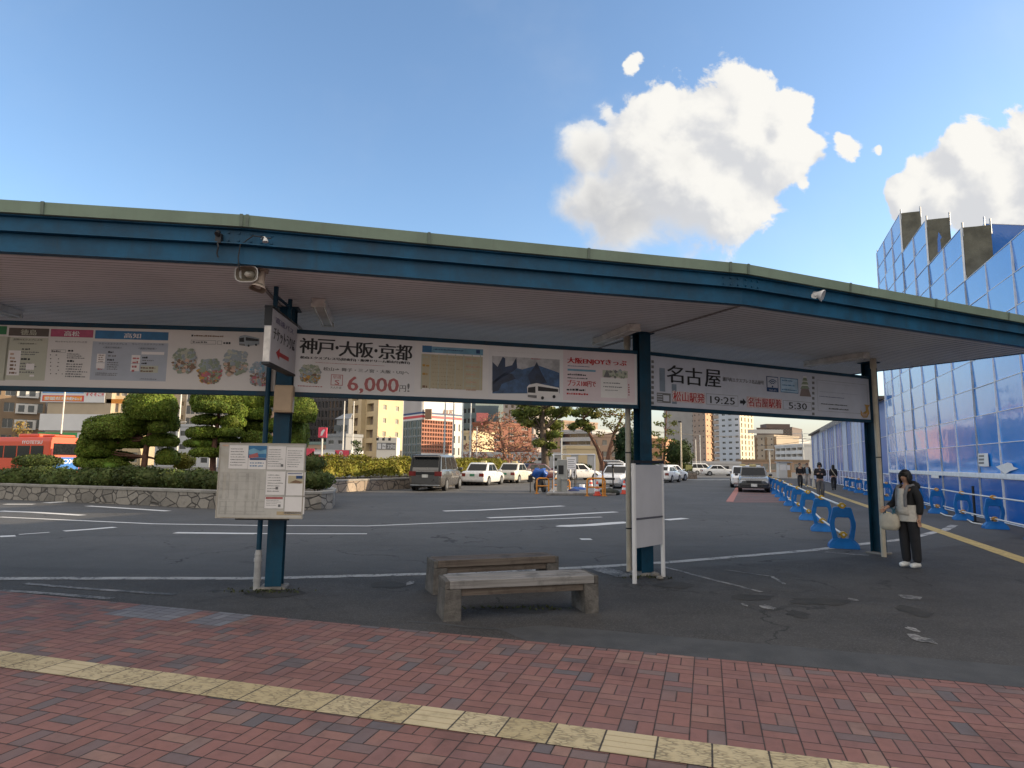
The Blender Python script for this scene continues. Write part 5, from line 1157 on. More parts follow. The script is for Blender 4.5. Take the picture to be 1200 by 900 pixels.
def car(name, label, pos, az, kind, body, L=4.6, W_=1.7, H=1.5, group=None, lower=None, lamp=False, plate=PLATE, hatch_open=False):
    """x forward, y to the left, z up, origin on the ground under the middle"""
    r = thing(name, label, 'taxi' if lamp else 'car', (pos[0], pos[1], 0), R(90-az), group)
    h = W_/2; l = L/2
    if kind == 'sedan': st = [(-l, .38, .78), (-l+.06, .26, .92), (-l+.5, .22, .97), (-.25*L, .2, .97), (.17*L, .2, .95), (l-.55, .22, .88), (l-.1, .25, .76), (l, .36, .66)]; cab = (-.33*L, -.21*L, .06*L, .2*L); belt = .93
    elif kind == 'box': st = [(-l, .38, .86), (-l+.05, .26, .98), (-l+.3, .2, 1.0), (.0, .2, 1.0), (.22*L, .2, .98), (l-.5, .22, .88), (l-.1, .26, .78), (l, .36, .66)]; cab = (-l+.03, -l+.28, .08*L, .25*L); belt = .97
    elif kind == 'van': st = [(-l, .40, 1.02), (-l+.05, .26, 1.14), (-l+.3, .22, 1.16), (.0, .22, 1.14), (.25*L, .22, 1.12), (l-.5, .24, 1.02), (l-.1, .28, .90), (l, .38, .74)]; cab = (-l+.02, -l+.26, .16*L, .33*L); belt = 1.1
    else: st = [(-l, .38, .84), (-l+.06, .26, .97), (-l+.4, .2, .99), (.0, .2, .98), (.2*L, .2, .95), (l-.55, .22, .86), (l-.1, .26, .74), (l, .36, .62)]; cab = (-l+.05, -l+.5, .04*L, .22*L); belt = .94
    rings = []
    for i, (x, zb, zt) in enumerate(st):
        e = .80 if i in (0, len(st)-1) else (.95 if i in (1, len(st)-2) else 1)
        w_ = h*e; m = zb+(zt-zb)*.55
        rings.append([(x, -w_*.93, zb), (x, -w_, zb+.12), (x, -w_, m), (x, -w_*.96, zt-.06), (x, -w_*.87, zt), (x, w_*.87, zt), (x, w_*.96, zt-.06), (x, w_, m), (x, w_, zb+.12), (x, w_*.93, zb)])
    g = MB(); g.loft(rings, 0, True, True)
    hr = h*.80 if kind != 'van' else h*.84; hb = h*.90
    B = [(cab[0], -hb, belt), (cab[3], -hb, belt), (cab[3], hb, belt), (cab[0], hb, belt)]; Tq = [(cab[1], -hr, H-.06), (cab[2], -hr, H-.06), (cab[2], hr, H-.06), (cab[1], hr, H-.06)]
    Ri = [(cab[1]+.08, -hr*.86, H), (cab[2]-.1, -hr*.86, H), (cab[2]-.1, hr*.86, H), (cab[1]+.08, hr*.86, H)]
    g.add(B+Tq+Ri, [(0, 1, 5, 4), (1, 2, 6, 5), (2, 3, 7, 6), (3, 0, 4, 7), (4, 5, 9, 8), (5, 6, 10, 9), (6, 7, 11, 10), (7, 4, 8, 11), (8, 9, 10, 11)], 0)
    o = g.build('body', body, r, bevel=.035, segs=2)
    for p in o.data.polygons: p.use_smooth = True
    if lower:
        g = MB()
        for x0, x1 in ((l-.12, l+.03), (-l-.03, -l+.12)): g.box(x0, x1, -h*.9, h*.9, .24, .50)
        g.build('bumper', lower, r, bevel=.03)
    def win(nm, a, b, c, d, sx, sy, off=.008):
        a, b, c, d = map(Vector, (a, b, c, d)); n = (b-a).cross(d-a).normalized()
        def P_(u, v): return a.lerp(b, u).lerp(d.lerp(c, u), v)+n*off
        g = MB(); g.add([P_(sx[0], sy[0]), P_(sx[1], sy[0]), P_(sx[1], sy[1]), P_(sx[0], sy[1])], [(0, 1, 2, 3)]); g.build(nm, GLASS, r)
    win('windscreen', B[1], B[2], Tq[2], Tq[1], (.05, .95), (.06, .95)); win('rear_window', B[3], B[0], Tq[0], Tq[3], (.07, .93), (.10, .93) if kind in ('sedan',) else (.2, .93))
    ns = 3 if kind in ('van', 'box') else 2
    cuts = {2: ((.1, .5), (.53, .9)), 3: ((.05, .28), (.31, .62), (.65, .92))}[ns]
    for q in cuts:
        win('side_window', B[0], B[1], Tq[1], Tq[0], q, (.08, .92)); win('side_window', B[2], B[3], Tq[3], Tq[2], (1-q[1], 1-q[0]), (.08, .92))
    rw = .31 if kind != 'van' else .34
    for x in (-L*.29, L*.31):
        for s_ in (-1, 1):
            g = MB(); g.cyl((x, s_*(h-.2), rw), (x, s_*(h+.012), rw), rw+.045, n=20); g.build('wheel_arch', BLKP, r)
            wl = MB(); wl.cyl((x, s_*(h-.19), rw), (x, s_*(h+.02), rw), rw, n=22); wo_ = wl.build('wheel', TYRE, r)
            g = MB(); g.cyl((x, s_*(h+.0), rw), (x, s_*(h+.028), rw), rw*.64, n=18); 
            for k in range(5): a = k*1.2566; g.box(-.02, .02, 0, .01, 0, rw*.55, M=Matrix.Translation((x, s_*(h+.03), rw)) @ Matrix.Rotation(a, 4, 'Y'))
            g.build('rim', RIM, wo_)
    zt = st[1][2]
    for s_ in (-1, 1):
        if kind in ('van',): q = (-l-.008, -l+.06, h*.55, h*.97, .80, 1.05)
        elif kind == 'box': q = (-l-.008, -l+.05, h*.72, h*.97, .62, 1.0)
        else: q = (-l-.008, -l+.08, h*.56, h*.93, .60, .82)
        g = MB(); y = sorted((s_*q[2], s_*q[3])); g.box(q[0], q[1], y[0], y[1], q[4], q[5]); g.build('tail_light', REDL, r, bevel=.01)
        g = MB(); y = sorted((s_*h*.52, s_*h*.90)); g.box(l-.14, l-.012, y[0], y[1], .55, .69); g.build('headlight', CLEAR, r, bevel=.015)
        g = MB(); y = sorted((s_*(h+.01), s_*(h+.2))); g.box(cab[3]-.28, cab[3]-.14, y[0], y[1], belt, belt+.14); g.build('mirror', lower or body, r, bevel=.03)
        for x in (-.06*L, .14*L):
            g = MB(); y = sorted((s_*(h*.995), s_*(h*1.012))); g.box(x-.16, x-.02, y[0], y[1], .80, .825); g.build('door_handle', RIM if kind != 'van' else body, r)
    g = MB(); g.box(-l-.02, -l+.03, -.165, .165, .62 if kind == 'sedan' else .72, .78 if kind == 'sedan' else .88); g.build('number_plate', plate, r)
    g = MB(); g.box(l-.03, l+.04, -.165, .165, .34, .50); g.build('number_plate', plate, r)
    g = MB(); g.box(l-.07, l+.008, -h*.48, h*.48, .54, .68); g.build('grille', BLKP, r, bevel=.01)
    if kind == 'van':
        g = MB(); g.box(-l-.012, -l+.05, -h*.56, h*.56, .86, 1.02); g.build('tail_panel', BLKP, r, bevel=.01)
        for s_ in (-1, 1): g = MB(); y = sorted((s_*hr*.93, s_*(hr+.07))); g.prism([(-l+.02, y[0], 1.05), (-l+.02, y[1], 1.05), (-l+.21, y[1]-.05*(s_ > 0), H-.1), (-l+.21, y[0]+.05*(s_ < 0), H-.1)], (-.035, 0, 0)); g.build('rear_pillar', BLKP, r)
        g = MB(); g.box(-l-.025, -l+.1, -h*.86, h*.86, .28, .34); g.build('bumper_trim', RIM, r, bevel=.01)
        g = MB(); g.prism([(-l+.12, -hr*.95, H-.05), (-l-.1, -hr*.9, H-.07), (-l-.1, hr*.9, H-.07), (-l+.12, hr*.95, H-.05)], (0, 0, .035)); g.build('spoiler', BLKP, r)
    if lamp:
        g = MB(); g.box(-.1, .1, -.2, .2, H-.01, H+.13); g.build('roof_lamp', mat('lamp_amber', (.55, .45, .2), .35), r, bevel=.03)
    if hatch_open:
        g = MB(); M = Matrix.Translation((cab[1], 0, H)) @ Matrix.Rotation(R(8), 4, 'Y'); g.box(-1.0, 0, -hr, hr, .02, .08, M=M); g.build('raised_tailgate', body, r, bevel=.03)
        g = MB(); g.box(-.85, -.2, -hr*.85, hr*.85, .082, .088, M=M); g.build('tailgate_window', GLASS, r)
        g = MB(); g.box(cab[0]-.01, cab[1], -hr*.9, hr*.9, belt-.2, H-.08); g.build('open_boot', BLKP, r)
    return r
def gpos(x, y): p = gp(x, y); return p.x, p.y
def fwd(p, az, d): return p[0]+math.sin(R(az))*d, p[1]+math.cos(R(az))*d
p = gpos(498, 575.6); car('minivan', 'silver grey minivan seen from behind at the end of the hedge', fwd(p, 9, 2.4), 9, 'van', PSLV, 4.95, 1.86, 1.93)
p = gpos(553, 569.3); car('taxi', 'white taxi saloon with upright tail lights, nearer of the two parked in line', fwd(p, 17, 2.3), 17, 'sedan', PWHT, 4.6, 1.72, 1.52, 'white taxis parked in line', lamp=True, plate=GPLATE)
p = gpos(591, 566.3); car('taxi', 'cream white taxi with red tail lights, farther of the two parked in line', fwd(p, 20, 2.3), 20, 'sedan', PCRM, 4.6, 1.72, 1.52, 'white taxis parked in line', lamp=True, plate=GPLATE)
car('parked_car', 'dark red and black car half hidden behind the blue covered scooter', (2.6, 59), 55, 'hatch', PRED, 4.2, 1.7, 1.48)
p = gp(681, 563.5); car('parked_car', 'white hatchback side on behind the parking information panel', (p.x+.2, 61), 64, 'hatch', PWHT, 3.9, 1.66, 1.5)
car('parked_car', 'white car facing us behind the traffic cones, cut by the middle post', (7.1, 43.2), 205, 'sedan', PWHT, 4.5, 1.75, 1.46)
car('parked_car', 'white car with its tailgate raised, behind the cones left of the middle post', (8.6, 50), 30, 'hatch', PWHT, 4.2, 1.72, 1.6, hatch_open=True)
car('parked_car', 'white estate car just right of the blank standing board, before the low hedge', (15.2, 62), 40, 'box', PWHT, 4.4, 1.7, 1.5)
car('parked_car', 'low white car showing its rear right of the standing board', (13.6, 57), 30, 'hatch', PWHT, 3.9, 1.68, 1.4)
p = at(842, 549, 92); car('parked_car', 'white saloon side on at the far end of the forecourt', (p.x, 92), 96, 'sedan', PWHT, 4.8, 1.8, 1.48)
p = at(823, 549, 98); car('parked_car', 'tall white car behind the white saloon at the far end', (p.x, 98), 80, 'box', PWHT, 4.3, 1.7, 1.7)
p = gpos(884, 577.3); p1_ = fwd(p, 19.5, 2.35)
tx = car('taxi', 'taxi with silver bonnet and black bumper facing us on the reddish lane', p1_, 199.5, 'sedan', PSTL, 4.6, 1.72, 1.5, None, PBLK, True)
g = MB(); g.box(2.02, 2.31, -.80, .80, .40, .53); g.build('grille', BLKP, tx, bevel=.02)
p2_ = fwd(p1_, 18, 7.5); car('taxi', 'second taxi queueing directly behind the silver bonneted one', (p2_[0]-.4, p2_[1]), 198, 'sedan', PWHT, 4.6, 1.72, 1.5, None, None, True)
p3_ = fwd(p1_, 17, 15.5); car('taxi', 'third pale car in the queue on the reddish lane', (p3_[0]+.9, p3_[1]), 197, 'box', PCRM, 4.6, 1.72, 1.55, None, None, False)
# orange bus
q = at(76, 540, 51.5); BAZ = -70
r = thing('city_bus', 'orange city bus with blue lower tail panel behind the pine and planter', 'bus', (q.x, q.y, 0), R(90-BAZ))
ORG = mat('bus_orange', (.62, .075, .02), .45, var=.05); BBLU = paint('bus_blue', (.03, .16, .48)); Lb, hb, Hb = 10.5, 1.24, 3.1
g = MB(); g.loft([[(x, -hb*e, .35), (x, -hb*e, 2.75), (x, -hb*.93*e, Hb), (x, hb*.93*e, Hb), (x, hb*e, 2.75), (x, hb*e, .35)] for x, e in ((0, .97), (.15, 1), (Lb-.2, 1), (Lb, .95))], 0, False); g.build('body', ORG, r, bevel=.08)
g = MB(); g.box(-.03, .0, -1.0, 1.0, 1.72, 2.62); g.build('rear_window', GLASS, r, bevel=.03)
g = MB(); g.box(-.045, -.0, -1.15, 1.15, .5, 1.55); g.build('tail_panel', BBLU, r, bevel=.03)
g = MB(); M = Matrix.Rotation(R(-90), 4, 'Z'); put_text(g, 'BOX', -.55, .75, 1.05, 1.4, -.048, 0, .02, M); g.build('lettering', PAPER, r)
for s_ in (-1, 1):
    g = MB(); y = sorted((s_*1.02, s_*1.18)); g.box(-.04, .0, y[0], y[1], 1.6, 2.2); g.build('tail_light', REDL, r)
for k in range(6):
    g = MB(); x = .75+k*1.55; g.box(x, x+1.42, hb, hb+.012, 1.45, 2.42); g.build('side_window', GLASS, r)
g = MB(); M = Matrix.Rotation(R(180), 4, 'Z'); put_text(g, 'IYOTETSU', -3.2, -.95, 2.56, 2.82, -hb-.012, 0, .015, M); g.build('lettering', PAPER, r)
g = MB(); g.box(2.2, 4.6, -.7, .7, Hb, Hb+.28); g.box(.2, 1.6, -.85, .85, Hb, Hb+.2); g.build('roof_unit', ORG, r, bevel=.08)
for x in (2.6, 8.2):
    for s_ in (-1, 1): g = MB(); g.cyl((x, s_*(hb-.25), .48), (x, s_*(hb+.02), .48), .48, n=20); g.build('wheel', TYRE, r)

# ------------------------------------------------------------------ parking island
ORP = mat('rail_orange', (.62, .24, .02), .45, var=.12); CONE = mat('cone_red', (.60, .06, .025), .5, var=.1); REFL = mat('cone_white', (.7, .7, .7), .4); TARP = mat('blue_tarp', (.02, .09, .36), .4, var=.3, scale=4, bump=.5, bscale=6)
g = MB(); a = [gp(*q) for q in ((640, 580.5), (722, 580.5), (718, 573), (648, 573))]; c0 = sum(a, Vector())/4
g.prism([p-c0 for p in a], (0, 0, .12)); k = g.build('kerb_island', CONC, loc=c0, bevel=.03); struct(k)
def railing(x0, x1, yb, h, label):
    a, b_ = gp(x0, yb), gp(x1, yb); d = b_-a; r = thing('guard_rail', label, 'railing', a, math.atan2(d.y, d.x), 'orange guard rails round the parking machine'); L = d.length
    g = MB(); g.tube([(0, 0, 0), (0, 0, h-.12), (.04, 0, h-.03), (.12, 0, h), (L-.12, 0, h), (L-.04, 0, h-.03), (L, 0, h-.12), (L, 0, 0)], .042, 8); g.build('hoop', ORP, r)
    g = MB(); g.cyl((0, 0, h*.5), (L, 0, h*.5), .03, n=8); g.build('mid_rail', ORP, r)
    for x in (0, L): g = MB(); g.box(x-.09, x+.09, -.09, .09, 0, .03); g.build('foot_plate', ORP, r)
railing(629, 643, 578.5, .78, 'orange hoop rail in front of the blue covered scooter'); railing(663, 667.5, 578, .7, 'narrow orange hoop rail beside the grey ticket machine')
railing(688, 709, 581.5, .85, 'orange hoop rail among the traffic cones'); railing(648, 655, 576, .72, 'orange hoop rail left of the ticket machine')
c = gp(649, 579.5); r = thing('gate_frame', 'thin white goal shaped frame over the grey ticket machine', 'frame', c); g = MB(); w_ = 2.1
g.tube([(0, 0, 0), (0, 0, 2.0), (w_, .3, 2.02)], .035, 8); g.tube([(0, 0, 1.95), (.0, 1.2, 1.98)], .03, 6); g.build('tube', WHITE, r)
g = MB(); g.cyl((w_, .3, .0), (w_, .3, 2.02), .035, n=8); g.build('post', WHITE, r)
c = gp(658.5, 579); r = thing('ticket_machine', 'grey parking ticket machine, tall slab behind a low cabinet', 'ticket machine', c)
g = MB(); g.box(-.22, .3, .25, .6, 0, 1.75); g.build('tall_cabinet', mat('machine_grey', (.30, .30, .28), .5, var=.1), r, bevel=.02); g = MB(); g.box(-.02, .26, -.1, .2, 0, .72); g.box(-.06, .3, -.14, .24, .72, .8); g.build('low_cabinet', MATS['machine_grey'], r, bevel=.015)
g = MB(); g.box(-.16, .1, .235, .249, 1.0, 1.45); g.build('display', BLKP, r)
c = gp(669.5, 575); r = thing('information_panel', 'pale information panel on two thin legs beside the ticket machine', 'sign', c)
g = MB(); g.box(-.27, .27, -.02, .02, 1.2, 1.92); g.build('panel', PAPER, r); g = MB(); 
for k in range(5): g.box(-.2, .2-.06*(k % 2), -.023, -.021, 1.32+k*.11, 1.35+k*.11)
g.build('print', GREY, r)
for x in (-.2, .2): g = MB(); g.cyl((x, .03, 0), (x, .03, 1.9), .022, n=6); g.build('leg', DARK, r)
for i, (x0, x1) in enumerate(((664.5, 667.5), (670, 675))):
    c = gp((x0+x1)/2, 572); w_ = (x1-x0)*c.y/756/2; r = thing('small_sign', ('small black framed arrow sign left below the information panel', 'small black framed arrow sign right below the information panel')[i], 'sign', c)
    g = MB(); g.box(-w_, w_, -.015, .015, .68, 1.15); g.build('panel', PAPER, r); g = MB()
    for q in ((-w_-.02, -w_), (w_, w_+.02)): g.box(q[0], q[1], -.02, .02, 0, 1.18)
    g.box(-w_, w_, -.02, .02, 1.15, 1.18); g.build('frame', BLKP, r)
    g = MB(); g.add([(-w_*.1, -.017, .75), (w_*.15, -.017, .75), (w_*.15, -.017, .95), (w_*.4, -.017, .95), (.02, -.017, 1.1), (-w_*.4, -.017, .95), (-w_*.1, -.017, .95)], [(0, 1, 2, 3, 4, 5, 6)]); g.build('arrow', BLKP, r)
c = gp(674, 573.5); g = MB(); g.cyl((0, 0, 0), (0, 0, .62), .03, n=8); g.box(-.2, .2, -.15, .15, 0, .08); tag(g.build('stand', BLKP, loc=c, bevel=.01), 'black weighted stand without a sign beside the blue sheets', 'stand')
def cone(x, y, label, proto=None):
    c = gp(x, y); GC = 'traffic cones beside the parking island'
    if proto: return dup(proto, c, 0, label, GC)
    r = thing('traffic_cone', label, 'cone', c, 0, GC)
    g = MB(); g.box(-.19, .19, -.19, .19, 0, .05); g.build('base', CONE, r, bevel=.02)
    g = MB(); g.lathe([(.15, .05), (.04, .7), (.0, .71)], 16); g.build('cone_body', CONE, r)
    g = MB()
    for z0, z1 in ((.22, .34), (.46, .56)): g.lathe([(.152-.11*(z0-.05)/.65, z0), (.152-.11*(z1-.05)/.65, z1)], 16)
    g.build('reflective_band', REFL, r); return r
pc = cone(700, 581, 'red and white traffic cone nearest the kerb, centre of three'); cone(692.5, 574, 'red and white traffic cone farther back, leftmost of three', pc); cone(731.5, 579, 'red and white traffic cone partly hidden by the downpipe', pc)
c = gp(706.5, 581.5); g = MB(); g.cyl((0, 0, 0), (0, 0, 1.0), .045, n=10); g.cyl((0, 0, 1.0), (0, 0, 2.15), .035, n=10, mi=1); tag(g.build('marker_pole', [ORP, BARKR], loc=c), 'tall brown pole on an orange foot beside the cones', 'pole')
def pile(x, y, rx, ry, rz, m, name, label, cat, seed):
    c = gp(x, y); g = MB(); g.blob((0, 0, rz*.5), (rx, ry, rz), 14, .22, 0, seed, 0.0); return tag(g.build(name, m, loc=c), label, cat)
pile(672, 578, .32, .4, .16, mat('navy_sheet', (.008, .02, .10), .5, var=.3), 'folded_sheet', 'folded dark navy sheet on the island kerb', 'sheet', 3)
pile(679, 576, .45, .5, .17, TARP, 'folded_sheet', 'crumpled bright blue sheet behind the navy one', 'sheet', 4)
c = gp(682, 575); g = MB(); g.lathe([(0, 0), (.14, 0), (.17, .36), (.15, .36), (.13, .04), (0, .04)], 16); tag(g.build('bucket', WHITE, loc=c), 'white plastic bucket on the parking island', 'bucket')
pile(714, 580, .55, .4, .22, mat('dark_sack', (.03, .032, .022), .8, var=.4, bump=.5, bscale=8), 'sandbag', 'dark sack slumped on the ground right of the cones', 'sack', 6)
c = gp(718.5, 579); g = MB(); g.cyl((0, 0, 0), (0, 0, .9), .035, n=8); g.cyl((0, 0, .9), (0, 0, 1.35), .05, .03, n=8); g.blob((0, 0, 1.42), (.08, .08, .09), 10, 0.0); tag(g.build('marker_pole', BLKP, loc=c), 'short black pole with a rounded head beside the white car', 'pole')
c = gp(634, 577); c.y += 1.0; r = thing('covered_scooter', 'scooter under a crumpled blue cover behind the orange rail', 'scooter', c, R(20))
g = MB(); g.blob((0, 0, .95), (.33, .62, .30), 20, .34, 0, 8); g.build('cover', TARP, r); 
for y in (-.5, .55): g = MB(); g.cyl((-.06, y, .24), (.06, y, .24), .25, n=16); g.build('wheel', TYRE, r)
g = MB(); g.box(-.12, .12, -.45, .5, .2, .75); g.cyl((0, -.5, .25), (0, -.35, .95), .04, n=8); g.build('frame', BLKP, r, bevel=.03)
c = gp(622, 578); c.y += .8; g = MB(); g.cyl((0, 0, 0), (0, 0, .95), .03, n=6); g.box(-.12, .12, -.02, .02, .55, .9); tag(g.build('stand', BLKP, loc=c), 'thin black stand left of the covered scooter', 'stand')

# ------------------------------------------------------------------ poles
def pole(name, label, px, ytop, Y, rad, m, group=None, cat='pole', xb=None, yb=None):
    t = at(px, ytop, Y); b_ = Vector((t.x, Y, 0)); r = thing(name, label, cat, b_, 0, group)
    g = MB(); g.cyl((0, 0, 0), (0, 0, t.z), rad, rad*.7, n=10); g.build('shaft', m, r); g = MB(); g.cyl((0, 0, 0), (0, 0, .5), rad*1.25, n=10); g.build('base', m, r)
    return r, t.z
PW = mat('pole_white', (.60, .58, .53), .45, var=.08); PS = mat('pole_silver', (.42, .44, .45), .4, metal=.4)
r, z = pole('street_pole', 'tall white pole with a dark sleeve before the billboard building', 78, 440, 60, .085, PW); g = MB(); g.cyl((0, 0, 3.0), (0, 0, 3.7), .14, n=10); g.build('clamp_band', BLKP, r)
r, z = pole('street_pole', 'tall white pole between the first two pruned pines', 214, 440, 55, .09, PW); g = MB(); g.cyl((0, 0, 4.6), (.6, 0, 4.65), .04, n=6); g.build('arm', PW, r)
FP = 'silver flagpoles before the striped store'
for i, (x, yb, lab) in enumerate(((522, 470, 'first from the left'), (532, 470, 'second from the left'), (543, 470, 'second from the right'), (552, 470, 'rightmost'))):
    pole('flagpole', 'tall slim silver flagpole before the striped store, %s of four' % lab, x, yb, 66, .10, PS, FP, 'flagpole')
r, z = pole('lamp_post', 'tall pale lamp post with a small lamp head before the round bush', 797.5, 494, 66, .10, mat('pole_warm', (.52, .45, .34), .5)); g = MB(); g.box(-.25, .08, -.1, .1, z-.1, z+.05); g.build('lamp_head', BLKP, r, bevel=.02)
r, z = pole('lamp_post', 'thin lamp post with two heads before the beige building at the far end', 901.5, 527, 140, .14, PS); g = MB(); g.box(-1.0, 1.0, -.15, .15, z-.1, z+.15); g.build('lamp_head', PS, r)
r, z = pole('utility_pole', 'grey utility pole with crossarms before the parking structure', 940, 505, 150, .2, PS); g = MB()
for dz in (.6, 1.8, 3.6): g.box(-2.2, 2.2, -.1, .1, z-dz-.12, z-dz)
g.build('crossarm', PS, r)
for i, (x, yt, Y, lab) in enumerate(((404, 470, 95, 'thin buff pole in front of the cream apartment block, left one'), (415, 470, 100, 'thin buff pole in front of the cream apartment block, right one'), (559, 500, 90, 'thin grey pole beside the brick red tower'), (597, 480, 95, 'pole rising behind the autumn tree'), (658, 495, 90, 'thin pale pole right of the big pine trunk'), (815, 515, 110, 'thin pale pole before the brown apartment block'), (820, 510, 115, 'thin grey pole touching the brown apartment block'))):
    pole('street_pole', lab, x, yt, Y, .11, (PW, PW, PS, BARKR, PS, PW, PS)[i])
# cables above the far street
g = MB()
for (x0, y0, Y0, x1, y1, Y1) in ((757, 506, 120, 945, 511, 150), (740, 503, 120, 945, 514, 150), (880, 523, 130, 1000, 505, 100)):
    a, b_ = at(x0, y0, Y0), at(x1, y1, Y1); g.tube([a.lerp(b_, k/8)-Vector((0, 0, .5*math.sin(math.pi*k/8))) for k in range(9)], .035, 5)
tag(g.build('overhead_cables', DARK), 'thin dark overhead cables crossing the sky before the far apartment blocks', 'cables')
# ------------------------------------------------------------------ far buildings
WG = mat('window_glass', (.035, .042, .05), .12, var=.3, scale=.3, spec=.8); WF = mat('window_frame', (.45, .44, .42), .5); WGL = mat('window_curtain', (.26, .25, .22), .4, var=.3, scale=.5)
def wmat(name, c, var=.08): return mat(name, c, .8, var=var, scale=.25, dirt=.3, dcol=tuple(q*.6 for q in c), bump=.15, bscale=3)
_WIN = {}
def facade(root, A, B, z0, z1, cols, rows, wf, hf, wm, mode='punched', rec=.22, glass=None, sill=.5, balc=None, skip=(), nsd=1):
    """wall from A to B (B to the right as seen from outside) with real recessed openings"""
    glass = glass or WG; d = B-A; L = d.length; M = Matrix.Translation((A.x, A.y, 0)) @ Matrix.Rotation(math.atan2(d.y, d.x), 4, 'Z')
    g = MB(); cw, rh = L/cols, (z1-z0)/rows
    for j in range(rows):
        zb, zt = z0+j*rh, z0+(j+1)*rh; wz0 = zb+rh*(1-hf)*sill; wz1 = wz0+rh*hf
        if mode == 'ribbon': spans = [(0, L)]
        else: spans = [(i*cw+cw*(1-wf)/2, i*cw+cw*(1+wf)/2) for i in range(cols) if (i, j) not in skip]
        g.quad((0, 0, zb), (L, 0, zb), (L, 0, wz0), (0, 0, wz0)); g.quad((0, 0, wz1), (L, 0, wz1), (L, 0, zt), (0, 0, zt))
        x = 0
        for a, b_ in spans:
            if a > x: g.quad((x, 0, wz0), (a, 0, wz0), (a, 0, wz1), (x, 0, wz1))
            g.quad((a, 0, wz0), (a, rec, wz0), (a, rec, wz1), (a, 0, wz1)); g.quad((b_, rec, wz0), (b_, 0, wz0), (b_, 0, wz1), (b_, rec, wz1))
            g.quad((a, 0, wz0), (b_, 0, wz0), (b_, rec, wz0), (a, rec, wz0)); g.quad((a, rec, wz1), (b_, rec, wz1), (b_, 0, wz1), (a, 0, wz1)); x = b_
            key = (round(b_-a, 2), round(wz1-wz0, 2), glass.name, rec)
            if key not in _WIN:
                w_, h = b_-a, wz1-wz0; q = MB(); q.quad((0, rec-.02, 0), (w_, rec-.02, 0), (w_, rec-.02, h), (0, rec-.02, h), 0); t = .06
                n = max(1, min(4, round(w_/1.1)))
                for k in range(n+1): xx = k*w_/n; q.box(max(0, xx-t/2), min(w_, xx+t/2), rec-.07, rec-.021, 0, h, 1)
                for zz in (0, h-t): q.box(0, w_, rec-.068, rec-.0215, zz, zz+t, 1)
                o = q.build('window', [glass, WF], root); _WIN[key] = o
            else: o = _WIN[key].copy(); COL.objects.link(o); o.parent = root
            o.matrix_parent_inverse = root.matrix_basis.inverted(); o.matrix_basis = M @ Matrix.Translation((a, 0, wz0))
        if x < L: g.quad((x, 0, wz0), (L, 0, wz0), (L, 0, wz1), (x, 0, wz1))
    g.v = [tuple(M @ Vector(p)) for p in g.v]; wbuild(g, 'wall', wm, root)
    if balc:
        for j in range(rows):
            zb = z0+j*rh; q = MB(); q.box(.1, L-.1, -1.2, -.005, zb-.15, zb+.02); q.box(.1, L-.1, -1.25, -1.15, zb+.02, zb+1.05); q.v = [tuple(M @ Vector(p)) for p in q.v]; wbuild(q, 'balcony', balc, root)
def block(name, label, A, B, back, z1, wm, roofm=None, fac=(), C=None, z0=0, cat='building', para=.5):
    """A left front, B right front corner (world xy); back: depth; fac[0] for A-B, fac[1] for the right side, fac[2] for the left side"""
    A = Vector((A[0], A[1], 0)); B = Vector((B[0], B[1], 0)); d = (B-A).normalized(); n = Vector((-d.y, d.x, 0)); Cc = B+n*back; D = A+n*back
    r = thing(name, label, cat, (A+B)/2); edges = ((A, B), (B, Cc), (D, A)); done = 0
    for k, (p, q) in enumerate(edges):
        if k < len(fac) and fac[k]: facade(r, p, q, z0, z1, wm=wm if 'wm' not in fac[k] else fac[k]['wm'], **{a: b for a, b in fac[k].items() if a != 'wm'})
        else: g = MB(); g.quad(p+Vector((0, 0, z0)), q+Vector((0, 0, z0)), q+Vector((0, 0, z1)), p+Vector((0, 0, z1))); wbuild(g, 'wall', wm, r)
    g = MB(); g.quad(Cc, D, D+Vector((0, 0, z1)), Cc+Vector((0, 0, z1))); wbuild(g, 'rear_wall', wm, r)
    g = MB(); o = .12; Q = [A-d*o-n*o, B+d*o-n*o, Cc+d*o+n*o, D-d*o+n*o]; g.prism([p+Vector((0, 0, z1)) for p in Q], (0, 0, para)); wbuild(g, 'roof', roofm or wm, r)
    return r
def XY(px, Y, py=545): p = at(px, py, Y); return (p.x, p.y)
def ZT(px, py, Y): return at(px, py, Y).z
BEI = wmat('wall_beige', (.40, .33, .24)); BRN = wmat('wall_brown', (.24, .17, .11)); CRM = wmat('wall_cream', (.55, .44, .27)); GRY = wmat('wall_grey', (.30, .29, .28)); DGR = wmat('wall_dark', (.055, .055, .06)); WHT = wmat('wall_white', (.64, .63, .60)); LGR = wmat('wall_lightgrey', (.42, .43, .44)); PNK = wmat('wall_pinkbrown', (.36, .25, .18)); BRK = wmat('wall_brick', (.22, .085, .055)); TEAL = wmat('wall_teal', (.12, .16, .17))
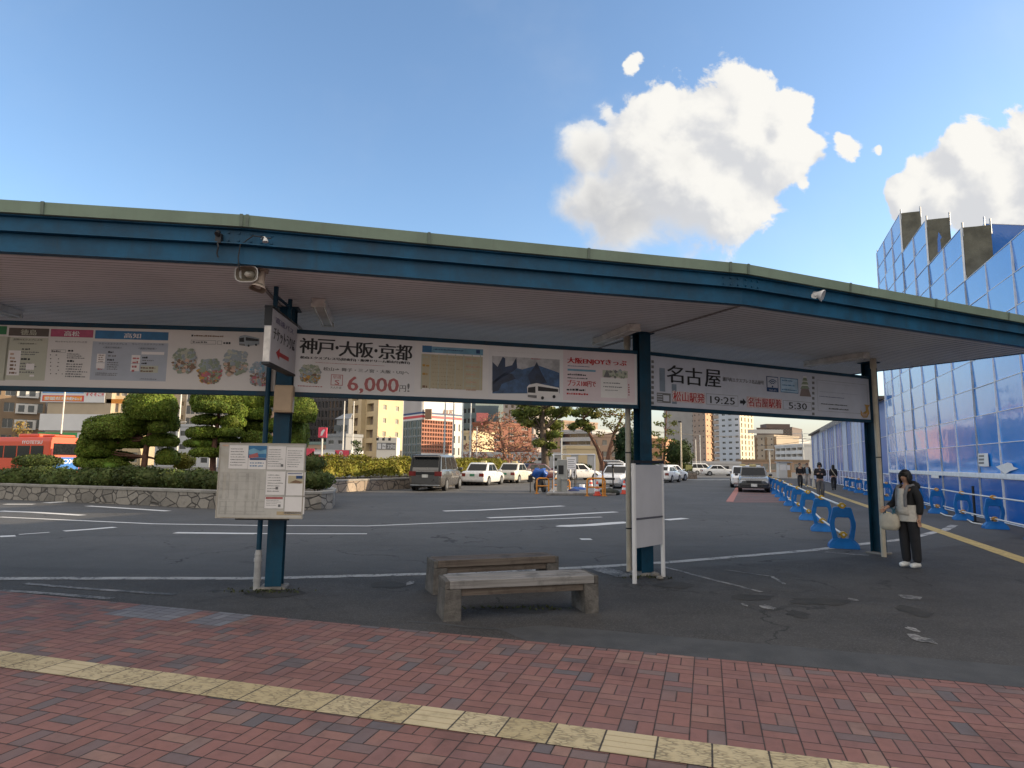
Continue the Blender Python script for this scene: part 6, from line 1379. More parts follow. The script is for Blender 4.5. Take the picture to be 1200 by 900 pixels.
# a: brown and beige offices at the far left
r = block('office_building', 'brown banded office building with white window bays at the left edge', XY(-60, 126), XY(46, 134), 20, ZT(40, 430, 130), BRN, None, [dict(cols=6, rows=6, wf=.72, hf=.58, glass=WG), dict(cols=3, rows=6, wf=.6, hf=.55)])
Ra = r; A, B = Vector((*XY(-60, 126), 0)), Vector((*XY(46, 134), 0)); d = (B-A).normalized(); n = Vector((d.y, -d.x, 0))
for j in (2, 3, 4):
    hh = ZT(40, 430, 130)/6; g = MB(); c = A.lerp(B, .66)+n*.3; M = Matrix.Translation(c) @ Matrix.Rotation(math.atan2(d.y, d.x), 4, 'Z'); g.box(0, 3.6, -.25, .1, j*hh+.4, j*hh+2.4, M=M); wbuild(g, 'window_bay', WHT, r)
    for q in (.45, 2.05): g = MB(); g.box(q, q+1.0, -.3, -.255, j*hh+.75, j*hh+2.1, M=M); wbuild(g, 'bay_window', WG, r)
# b: billboard building
A, B = XY(49, 124), XY(124, 124); zt = ZT(80, 443, 124)
r = block('billboard_building', 'tan building covered by a large billboard and blank white banner, behind the bus', A, B, 18, zt, BEI, None, [dict(cols=6, rows=5, wf=.34, hf=.5, skip=[(i, j) for i in range(6) for j in (0, 1, 3, 4)])])
def sign_on(r, part, m, px0, py0, px1, py1, Y, off=.15, th=.1):
    a = at(px0, py0, Y-off); b_ = at(px1, py1, Y-off); g = MB(); g.box(min(a.x, b_.x), max(a.x, b_.x), Y-off-th, Y-off, min(a.z, b_.z), max(a.z, b_.z)); wbuild(g, part, m, r)
def text_on(r, st, m, px0, py0, px1, py1, Y, off=.3, bold=.05):
    a = at(px0, py0, Y-off); b_ = at(px1, py1, Y-off); g = MB(); put_text(g, st, a.x, b_.x, b_.z, a.z, Y-off, 0, bold); wbuild(g, 'lettering', m, r)
BWH = mat('banner_white', (.62, .62, .62), .6, var=.05, scale=.3); BSK = mat('billboard_blue', (.14, .32, .62), .5, var=.25, scale=.3); BOR = mat('billboard_orange', (.72, .27, .03), .5); BRD = mat('billboard_red', (.55, .05, .06), .5); BGN = mat('shop_green', (.06, .30, .10), .5)
sign_on(r, 'billboard', BWH, 50, 447, 122.5, 472, 124); sign_on(r, 'billboard_picture', BSK, 51, 448, 98, 461, 124, .26, .02); sign_on(r, 'billboard_strip', BRD, 50, 463, 98, 470.5, 124, .26, .02)
sign_on(r, 'billboard_strip', BOR, 51.5, 464, 96, 469.8, 124, .285, .02); text_on(r, '愛媛県地域No1', BWH, 52.5, 464.8, 95, 469.3, 124, .33, .04); text_on(r, '1.5km先', BRD, 100.5, 453.5, 121, 459, 124, .28); text_on(r, 'すぐそこ!!', BRD, 100.5, 460, 121, 464.5, 124, .28)
sign_on(r, 'banner', BWH, 47.5, 484.8, 121, 505, 124); sign_on(r, 'shop_front', BGN, 45, 506.5, 90, 514, 124); sign_on(r, 'shop_front', BWH, 91, 507, 104, 514, 124)
# c: cream lattice building
A, B = XY(125, 125), XY(161, 127)
r = block('office_building', 'cream yellow building with window lattice and orange band, right of the billboard', A, B, 14, ZT(140, 430, 126), CRM, None, [dict(cols=4, rows=6, wf=.78, hf=.6, glass=WGL)])
sign_on(r, 'band', BOR, 125, 467.5, 152, 473, 125, .9)
r = block('office_building', 'cream slab building glimpsed behind the top of the left pine', XY(150, 140), XY(182, 142), 14, ZT(165, 438, 140), CRM, None, [dict(cols=3, rows=6, wf=.5, hf=.5)])
# d: grey and glass
r = block('office_building', 'grey building with plain wall and few windows between the left pines', XY(182, 149), XY(213, 150.5), 16, ZT(200, 432, 148), GRY, None, [dict(cols=3, rows=7, wf=.5, hf=.35)])
r = block('glass_building', 'blue grey glass office just left of the second pine', XY(213, 149), XY(268, 152), 16, ZT(230, 430, 148), LGR, None, [dict(cols=5, rows=8, wf=.86, hf=.72)])
r = block('low_building', 'pale low building seen behind the gap between the pines', XY(180, 118), XY(245, 116), 12, ZT(210, 500, 117), LGR, None, [dict(cols=5, rows=3, wf=.6, hf=.4)])
r = block('office_building', 'pinkish building behind the third pine', XY(268, 149), XY(345, 152), 16, ZT(300, 455, 148), PNK, None, [dict(cols=6, rows=6, wf=.5, hf=.45)])
# e: dark tower
r = block('tower_block', 'dark charcoal tower behind the first post, with narrow ribs', XY(340, 175), XY(407, 170), 22, ZT(380, 415, 172), DGR, None, [dict(cols=16, rows=12, wf=.62, hf=.72, rec=.35)])
# f: small grey house and shops
zz = ZT(390, 505, 108); A, B = XY(381, 108), XY(404, 106)
r = block('small_house', 'pale grey stepped house left of the cream apartment block', A, B, 4, ZT(390, 512, 108), wmat('house_grey', (.24, .245, .25)), mat('slate', (.20, .21, .22), .7), [dict(cols=2, rows=3, wf=.55, hf=.36), dict(cols=1, rows=3, wf=.4, hf=.35)])
g = MB(); p = Vector((*A, ZT(390, 512, 108)+.5)); q = Vector((*B, p.z)); z2 = ZT(395, 484, 109); n = Vector((0, 2.2, 0)); g.prism([p+Vector((1.2, 1.5, 0)), q+Vector((0, 1.5, 0)), q+Vector((0, 1.5, (z2-p.z)*.72)), p+Vector((1.2, 1.5, (z2-p.z)*.72))], (0, 2.4, 0)); g.prism([p+Vector((.9, 1.3, (z2-p.z)*.72)), q+Vector((.3, 1.3, (z2-p.z)*.72)), q+Vector((0, 3.5, z2-p.z)), p+Vector((1.8, 3.5, z2-p.z))], (0, .4, 0)); wbuild(g, 'upper_storey', MATS['house_grey'], r)
for x in (.42, .78): c = Vector((*A, 0)).lerp(Vector((*B, 0)), x); g = MB(); g.box(c.x-.5, c.x+.5, c.y+1.3, c.y+1.49, p.z+.5, p.z+1.5); wbuild(g, 'window', WG, r)
r = block('low_building', 'low pink and grey rooftops left of the stepped house', XY(345, 112), XY(382, 110), 9, ZT(360, 521, 111), PNK, mat('green_roof', (.16, .22, .20), .6), [dict(cols=4, rows=2, wf=.6, hf=.4)])
r = block('shop', 'single storey shop with red and white fascia signs, above the hedge', XY(357, 92), XY(409, 92), 8, ZT(380, 531, 92), GRY, LGR, [dict(cols=5, rows=1, wf=.8, hf=.6, sill=.3)])
SRD = mat('shop_red', (.58, .05, .09), .5)
for q in ((358, 525.5, 368, 536), (393, 527.5, 409, 535)): sign_on(r, 'fascia_sign', SRD, *q, 92, .3)
sign_on(r, 'fascia', BWH, 366, 529, 394, 532.5, 92, .3); sign_on(r, 'fascia_stripe', SRD, 366, 533, 394, 535.3, 92, .35); sign_on(r, 'shop_window', mat('lit_shop', (.6, .5, .3), .5), 372, 537, 388, 547, 92, .4); sign_on(r, 'banner', LGR, 403, 535.5, 416, 545, 92, .5); text_on(r, '○', BWH, 398, 528.5, 401, 534, 92, .45)
c = at(378, 508, 88); r = thing('pole_sign', 'red and white square sign on a white pole above the shop', 'sign', (c.x, 88, 0)); g = MB(); g.cyl((0, 0, 0), (0, 0, c.z-.6), .12, n=8); g.build('pole', PW, r)
a = at(373.5, 501, 88); b_ = at(383, 513, 88); g = MB(); g.box(a.x-c.x, b_.x-c.x, -.15, .15, b_.z, a.z); g.build('sign_box', SRD, r, bevel=.05); w_ = b_.x-a.x; x0 = a.x-c.x
g = MB(); g.add([(x0+w_*.3, -.16, b_.z+.25), (x0+w_*.5, -.16, b_.z+.3), (x0+w_*.8, -.16, a.z-.3), (x0+w_*.6, -.16, a.z-.25), (x0+w_*.35, -.16, b_.z+.8)], [(0, 1, 2, 3, 4)]); g.build('emblem', BWH, r)
# g: cream apartment, corner towards us
A, B = Vector((*XY(405, 158), 0)), Vector((*XY(441, 146), 0)); Cx = Vector((*XY(470.5, 154), 0)); zt = ZT(440, 425, 150)
r = thing('apartment_block', 'cream apartment block with a sunlit right side and recessed balconies', 'building', B)
RC = wmat('balcony_brown', (.22, .17, .13))
facade(r, A, B, 0, zt, 2, 8, .42, .62, CRM, rec=1.1, glass=RC); facade(r, B, Cx, 0, zt, 2, 8, .26, .36, CRM, rec=.2, glass=WGL)
g = MB(); D = A+Cx-B; g.prism([p+Vector((0, 0, zt)) for p in (A, B, Cx, D)], (0, 0, .6)); wbuild(g, 'roof', CRM, r); g = MB(); g.quad(Cx, D, D+Vector((0, 0, zt)), Cx+Vector((0, 0, zt))); g.quad(D, A, A+Vector((0, 0, zt)), D+Vector((0, 0, zt))); wbuild(g, 'rear_wall', CRM, r)
g = MB(); q = A.lerp(B, .52); q2 = A.lerp(B, .60); dd = (B-A).normalized(); nn = Vector((dd.y, -dd.x, 0)); g.prism([q, q2, q2+nn*1.1, q+nn*1.1], (0, 0, zt+.3)); wbuild(g, 'stair_shaft', CRM, r)
# white sign block
c0 = XY(436.5, 84); c1 = XY(464, 84)
r = thing('sign_building', 'white flat roofed billboard block with a dark lettered strip, in front of the apartment block', 'billboard', (c0[0], 84, 0)); z = ZT(450, 512.5, 84)
g = MB(); g.box(c0[0]+.45, c1[0], 84, 86.5, 0, z); wbuild(g, 'panel', wmat('sign_white', (.72, .68, .60), .04), r); g = MB(); g.prism([(c0[0], 86.2, 0), (c0[0]+.44, 84, 0), (c0[0]+.44, 86.2, 0)], (0, 0, z)); wbuild(g, 'side_panel', LGR, r)
sign_on(r, 'lettered_strip', GREY, 442, 518.8, 463.5, 526.8, 84, .02, .06); sign_on(r, 'white_square', BWH, 442.6, 519.6, 446.6, 526, 84, .09, .02); sign_on(r, 'white_square', BWH, 448, 519.8, 452, 526.2, 84, .09, .02); text_on(r, 'ユゾロ', BWH, 453.5, 520.3, 462.8, 526, 84, .12, .03); text_on(r, '～', GREY, 448.6, 522, 451.4, 524, 84, .12, .02)
g = MB()
for x in (444, 451, 458):
    a = at(x, 513, 84); g.cyl((a.x, 83.9, z), (a.x, 83.2, z+.1), .04, n=6); g.box(a.x-.15, a.x+.15, 83.05, 83.25, z-.45, z-.1)
wbuild(g, 'floodlight', BLKP, r)
# h: striped store: upper white mass, stripes, glass corner, brick lattice
zt = ZT(505, 425, 122); K0, K1, K2 = Vector((*XY(471, 127), 0)), Vector((*XY(493, 120), 0)), Vector((*XY(540, 127), 0)); zs = ZT(493, 491.5, 120); z1s = ZT(493, 483, 120)
r = thing('striped_store', 'white store with a red and navy stripe, brick lattice and a glass corner', 'store', K1)
def wallq(part, m, a, b_, z0, z1, off=0.):
    d = (b_-a).normalized(); n = Vector((d.y, -d.x, 0))*off; g = MB(); g.prism([a+n, b_+n, b_+n-n.normalized()*.3 if off else b_+Vector((-d.y, d.x, 0))*.3, a+n-n.normalized()*.3 if off else a+Vector((-d.y, d.x, 0))*.3], (0, 0, z1-z0)); g.v = [(p[0], p[1], p[2]+z0) for p in g.v]; wbuild(g, part, m, r)
wallq('upper_wall', wmat('store_grey', (.40, .37, .35)), K0, K1, z1s, zt); wallq('upper_wall', wmat('store_white', (.74, .72, .69), .03), K1, K2, z1s, zt)
hs = (z1s-zs)
for a, b_ in ((K0, K1), (K1, K2)):
    wallq('stripe', WHT, a, b_, zs, z1s+.05, .02); wallq('stripe', NAVY, a, b_, z1s-.25, z1s+.1, .06); wallq('stripe', BRD, a, b_, zs+hs*.28, zs+hs*.62, .06)
facade(r, K0, K1, 0, zs, 4, 6, .8, .86, TEAL, rec=.12, glass=mat('store_glass', (.10, .15, .15), .15, var=.4, scale=.3)); Lk = K1.lerp(K2, .76)
facade(r, K1, Lk, ZT(505, 531, 122), zs, 12, 8, .72, .66, wmat('lattice_red', (.40, .17, .11)), rec=.3, glass=BRN); facade(r, K1, Lk, 0, ZT(505, 531, 122), 3, 1, .8, .6, WHT, rec=.3, glass=WGL); facade(r, Lk, K2, 0, zs, 2, 4, .3, .6, WHT)
g = MB(); D = K0+K2-K1; g.prism([p+Vector((0, 0, zt)) for p in (K0, K1, K2, D)], (0, 0, .5)); wbuild(g, 'roof', LGR, r); g = MB(); g.quad(K2, D, D+Vector((0, 0, zt)), K2+Vector((0, 0, zt))); g.quad(D, K0, K0+Vector((0, 0, zt)), D+Vector((0, 0, zt))); wbuild(g, 'rear_wall', LGR, r)
c = K1.lerp(K2, .17)+Vector((0, -1.2, 0)); g = MB(); z = ZT(499, 485, 120); g.box(c.x-.6, c.x+.6, c.y-.3, c.y+.4, z-1, z+.9); wbuild(g, 'projecting_sign', BROWN, r); text_on(r, '和光', mat('logo_peach', (.62, .33, .2), .5), 519, 480, 531, 486, 122, .9, .1)
# i: behind the flagpoles and the trees
block('office_building', 'teal grey office slab behind the flagpoles', XY(541, 198), XY(556, 195), 14, ZT(548, 440, 196), TEAL, None, [dict(cols=3, rows=9, wf=.7, hf=.5)])
block('tower_block', 'brick red tower with a small pink roof sign beside the flagpoles', XY(553, 150), XY(573, 146), 14, ZT(562, 497, 148), BRK, None, [dict(cols=4, rows=7, wf=.55, hf=.45), dict(cols=3, rows=7, wf=.5, hf=.4)])
a = at(565, 489, 147); g = MB(); g.box(a.x-1.3, a.x+1.3, 146.6, 147.2, ZT(565, 494, 147), ZT(565, 484, 147)); g.box(a.x-.2, a.x+.2, 146.7, 147.1, ZT(565, 498, 147), ZT(565, 494, 147)); tag(g.build('roof_sign', mat('sign_pink', (.55, .16, .15), .5)), 'small pink sign standing on the roof of the brick red tower', 'sign')
block('low_building', 'long low grey building behind the taxis and autumn tree', XY(541, 112), XY(664, 110), 12, ZT(590, 533, 111), LGR, None, [dict(cols=14, rows=2, wf=.6, hf=.4)])
block('office_building', 'cream office between the flagpoles and the brick red tower', XY(541, 118), XY(553, 117), 8, ZT(547, 508, 118), CRM, None, [dict(cols=2, rows=4, wf=.5, hf=.5)])
block('apartment_block', 'pinkish grey apartment tower behind the autumn tree', XY(589, 190), XY(625, 186), 16, ZT(605, 462, 188), wmat('wall_mauve', (.36, .32, .30)), None, [dict(cols=5, rows=9, wf=.45, hf=.4), dict(cols=3, rows=9, wf=.4, hf=.4)])
block('apartment_block', 'tan apartment tower behind the big pine', XY(644, 180), XY(660, 176), 14, ZT(650, 495, 178), PNK, None, [dict(cols=3, rows=8, wf=.5, hf=.45), dict(cols=3, rows=8, wf=.5, hf=.45)])
block('office_building', 'banded pale terrace building right of the big pine', XY(657, 150), XY(694, 144), 16, ZT(670, 506, 148), LGR, None, [dict(cols=1, rows=5, wf=1, hf=.5, mode='ribbon', rec=.8), dict(cols=4, rows=5, wf=.6, hf=.4)])
block('low_building', 'low cream warehouse with a grey shutter behind the white hatchback', XY(664, 100), XY(702, 100), 10, ZT(680, 526, 100), CRM, None, [dict(cols=2, rows=1, wf=.45, hf=.75, sill=.05, glass=LGR)])
block('low_building', 'brown building with lit windows behind the leaning pines', XY(692, 128), XY(760, 124), 12, ZT(720, 512, 126), PNK, None, [dict(cols=6, rows=3, wf=.5, hf=.45, glass=WGL)])
block('low_building', 'orange tinted low building seen right of the middle post', XY(748, 118), XY(778, 116), 10, ZT(765, 517, 117), wmat('wall_orange', (.40, .22, .12)), None, [dict(cols=3, rows=3, wf=.6, hf=.45)])
# j: far right towers
A, B = XY(779, 300), XY(815, 285)
block('apartment_block', 'tall grey slab apartment block with a column of small balconies on its right edge', A, B, 20, ZT(800, 452, 290), wmat('wall_warmgrey', (.33, .30, .27)), None, [dict(cols=10, rows=17, wf=.5, hf=.42, sill=.5, skip=[(i, j) for i in range(9) for j in range(17)])])
A, B, Cx = Vector((*XY(813, 262), 0)), Vector((*XY(828, 250), 0)), Vector((*XY(836, 262), 0)); zt = ZT(825, 450, 255)
r = thing('apartment_block', 'brown apartment tower with a narrow sunlit orange edge', 'building', B)
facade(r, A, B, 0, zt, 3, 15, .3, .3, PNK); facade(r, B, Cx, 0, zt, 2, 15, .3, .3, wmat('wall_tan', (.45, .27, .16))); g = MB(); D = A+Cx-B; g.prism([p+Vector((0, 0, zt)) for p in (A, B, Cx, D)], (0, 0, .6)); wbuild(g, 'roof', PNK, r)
for j in range(15):
    g = MB(); z = zt/15*j; c = Cx; g.box(c.x-.3, c.x+2.0, c.y-2, c.y+.5, z, z+1.3); wbuild(g, 'balcony', GRY, r)
A, B, Cx = Vector((*XY(838, 282), 0)), Vector((*XY(868.5, 268), 0)), Vector((*XY(884.5, 280), 0)); zt = ZT(860, 462, 272)
r = thing('apartment_block', 'tall white apartment tower, left face in shade and right face sunlit', 'building', B)
facade(r, A, B, 0, zt, 4, 13, .5, .36, wmat('tower_white_shade', (.60, .62, .65), .03)); facade(r, B, Cx, 0, zt, 4, 13, .34, .7, wmat('tower_white_sun', (.62, .55, .42), .03), rec=.8, glass=PNK)  # one white wall, cool shade and warm sun put into its two colours
g = MB(); D = A+Cx-B; g.prism([p+Vector((0, 0, zt)) for p in (A, B, Cx, D)], (0, 0, .8)); wbuild(g, 'roof', WHT, r); g = MB(); g.quad(D, A, A+Vector((0, 0, zt)), D+Vector((0, 0, zt))); g.quad(Cx, D, D+Vector((0, 0, zt)), Cx+Vector((0, 0, zt))); wbuild(g, 'rear_wall', WHT, r)
r = block('office_building', 'beige mid rise office with brown pilasters, right of the white tower', XY(885, 205), XY(908, 200), 16, ZT(895, 511.5, 203), wmat('wall_sand', (.40, .33, .25)), None, [dict(cols=4, rows=6, wf=.3, hf=.36)])
for q in (0, .52, .97): a = Vector((*XY(885, 205), 0)).lerp(Vector((*XY(908, 200), 0)), q); g = MB(); g.box(a.x, a.x+.7, a.y-.6, a.y-.05, 0, ZT(895, 512, 203)); wbuild(g, 'pilaster', BRN, r)
g = MB(); a = at(890, 508, 202); g.box(a.x-4, a.x+7, 201, 201.2, a.z, a.z+1.2); wbuild(g, 'roof_railing', WF, r)
r = block('apartment_block', 'dark brown high block in the far distance behind the beige office', XY(888, 330), XY(930, 320), 22, ZT(910, 502, 325), wmat('wall_umber', (.13, .10, .09)), None, [dict(cols=12, rows=14, wf=.7, hf=.5, rec=.6)])
g = MB(); a = at(898, 500, 326); g.box(a.x, a.x+12, 326, 334, ZT(910, 502, 325), ZT(910, 499, 325)+1); wbuild(g, 'penthouse', MATS['wall_umber'], r)
r = block('parking_structure', 'white open deck parking structure at the end of the walkway', XY(909, 190), XY(941, 172), 20, ZT(925, 523, 182), WHT, None, [dict(cols=5, rows=4, wf=.9, hf=.45, rec=1.5, glass=mat('deck_dark', (.05, .045, .04), .9))])
block('low_building', 'pale building rising behind the parking structure', XY(908, 240), XY(936, 235), 18, ZT(920, 516, 238), LGR, None, [dict(cols=1, rows=3, wf=1, hf=.01)])
# street clutter at the end of the lane
block('low_building', 'low brownish storefronts at the far end of the taxi lane', XY(866, 150), XY(948, 146), 10, ZT(900, 541, 148), PNK, BRN, [dict(cols=9, rows=1, wf=.7, hf=.6, glass=WGL)])
block('low_building', 'row of grey sheds behind the far parked white cars', XY(757, 130), XY(868, 128), 9, ZT(800, 543, 129), LGR, None, [dict(cols=10, rows=1, wf=.6, hf=.5)])
for i, (x, Y, m, lab) in enumerate(((918, 75, WHT, 'white notice board standing by the far end of the left barrier row'), (923, 80, mat('kiosk_tan', (.42, .27, .14), .7), 'small tan kiosk at the far end of the left barrier row'))):
    c = at(x, 560, Y); r = thing('kiosk', lab, 'kiosk', (c.x, Y, 0)); g = MB(); g.box(-.5, .5, 0, .7, .1, 1.9); g.build('cabinet', m, r, bevel=.03); g = MB(); g.box(-.62, .62, -.12, .8, 1.9, 2.0); g.build('roof', LGR, r); g = MB(); g.box(-.35, .35, -.02, -.005, 1.0, 1.6); g.build('panel', PAPER, r)
# ------------------------------------------------------------------ people
SKIN = mat('skin', (.42, .24, .16), .55, var=.06); HAIR = mat('hair', (.010, .008, .007), .5, var=.3, scale=40); JKT = mat('jacket_black', (.010, .010, .012), .8, var=.3, scale=8); TRO = mat('trousers_black', (.014, .014, .017), .85, var=.3, scale=8)
KNIT = mat('knit_white', (.50, .47, .42), .85, var=.1, scale=20, bump=.3, bscale=80); HOOD = mat('hoodie_grey', (.17, .17, .18), .85); SHOE = mat('shoe_white', (.62, .62, .60), .5); BAGM = mat('bag_cream', (.50, .45, .36), .7, var=.1, scale=10, bump=.3, bscale=50); EYE_ = mat('eye', (.015, .01, .008), .2); LIP = mat('lip', (.30, .11, .09), .5); STRAP = mat('strap_teal', (.03, .12, .17), .6)
def skin_mesh(name, pts, edges, rad, m, parent, root=0, sub=2):
    me = bpy.data.meshes.new(name); me.from_pydata([tuple(p) for p in pts], edges, []); o = bpy.data.objects.new(name, me); COL.objects.link(o)
    md = o.modifiers.new('skin', 'SKIN'); md.use_smooth_shade = True; md.branch_smoothing = .4
    for i, v in enumerate(me.skin_vertices[0].data): rr = rad[i]; v.radius = rr if isinstance(rr, tuple) else (rr, rr); v.use_root = (i == root)
    sb = o.modifiers.new('sub', 'SUBSURF'); sb.levels = sub; sb.render_levels = sub
    bpy.context.view_layer.update()
    me2 = bpy.data.meshes.new_from_object(o.evaluated_get(bpy.context.evaluated_depsgraph_get())); bpy.data.objects.remove(o)
    me2.name = name; me2.materials.clear(); me2.materials.append(m)
    for p in me2.polygons: p.use_smooth = True
    o = bpy.data.objects.new(name, me2); COL.objects.link(o); o.parent = parent; return o
def person(label, pos, az, hgt, arms, legs, top, bottom, shoe, hair='short', jacket_open=None, lean=0., head_turn=0., head_down=0., hands=True, coat=0., long_hair=False):
    """faces +y in local space (az: compass heading), x to the person's right; arms/legs: joints in units of height 1.7"""
    s = hgt/1.7; r = thing('person', label, 'person', (pos[0], pos[1], 0), R(-az)); r.scale = (s, s, s)
    hip = Vector((0, 0, .90)); che = Vector((0, lean*.5, 1.25)); nk = Vector((0, lean, 1.43)); hd = Vector((0, lean+.02, 1.57))
    shR, shL = Vector((.165, lean*.9, 1.37)), Vector((-.165, lean*.9, 1.37))
    aR = [shR]+[Vector(p) for p in arms[0]]; aL = [shL]+[Vector(p) for p in arms[1]]
    lR = [Vector((.09, 0, .86))]+[Vector(p) for p in legs[0]]; lL = [Vector((-.09, 0, .86))]+[Vector(p) for p in legs[1]]
    pts = [hip, Vector((0, lean*.25, 1.07)), che, nk, shR, aR[1], aR[2], shL, aL[1], aL[2], lR[0], lR[1], lR[2], lL[0], lL[1], lL[2]]
    toe = [Vector((q.x*1.0, q.y, .035))+ (Vector(t) if t else Vector((0, .14, 0))) for q, t in ((lR[2], legs[2] if len(legs) > 2 else None), (lL[2], legs[3] if len(legs) > 3 else None))]
    ed = [(0, 1), (1, 2), (2, 3), (2, 4), (4, 5), (5, 6), (2, 7), (7, 8), (8, 9), (0, 10), (10, 11), (11, 12), (0, 13), (13, 14), (14, 15)]
    rd = [(.135, .10), (.125, .095), (.15, .105), .052, .062, .043, .032, .062, .043, .032, .085, .055, .04, .085, .055, .04]
    # head and hands joined on to the same figure
    pts += [nk+Vector((0, .008, .06)), hd+Vector((0, .004, -.04)), hd+Vector((0, -.005, .045)), hd+Vector((0, -.01, .09))]; ed += [(3, 16), (16, 17), (17, 18), (18, 19)]; rd += [.048, (.068, .082), (.076, .09), (.05, .06)]
    for w_, el, sd_ in ((6, 5, 1), (9, 8, -1)):
        wv = pts[w_]; d = (wv-pts[el]).normalized(); side = d.cross(Vector((0, 1, 0))).normalized() if abs(d.y) < .9 else Vector((1, 0, 0)); fw = side.cross(d).normalized()
        b0 = len(pts); pts.append(wv+d*.045); ed.append((w_, b0)); rd.append((.034, .02)); b1 = len(pts); pts.append(wv+d*.085); ed.append((b0, b1)); rd.append((.036, .018))
        if hands:
            for k in range(4):
                o = fw*(.028-.0187*k); ln = (.07, .08, .075, .058)[k]; i = len(pts)
                pts += [wv+d*.098+o, wv+d*(.098+ln*.5)+o*1.05+side*.006*sd_, wv+d*(.098+ln)*.98+o*1.05+side*.022*sd_]; ed += [(b1, i), (i, i+1), (i+1, i+2)]; rd += [.0092, .0085, .0072]
            i = len(pts); pts += [wv+d*.05+fw*.04, wv+d*.08+fw*.052+side*.008*sd_, wv+d*.105+fw*.05+side*.014*sd_]; ed += [(b0, i), (i, i+1), (i+1, i+2)]; rd += [.0105, .0095, .008]
    skin_mesh('body', pts, ed, rd, SKIN, r)
    # face
    M = Matrix.Translation(hd) @ Matrix.Rotation(head_turn, 4, 'Z') @ Matrix.Rotation(-head_down, 4, 'X')
    g = MB(); g.blob((0, .083, -.005), (.013, .017, .024), 10, 0., M=M); g.build('nose', SKIN, r)
    for sx in (-1, 1):
        g = MB(); g.blob((sx*.03, .076, .02), (.011, .008, .0065), 10, 0., M=M); g.build('eye', EYE_, r)
        g = MB(); g.box(sx*.03-.016, sx*.03+.016, .074, .084, .037, .043, M=M); g.build('eyebrow', HAIR, r)
        g = MB(); g.blob((sx*.076, -.005, .0), (.010, .018, .03), 10, 0., M=M); g.build('ear', SKIN, r)
    g = MB(); g.blob((0, .078, -.043), (.021, .008, .006), 10, 0., M=M); g.build('mouth', LIP, r)
    g = MB()
    if hair == 'short':
        V = g.blob((0, -.016, .04), (.086, .094, .082), 16, .04, 0, 1, M=M).v; g.blob((0, -.04, .0), (.08, .065, .075), 14, .05, 0, 2, M=M)
    else:
        g.blob((0, -.018, .035), (.094, .098, .088), 16, .04, 0, 1, M=M); g.blob((0, -.045, -.02), (.095, .07, .11), 14, .06, 0, 2, M=M)
        for sx in (-1, 1): g.blob((sx*.075, .015, -.03), (.027, .055, .10), 12, .08, 0, 3+sx, M=M)
        g.blob((0, .06, .07), (.06, .03, .026), 12, .06, 0, 6, M=M)
        if long_hair: g.blob((0, -.06, -.14), (.09, .05, .14), 12, .08, 0, 7, M=M)
    g.build('hair', HAIR, r)
    # clothes a little outside the body
    tp = [hip+Vector((0, 0, .0-coat)), Vector((0, lean*.25, 1.07)), che, nk+Vector((0, -.01, -.02)), shR, aR[1], aR[2]-(aR[2]-aR[1]).normalized()*.02, shL, aL[1], aL[2]-(aL[2]-aL[1]).normalized()*.02]
    skin_mesh('jacket' if coat >= 0 else 'top', tp, [(0, 1), (1, 2), (2, 3), (2, 4), (4, 5), (5, 6), (2, 7), (7, 8), (8, 9)], [(.175, .135), (.165, .128), (.172, .128), (.075, .07), .082, .066, .055, .082, .066, .055], top, r)
    skin_mesh('trousers', [hip+Vector((0, 0, .06)), hip, lR[0], lR[1], lR[2]+Vector((0, 0, .0)), lL[0], lL[1], lL[2]+Vector((0, 0, .0))], [(0, 1), (1, 2), (2, 3), (3, 4), (1, 5), (5, 6), (6, 7)], [(.14, .11), (.155, .118), .105, .085, .072, .105, .085, .072], bottom, r)
    for q, t in zip((lR[2], lL[2]), toe):
        hl = Vector((q.x, q.y-.06, .052)); skin_mesh('shoe', [hl, Vector((q.x, q.y+.02, .062)), t+Vector((0, .02, .012))], [(0, 1), (1, 2)], [.048, .054, (.05, .042)], shoe, r)
    return r
c = gp(1068, 665.5)
# woman beside the third post, turned three quarters to the left, bag on her forearm
w1 = person('woman in black jacket and white knit with a cream bag beside the third post', (c.x, c.y), -106, 1.56,
   ([(.215, .04, 1.12), (.20, .25, 1.02)], [(-.21, -.05, 1.13), (-.20, -.03, .88)]), ([(.085, .02, .48), (.08, .0, .075)], [(-.085, -.03, .48), (-.09, -.05, .075)]), JKT, TRO, SHOE, 'bob', head_turn=R(12), head_down=R(10))
g = MB()
V = []
for k in range(7):
    z = 1.36-k*.075; w_ = .055+.012*k; V += [(-w_, .112+.018*math.sin(k*.5), z), (0, .138+.02*math.sin(k*.5), z), (w_, .112+.018*math.sin(k*.5), z)]
g.add(V, [(3*k+i, 3*k+i+3, 3*k+i+4, 3*k+i+1) for k in range(6) for i in range(2)], 0, True); o = g.build('sweater', KNIT, w1); o.modifiers.new('t', 'SOLIDIFY').thickness = .02
g = MB(); g.loft([[((.172 if z > .9 else .180)*math.cos(a), .012+(.138 if z > .9 else .140)*math.sin(a), z) for a in [i*math.pi/9 for i in range(18)]] for z in (.80, .86, .92, 1.0, 1.08)], 0, True); g.build('sweater_hem', KNIT, w1)
g = MB(); g.tube([(-.13, -.02, 1.42), (-.10, .09, 1.40), (-.085, .135, 1.25), (-.085, .14, 1.05)], .028, 8); g.tube([(.13, -.02, 1.42), (.10, .09, 1.40), (.085, .135, 1.25), (.085, .14, 1.05)], .028, 8); g.build('hoodie_edge', HOOD, w1)
g = MB(); g.blob((0, -.12, 1.40), (.15, .09, .10), 14, .06, 0, 3); g.build('hood', JKT, w1)
g = MB(); g.tube([(-.12, .08, 1.38), (0, .155, 1.22), (.13, .14, 1.0), (.19, .16, .9)], .010, 6); g.build('strap', STRAP, w1)
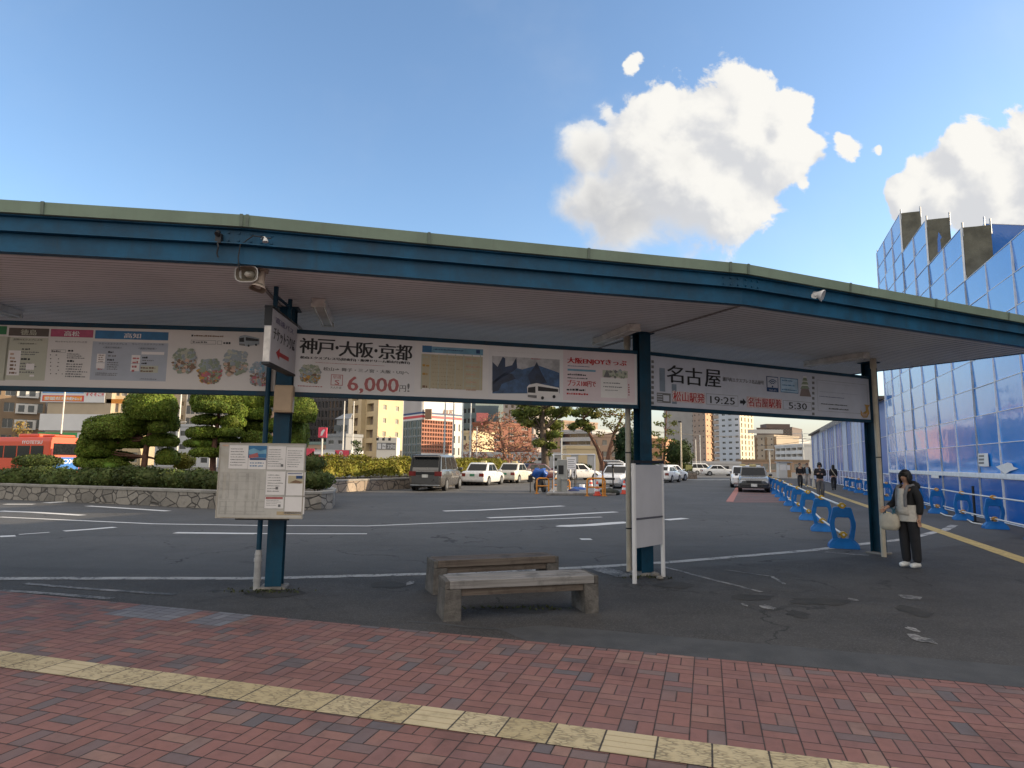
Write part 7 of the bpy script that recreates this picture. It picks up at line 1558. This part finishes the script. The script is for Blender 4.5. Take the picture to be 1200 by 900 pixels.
b = thing('handbag', 'cream rounded handbag hanging from the forearm of the woman by the third post', 'bag', w1.matrix_basis @ Vector((.205, .20, .66)), R(106+18))
g = MB(); n = 22
def srr(z, a, bb): return [(a*math.copysign(abs(math.cos(t))**.7, math.cos(t)), bb*math.copysign(abs(math.sin(t))**.7, math.sin(t)), z) for t in [2*math.pi*i/n for i in range(n)]]
g.loft([srr(-.03, .09, .05), srr(-.02, .12, .065), srr(.05, .155, .08), srr(.14, .15, .075), srr(.21, .125, .06), srr(.235, .10, .04)], 0, True); g.build('bag_body', BAGM, b)
for y in (-.035, .035): g = MB(); g.tube([(-.075, y, .225), (-.07, y*.6, .30), (0, 0, .345), (.07, y*.6, .30), (.075, y, .225)], .010, 7); g.build('handle', STRAP, b)
# four walkers farther along the walkway
def gpp(x, y): p = gp(x, y); return (p.x, p.y)
DKC = mat('coat_dark', (.016, .014, .016), .85, var=.3, scale=8); GRT = mat('trousers_grey', (.12, .115, .11), .85); LTT = mat('trousers_pale', (.34, .31, .29), .85); BLS = mat('shirt_blue', (.22, .30, .38), .8); BLKS = mat('shoe_black', (.012, .012, .012), .5); DKT = mat('trousers_dark', (.02, .02, .024), .85)
STR = ([(.09, .09, .47), (.09, .20, .085)], [(-.09, .05, .47), (-.09, -.22, .10)]); DOWN = ([(.21, .03, 1.12), (.20, .12, .90)], [(-.21, -.06, 1.12), (-.2, -.05, .88)])
person('man in dark clothes walking towards us, leftmost of the four walkers', gpp(938, 571.5), 200, 1.78, DOWN, STR, DKC, DKT, BLKS, hands=False)
p = person('walker in an open dark jacket over pale blue, with pale trousers', gpp(946.5, 571), 200, 1.78, DOWN, ([(.09, .04, .47), (.09, -.18, .10)], [(-.09, .09, .47), (-.09, .18, .085)]), DKC, LTT, SHOE, hands=False)
g = MB(); g.add([(-.07, .142, 1.38), (.07, .142, 1.38), (.085, .155, 1.15), (.085, .15, .93), (-.085, .15, .93), (-.085, .155, 1.15)], [(0, 1, 2, 5), (5, 2, 3, 4)][::1]); o = g.build('shirt', BLS, p); o.modifiers.new('t', 'SOLIDIFY').thickness = .03
p = person('person in a black jacket and grey trousers looking at a phone, nearest of the walkers', gpp(962, 586.5), 198, 1.76, ([(.22, .02, 1.13), (.10, .24, 1.18)], [(-.22, .02, 1.13), (-.06, .25, 1.16)]), ([(.09, .06, .47), (.08, .05, .085)], [(-.09, .03, .47), (-.08, -.10, .09)]), DKC, GRT, BLKS, hair='bob', head_down=R(22), hands=False)
b = thing('phone', 'small phone held up in both hands by the nearest walker', 'phone', p.matrix_basis @ Vector((.02, .31, 1.2)), p.rotation_euler.z); g = MB(); g.box(-.037, .037, -.005, .005, -.07, .08); g.build('case', BLKP, b, bevel=.004); g = MB(); g.box(-.033, .033, -.0075, -.006, -.062, .072); g.build('screen', GLASS, b)
b = thing('tote_bag', 'pale tote bag hanging at the side of the nearest walker', 'bag', p.matrix_basis @ Vector((.27, .02, .55)), p.rotation_euler.z); g = MB(); g.loft([[(x*w_, y*d_, z) for x, y in ((-1, -1), (1, -1), (1, 1), (-1, 1))] for z, w_, d_ in ((0, .05, .14), (.05, .06, .17), (.38, .03, .17))], 0, False); g.build('bag_body', BAGM, b, bevel=.02); g = MB(); g.tube([(0, -.1, .37), (0, -.06, .62), (-.03, 0, .80), (0, .06, .62), (0, .1, .37)], .012, 6); g.build('handle', BAGM, b)
p = person('woman in black with a pale bag strap across her back, rightmost of the walkers', gpp(977.5, 574.5), 20, 1.68, DOWN, STR, DKC, DKT, BLKS, hair='bob', hands=False, long_hair=True)
g = MB(); g.tube([(-.14, -.05, 1.42), (-.06, -.15, 1.25), (.10, -.15, 1.0), (.2, -.05, .85)], .022, 6); g.build('strap', BAGM, p)
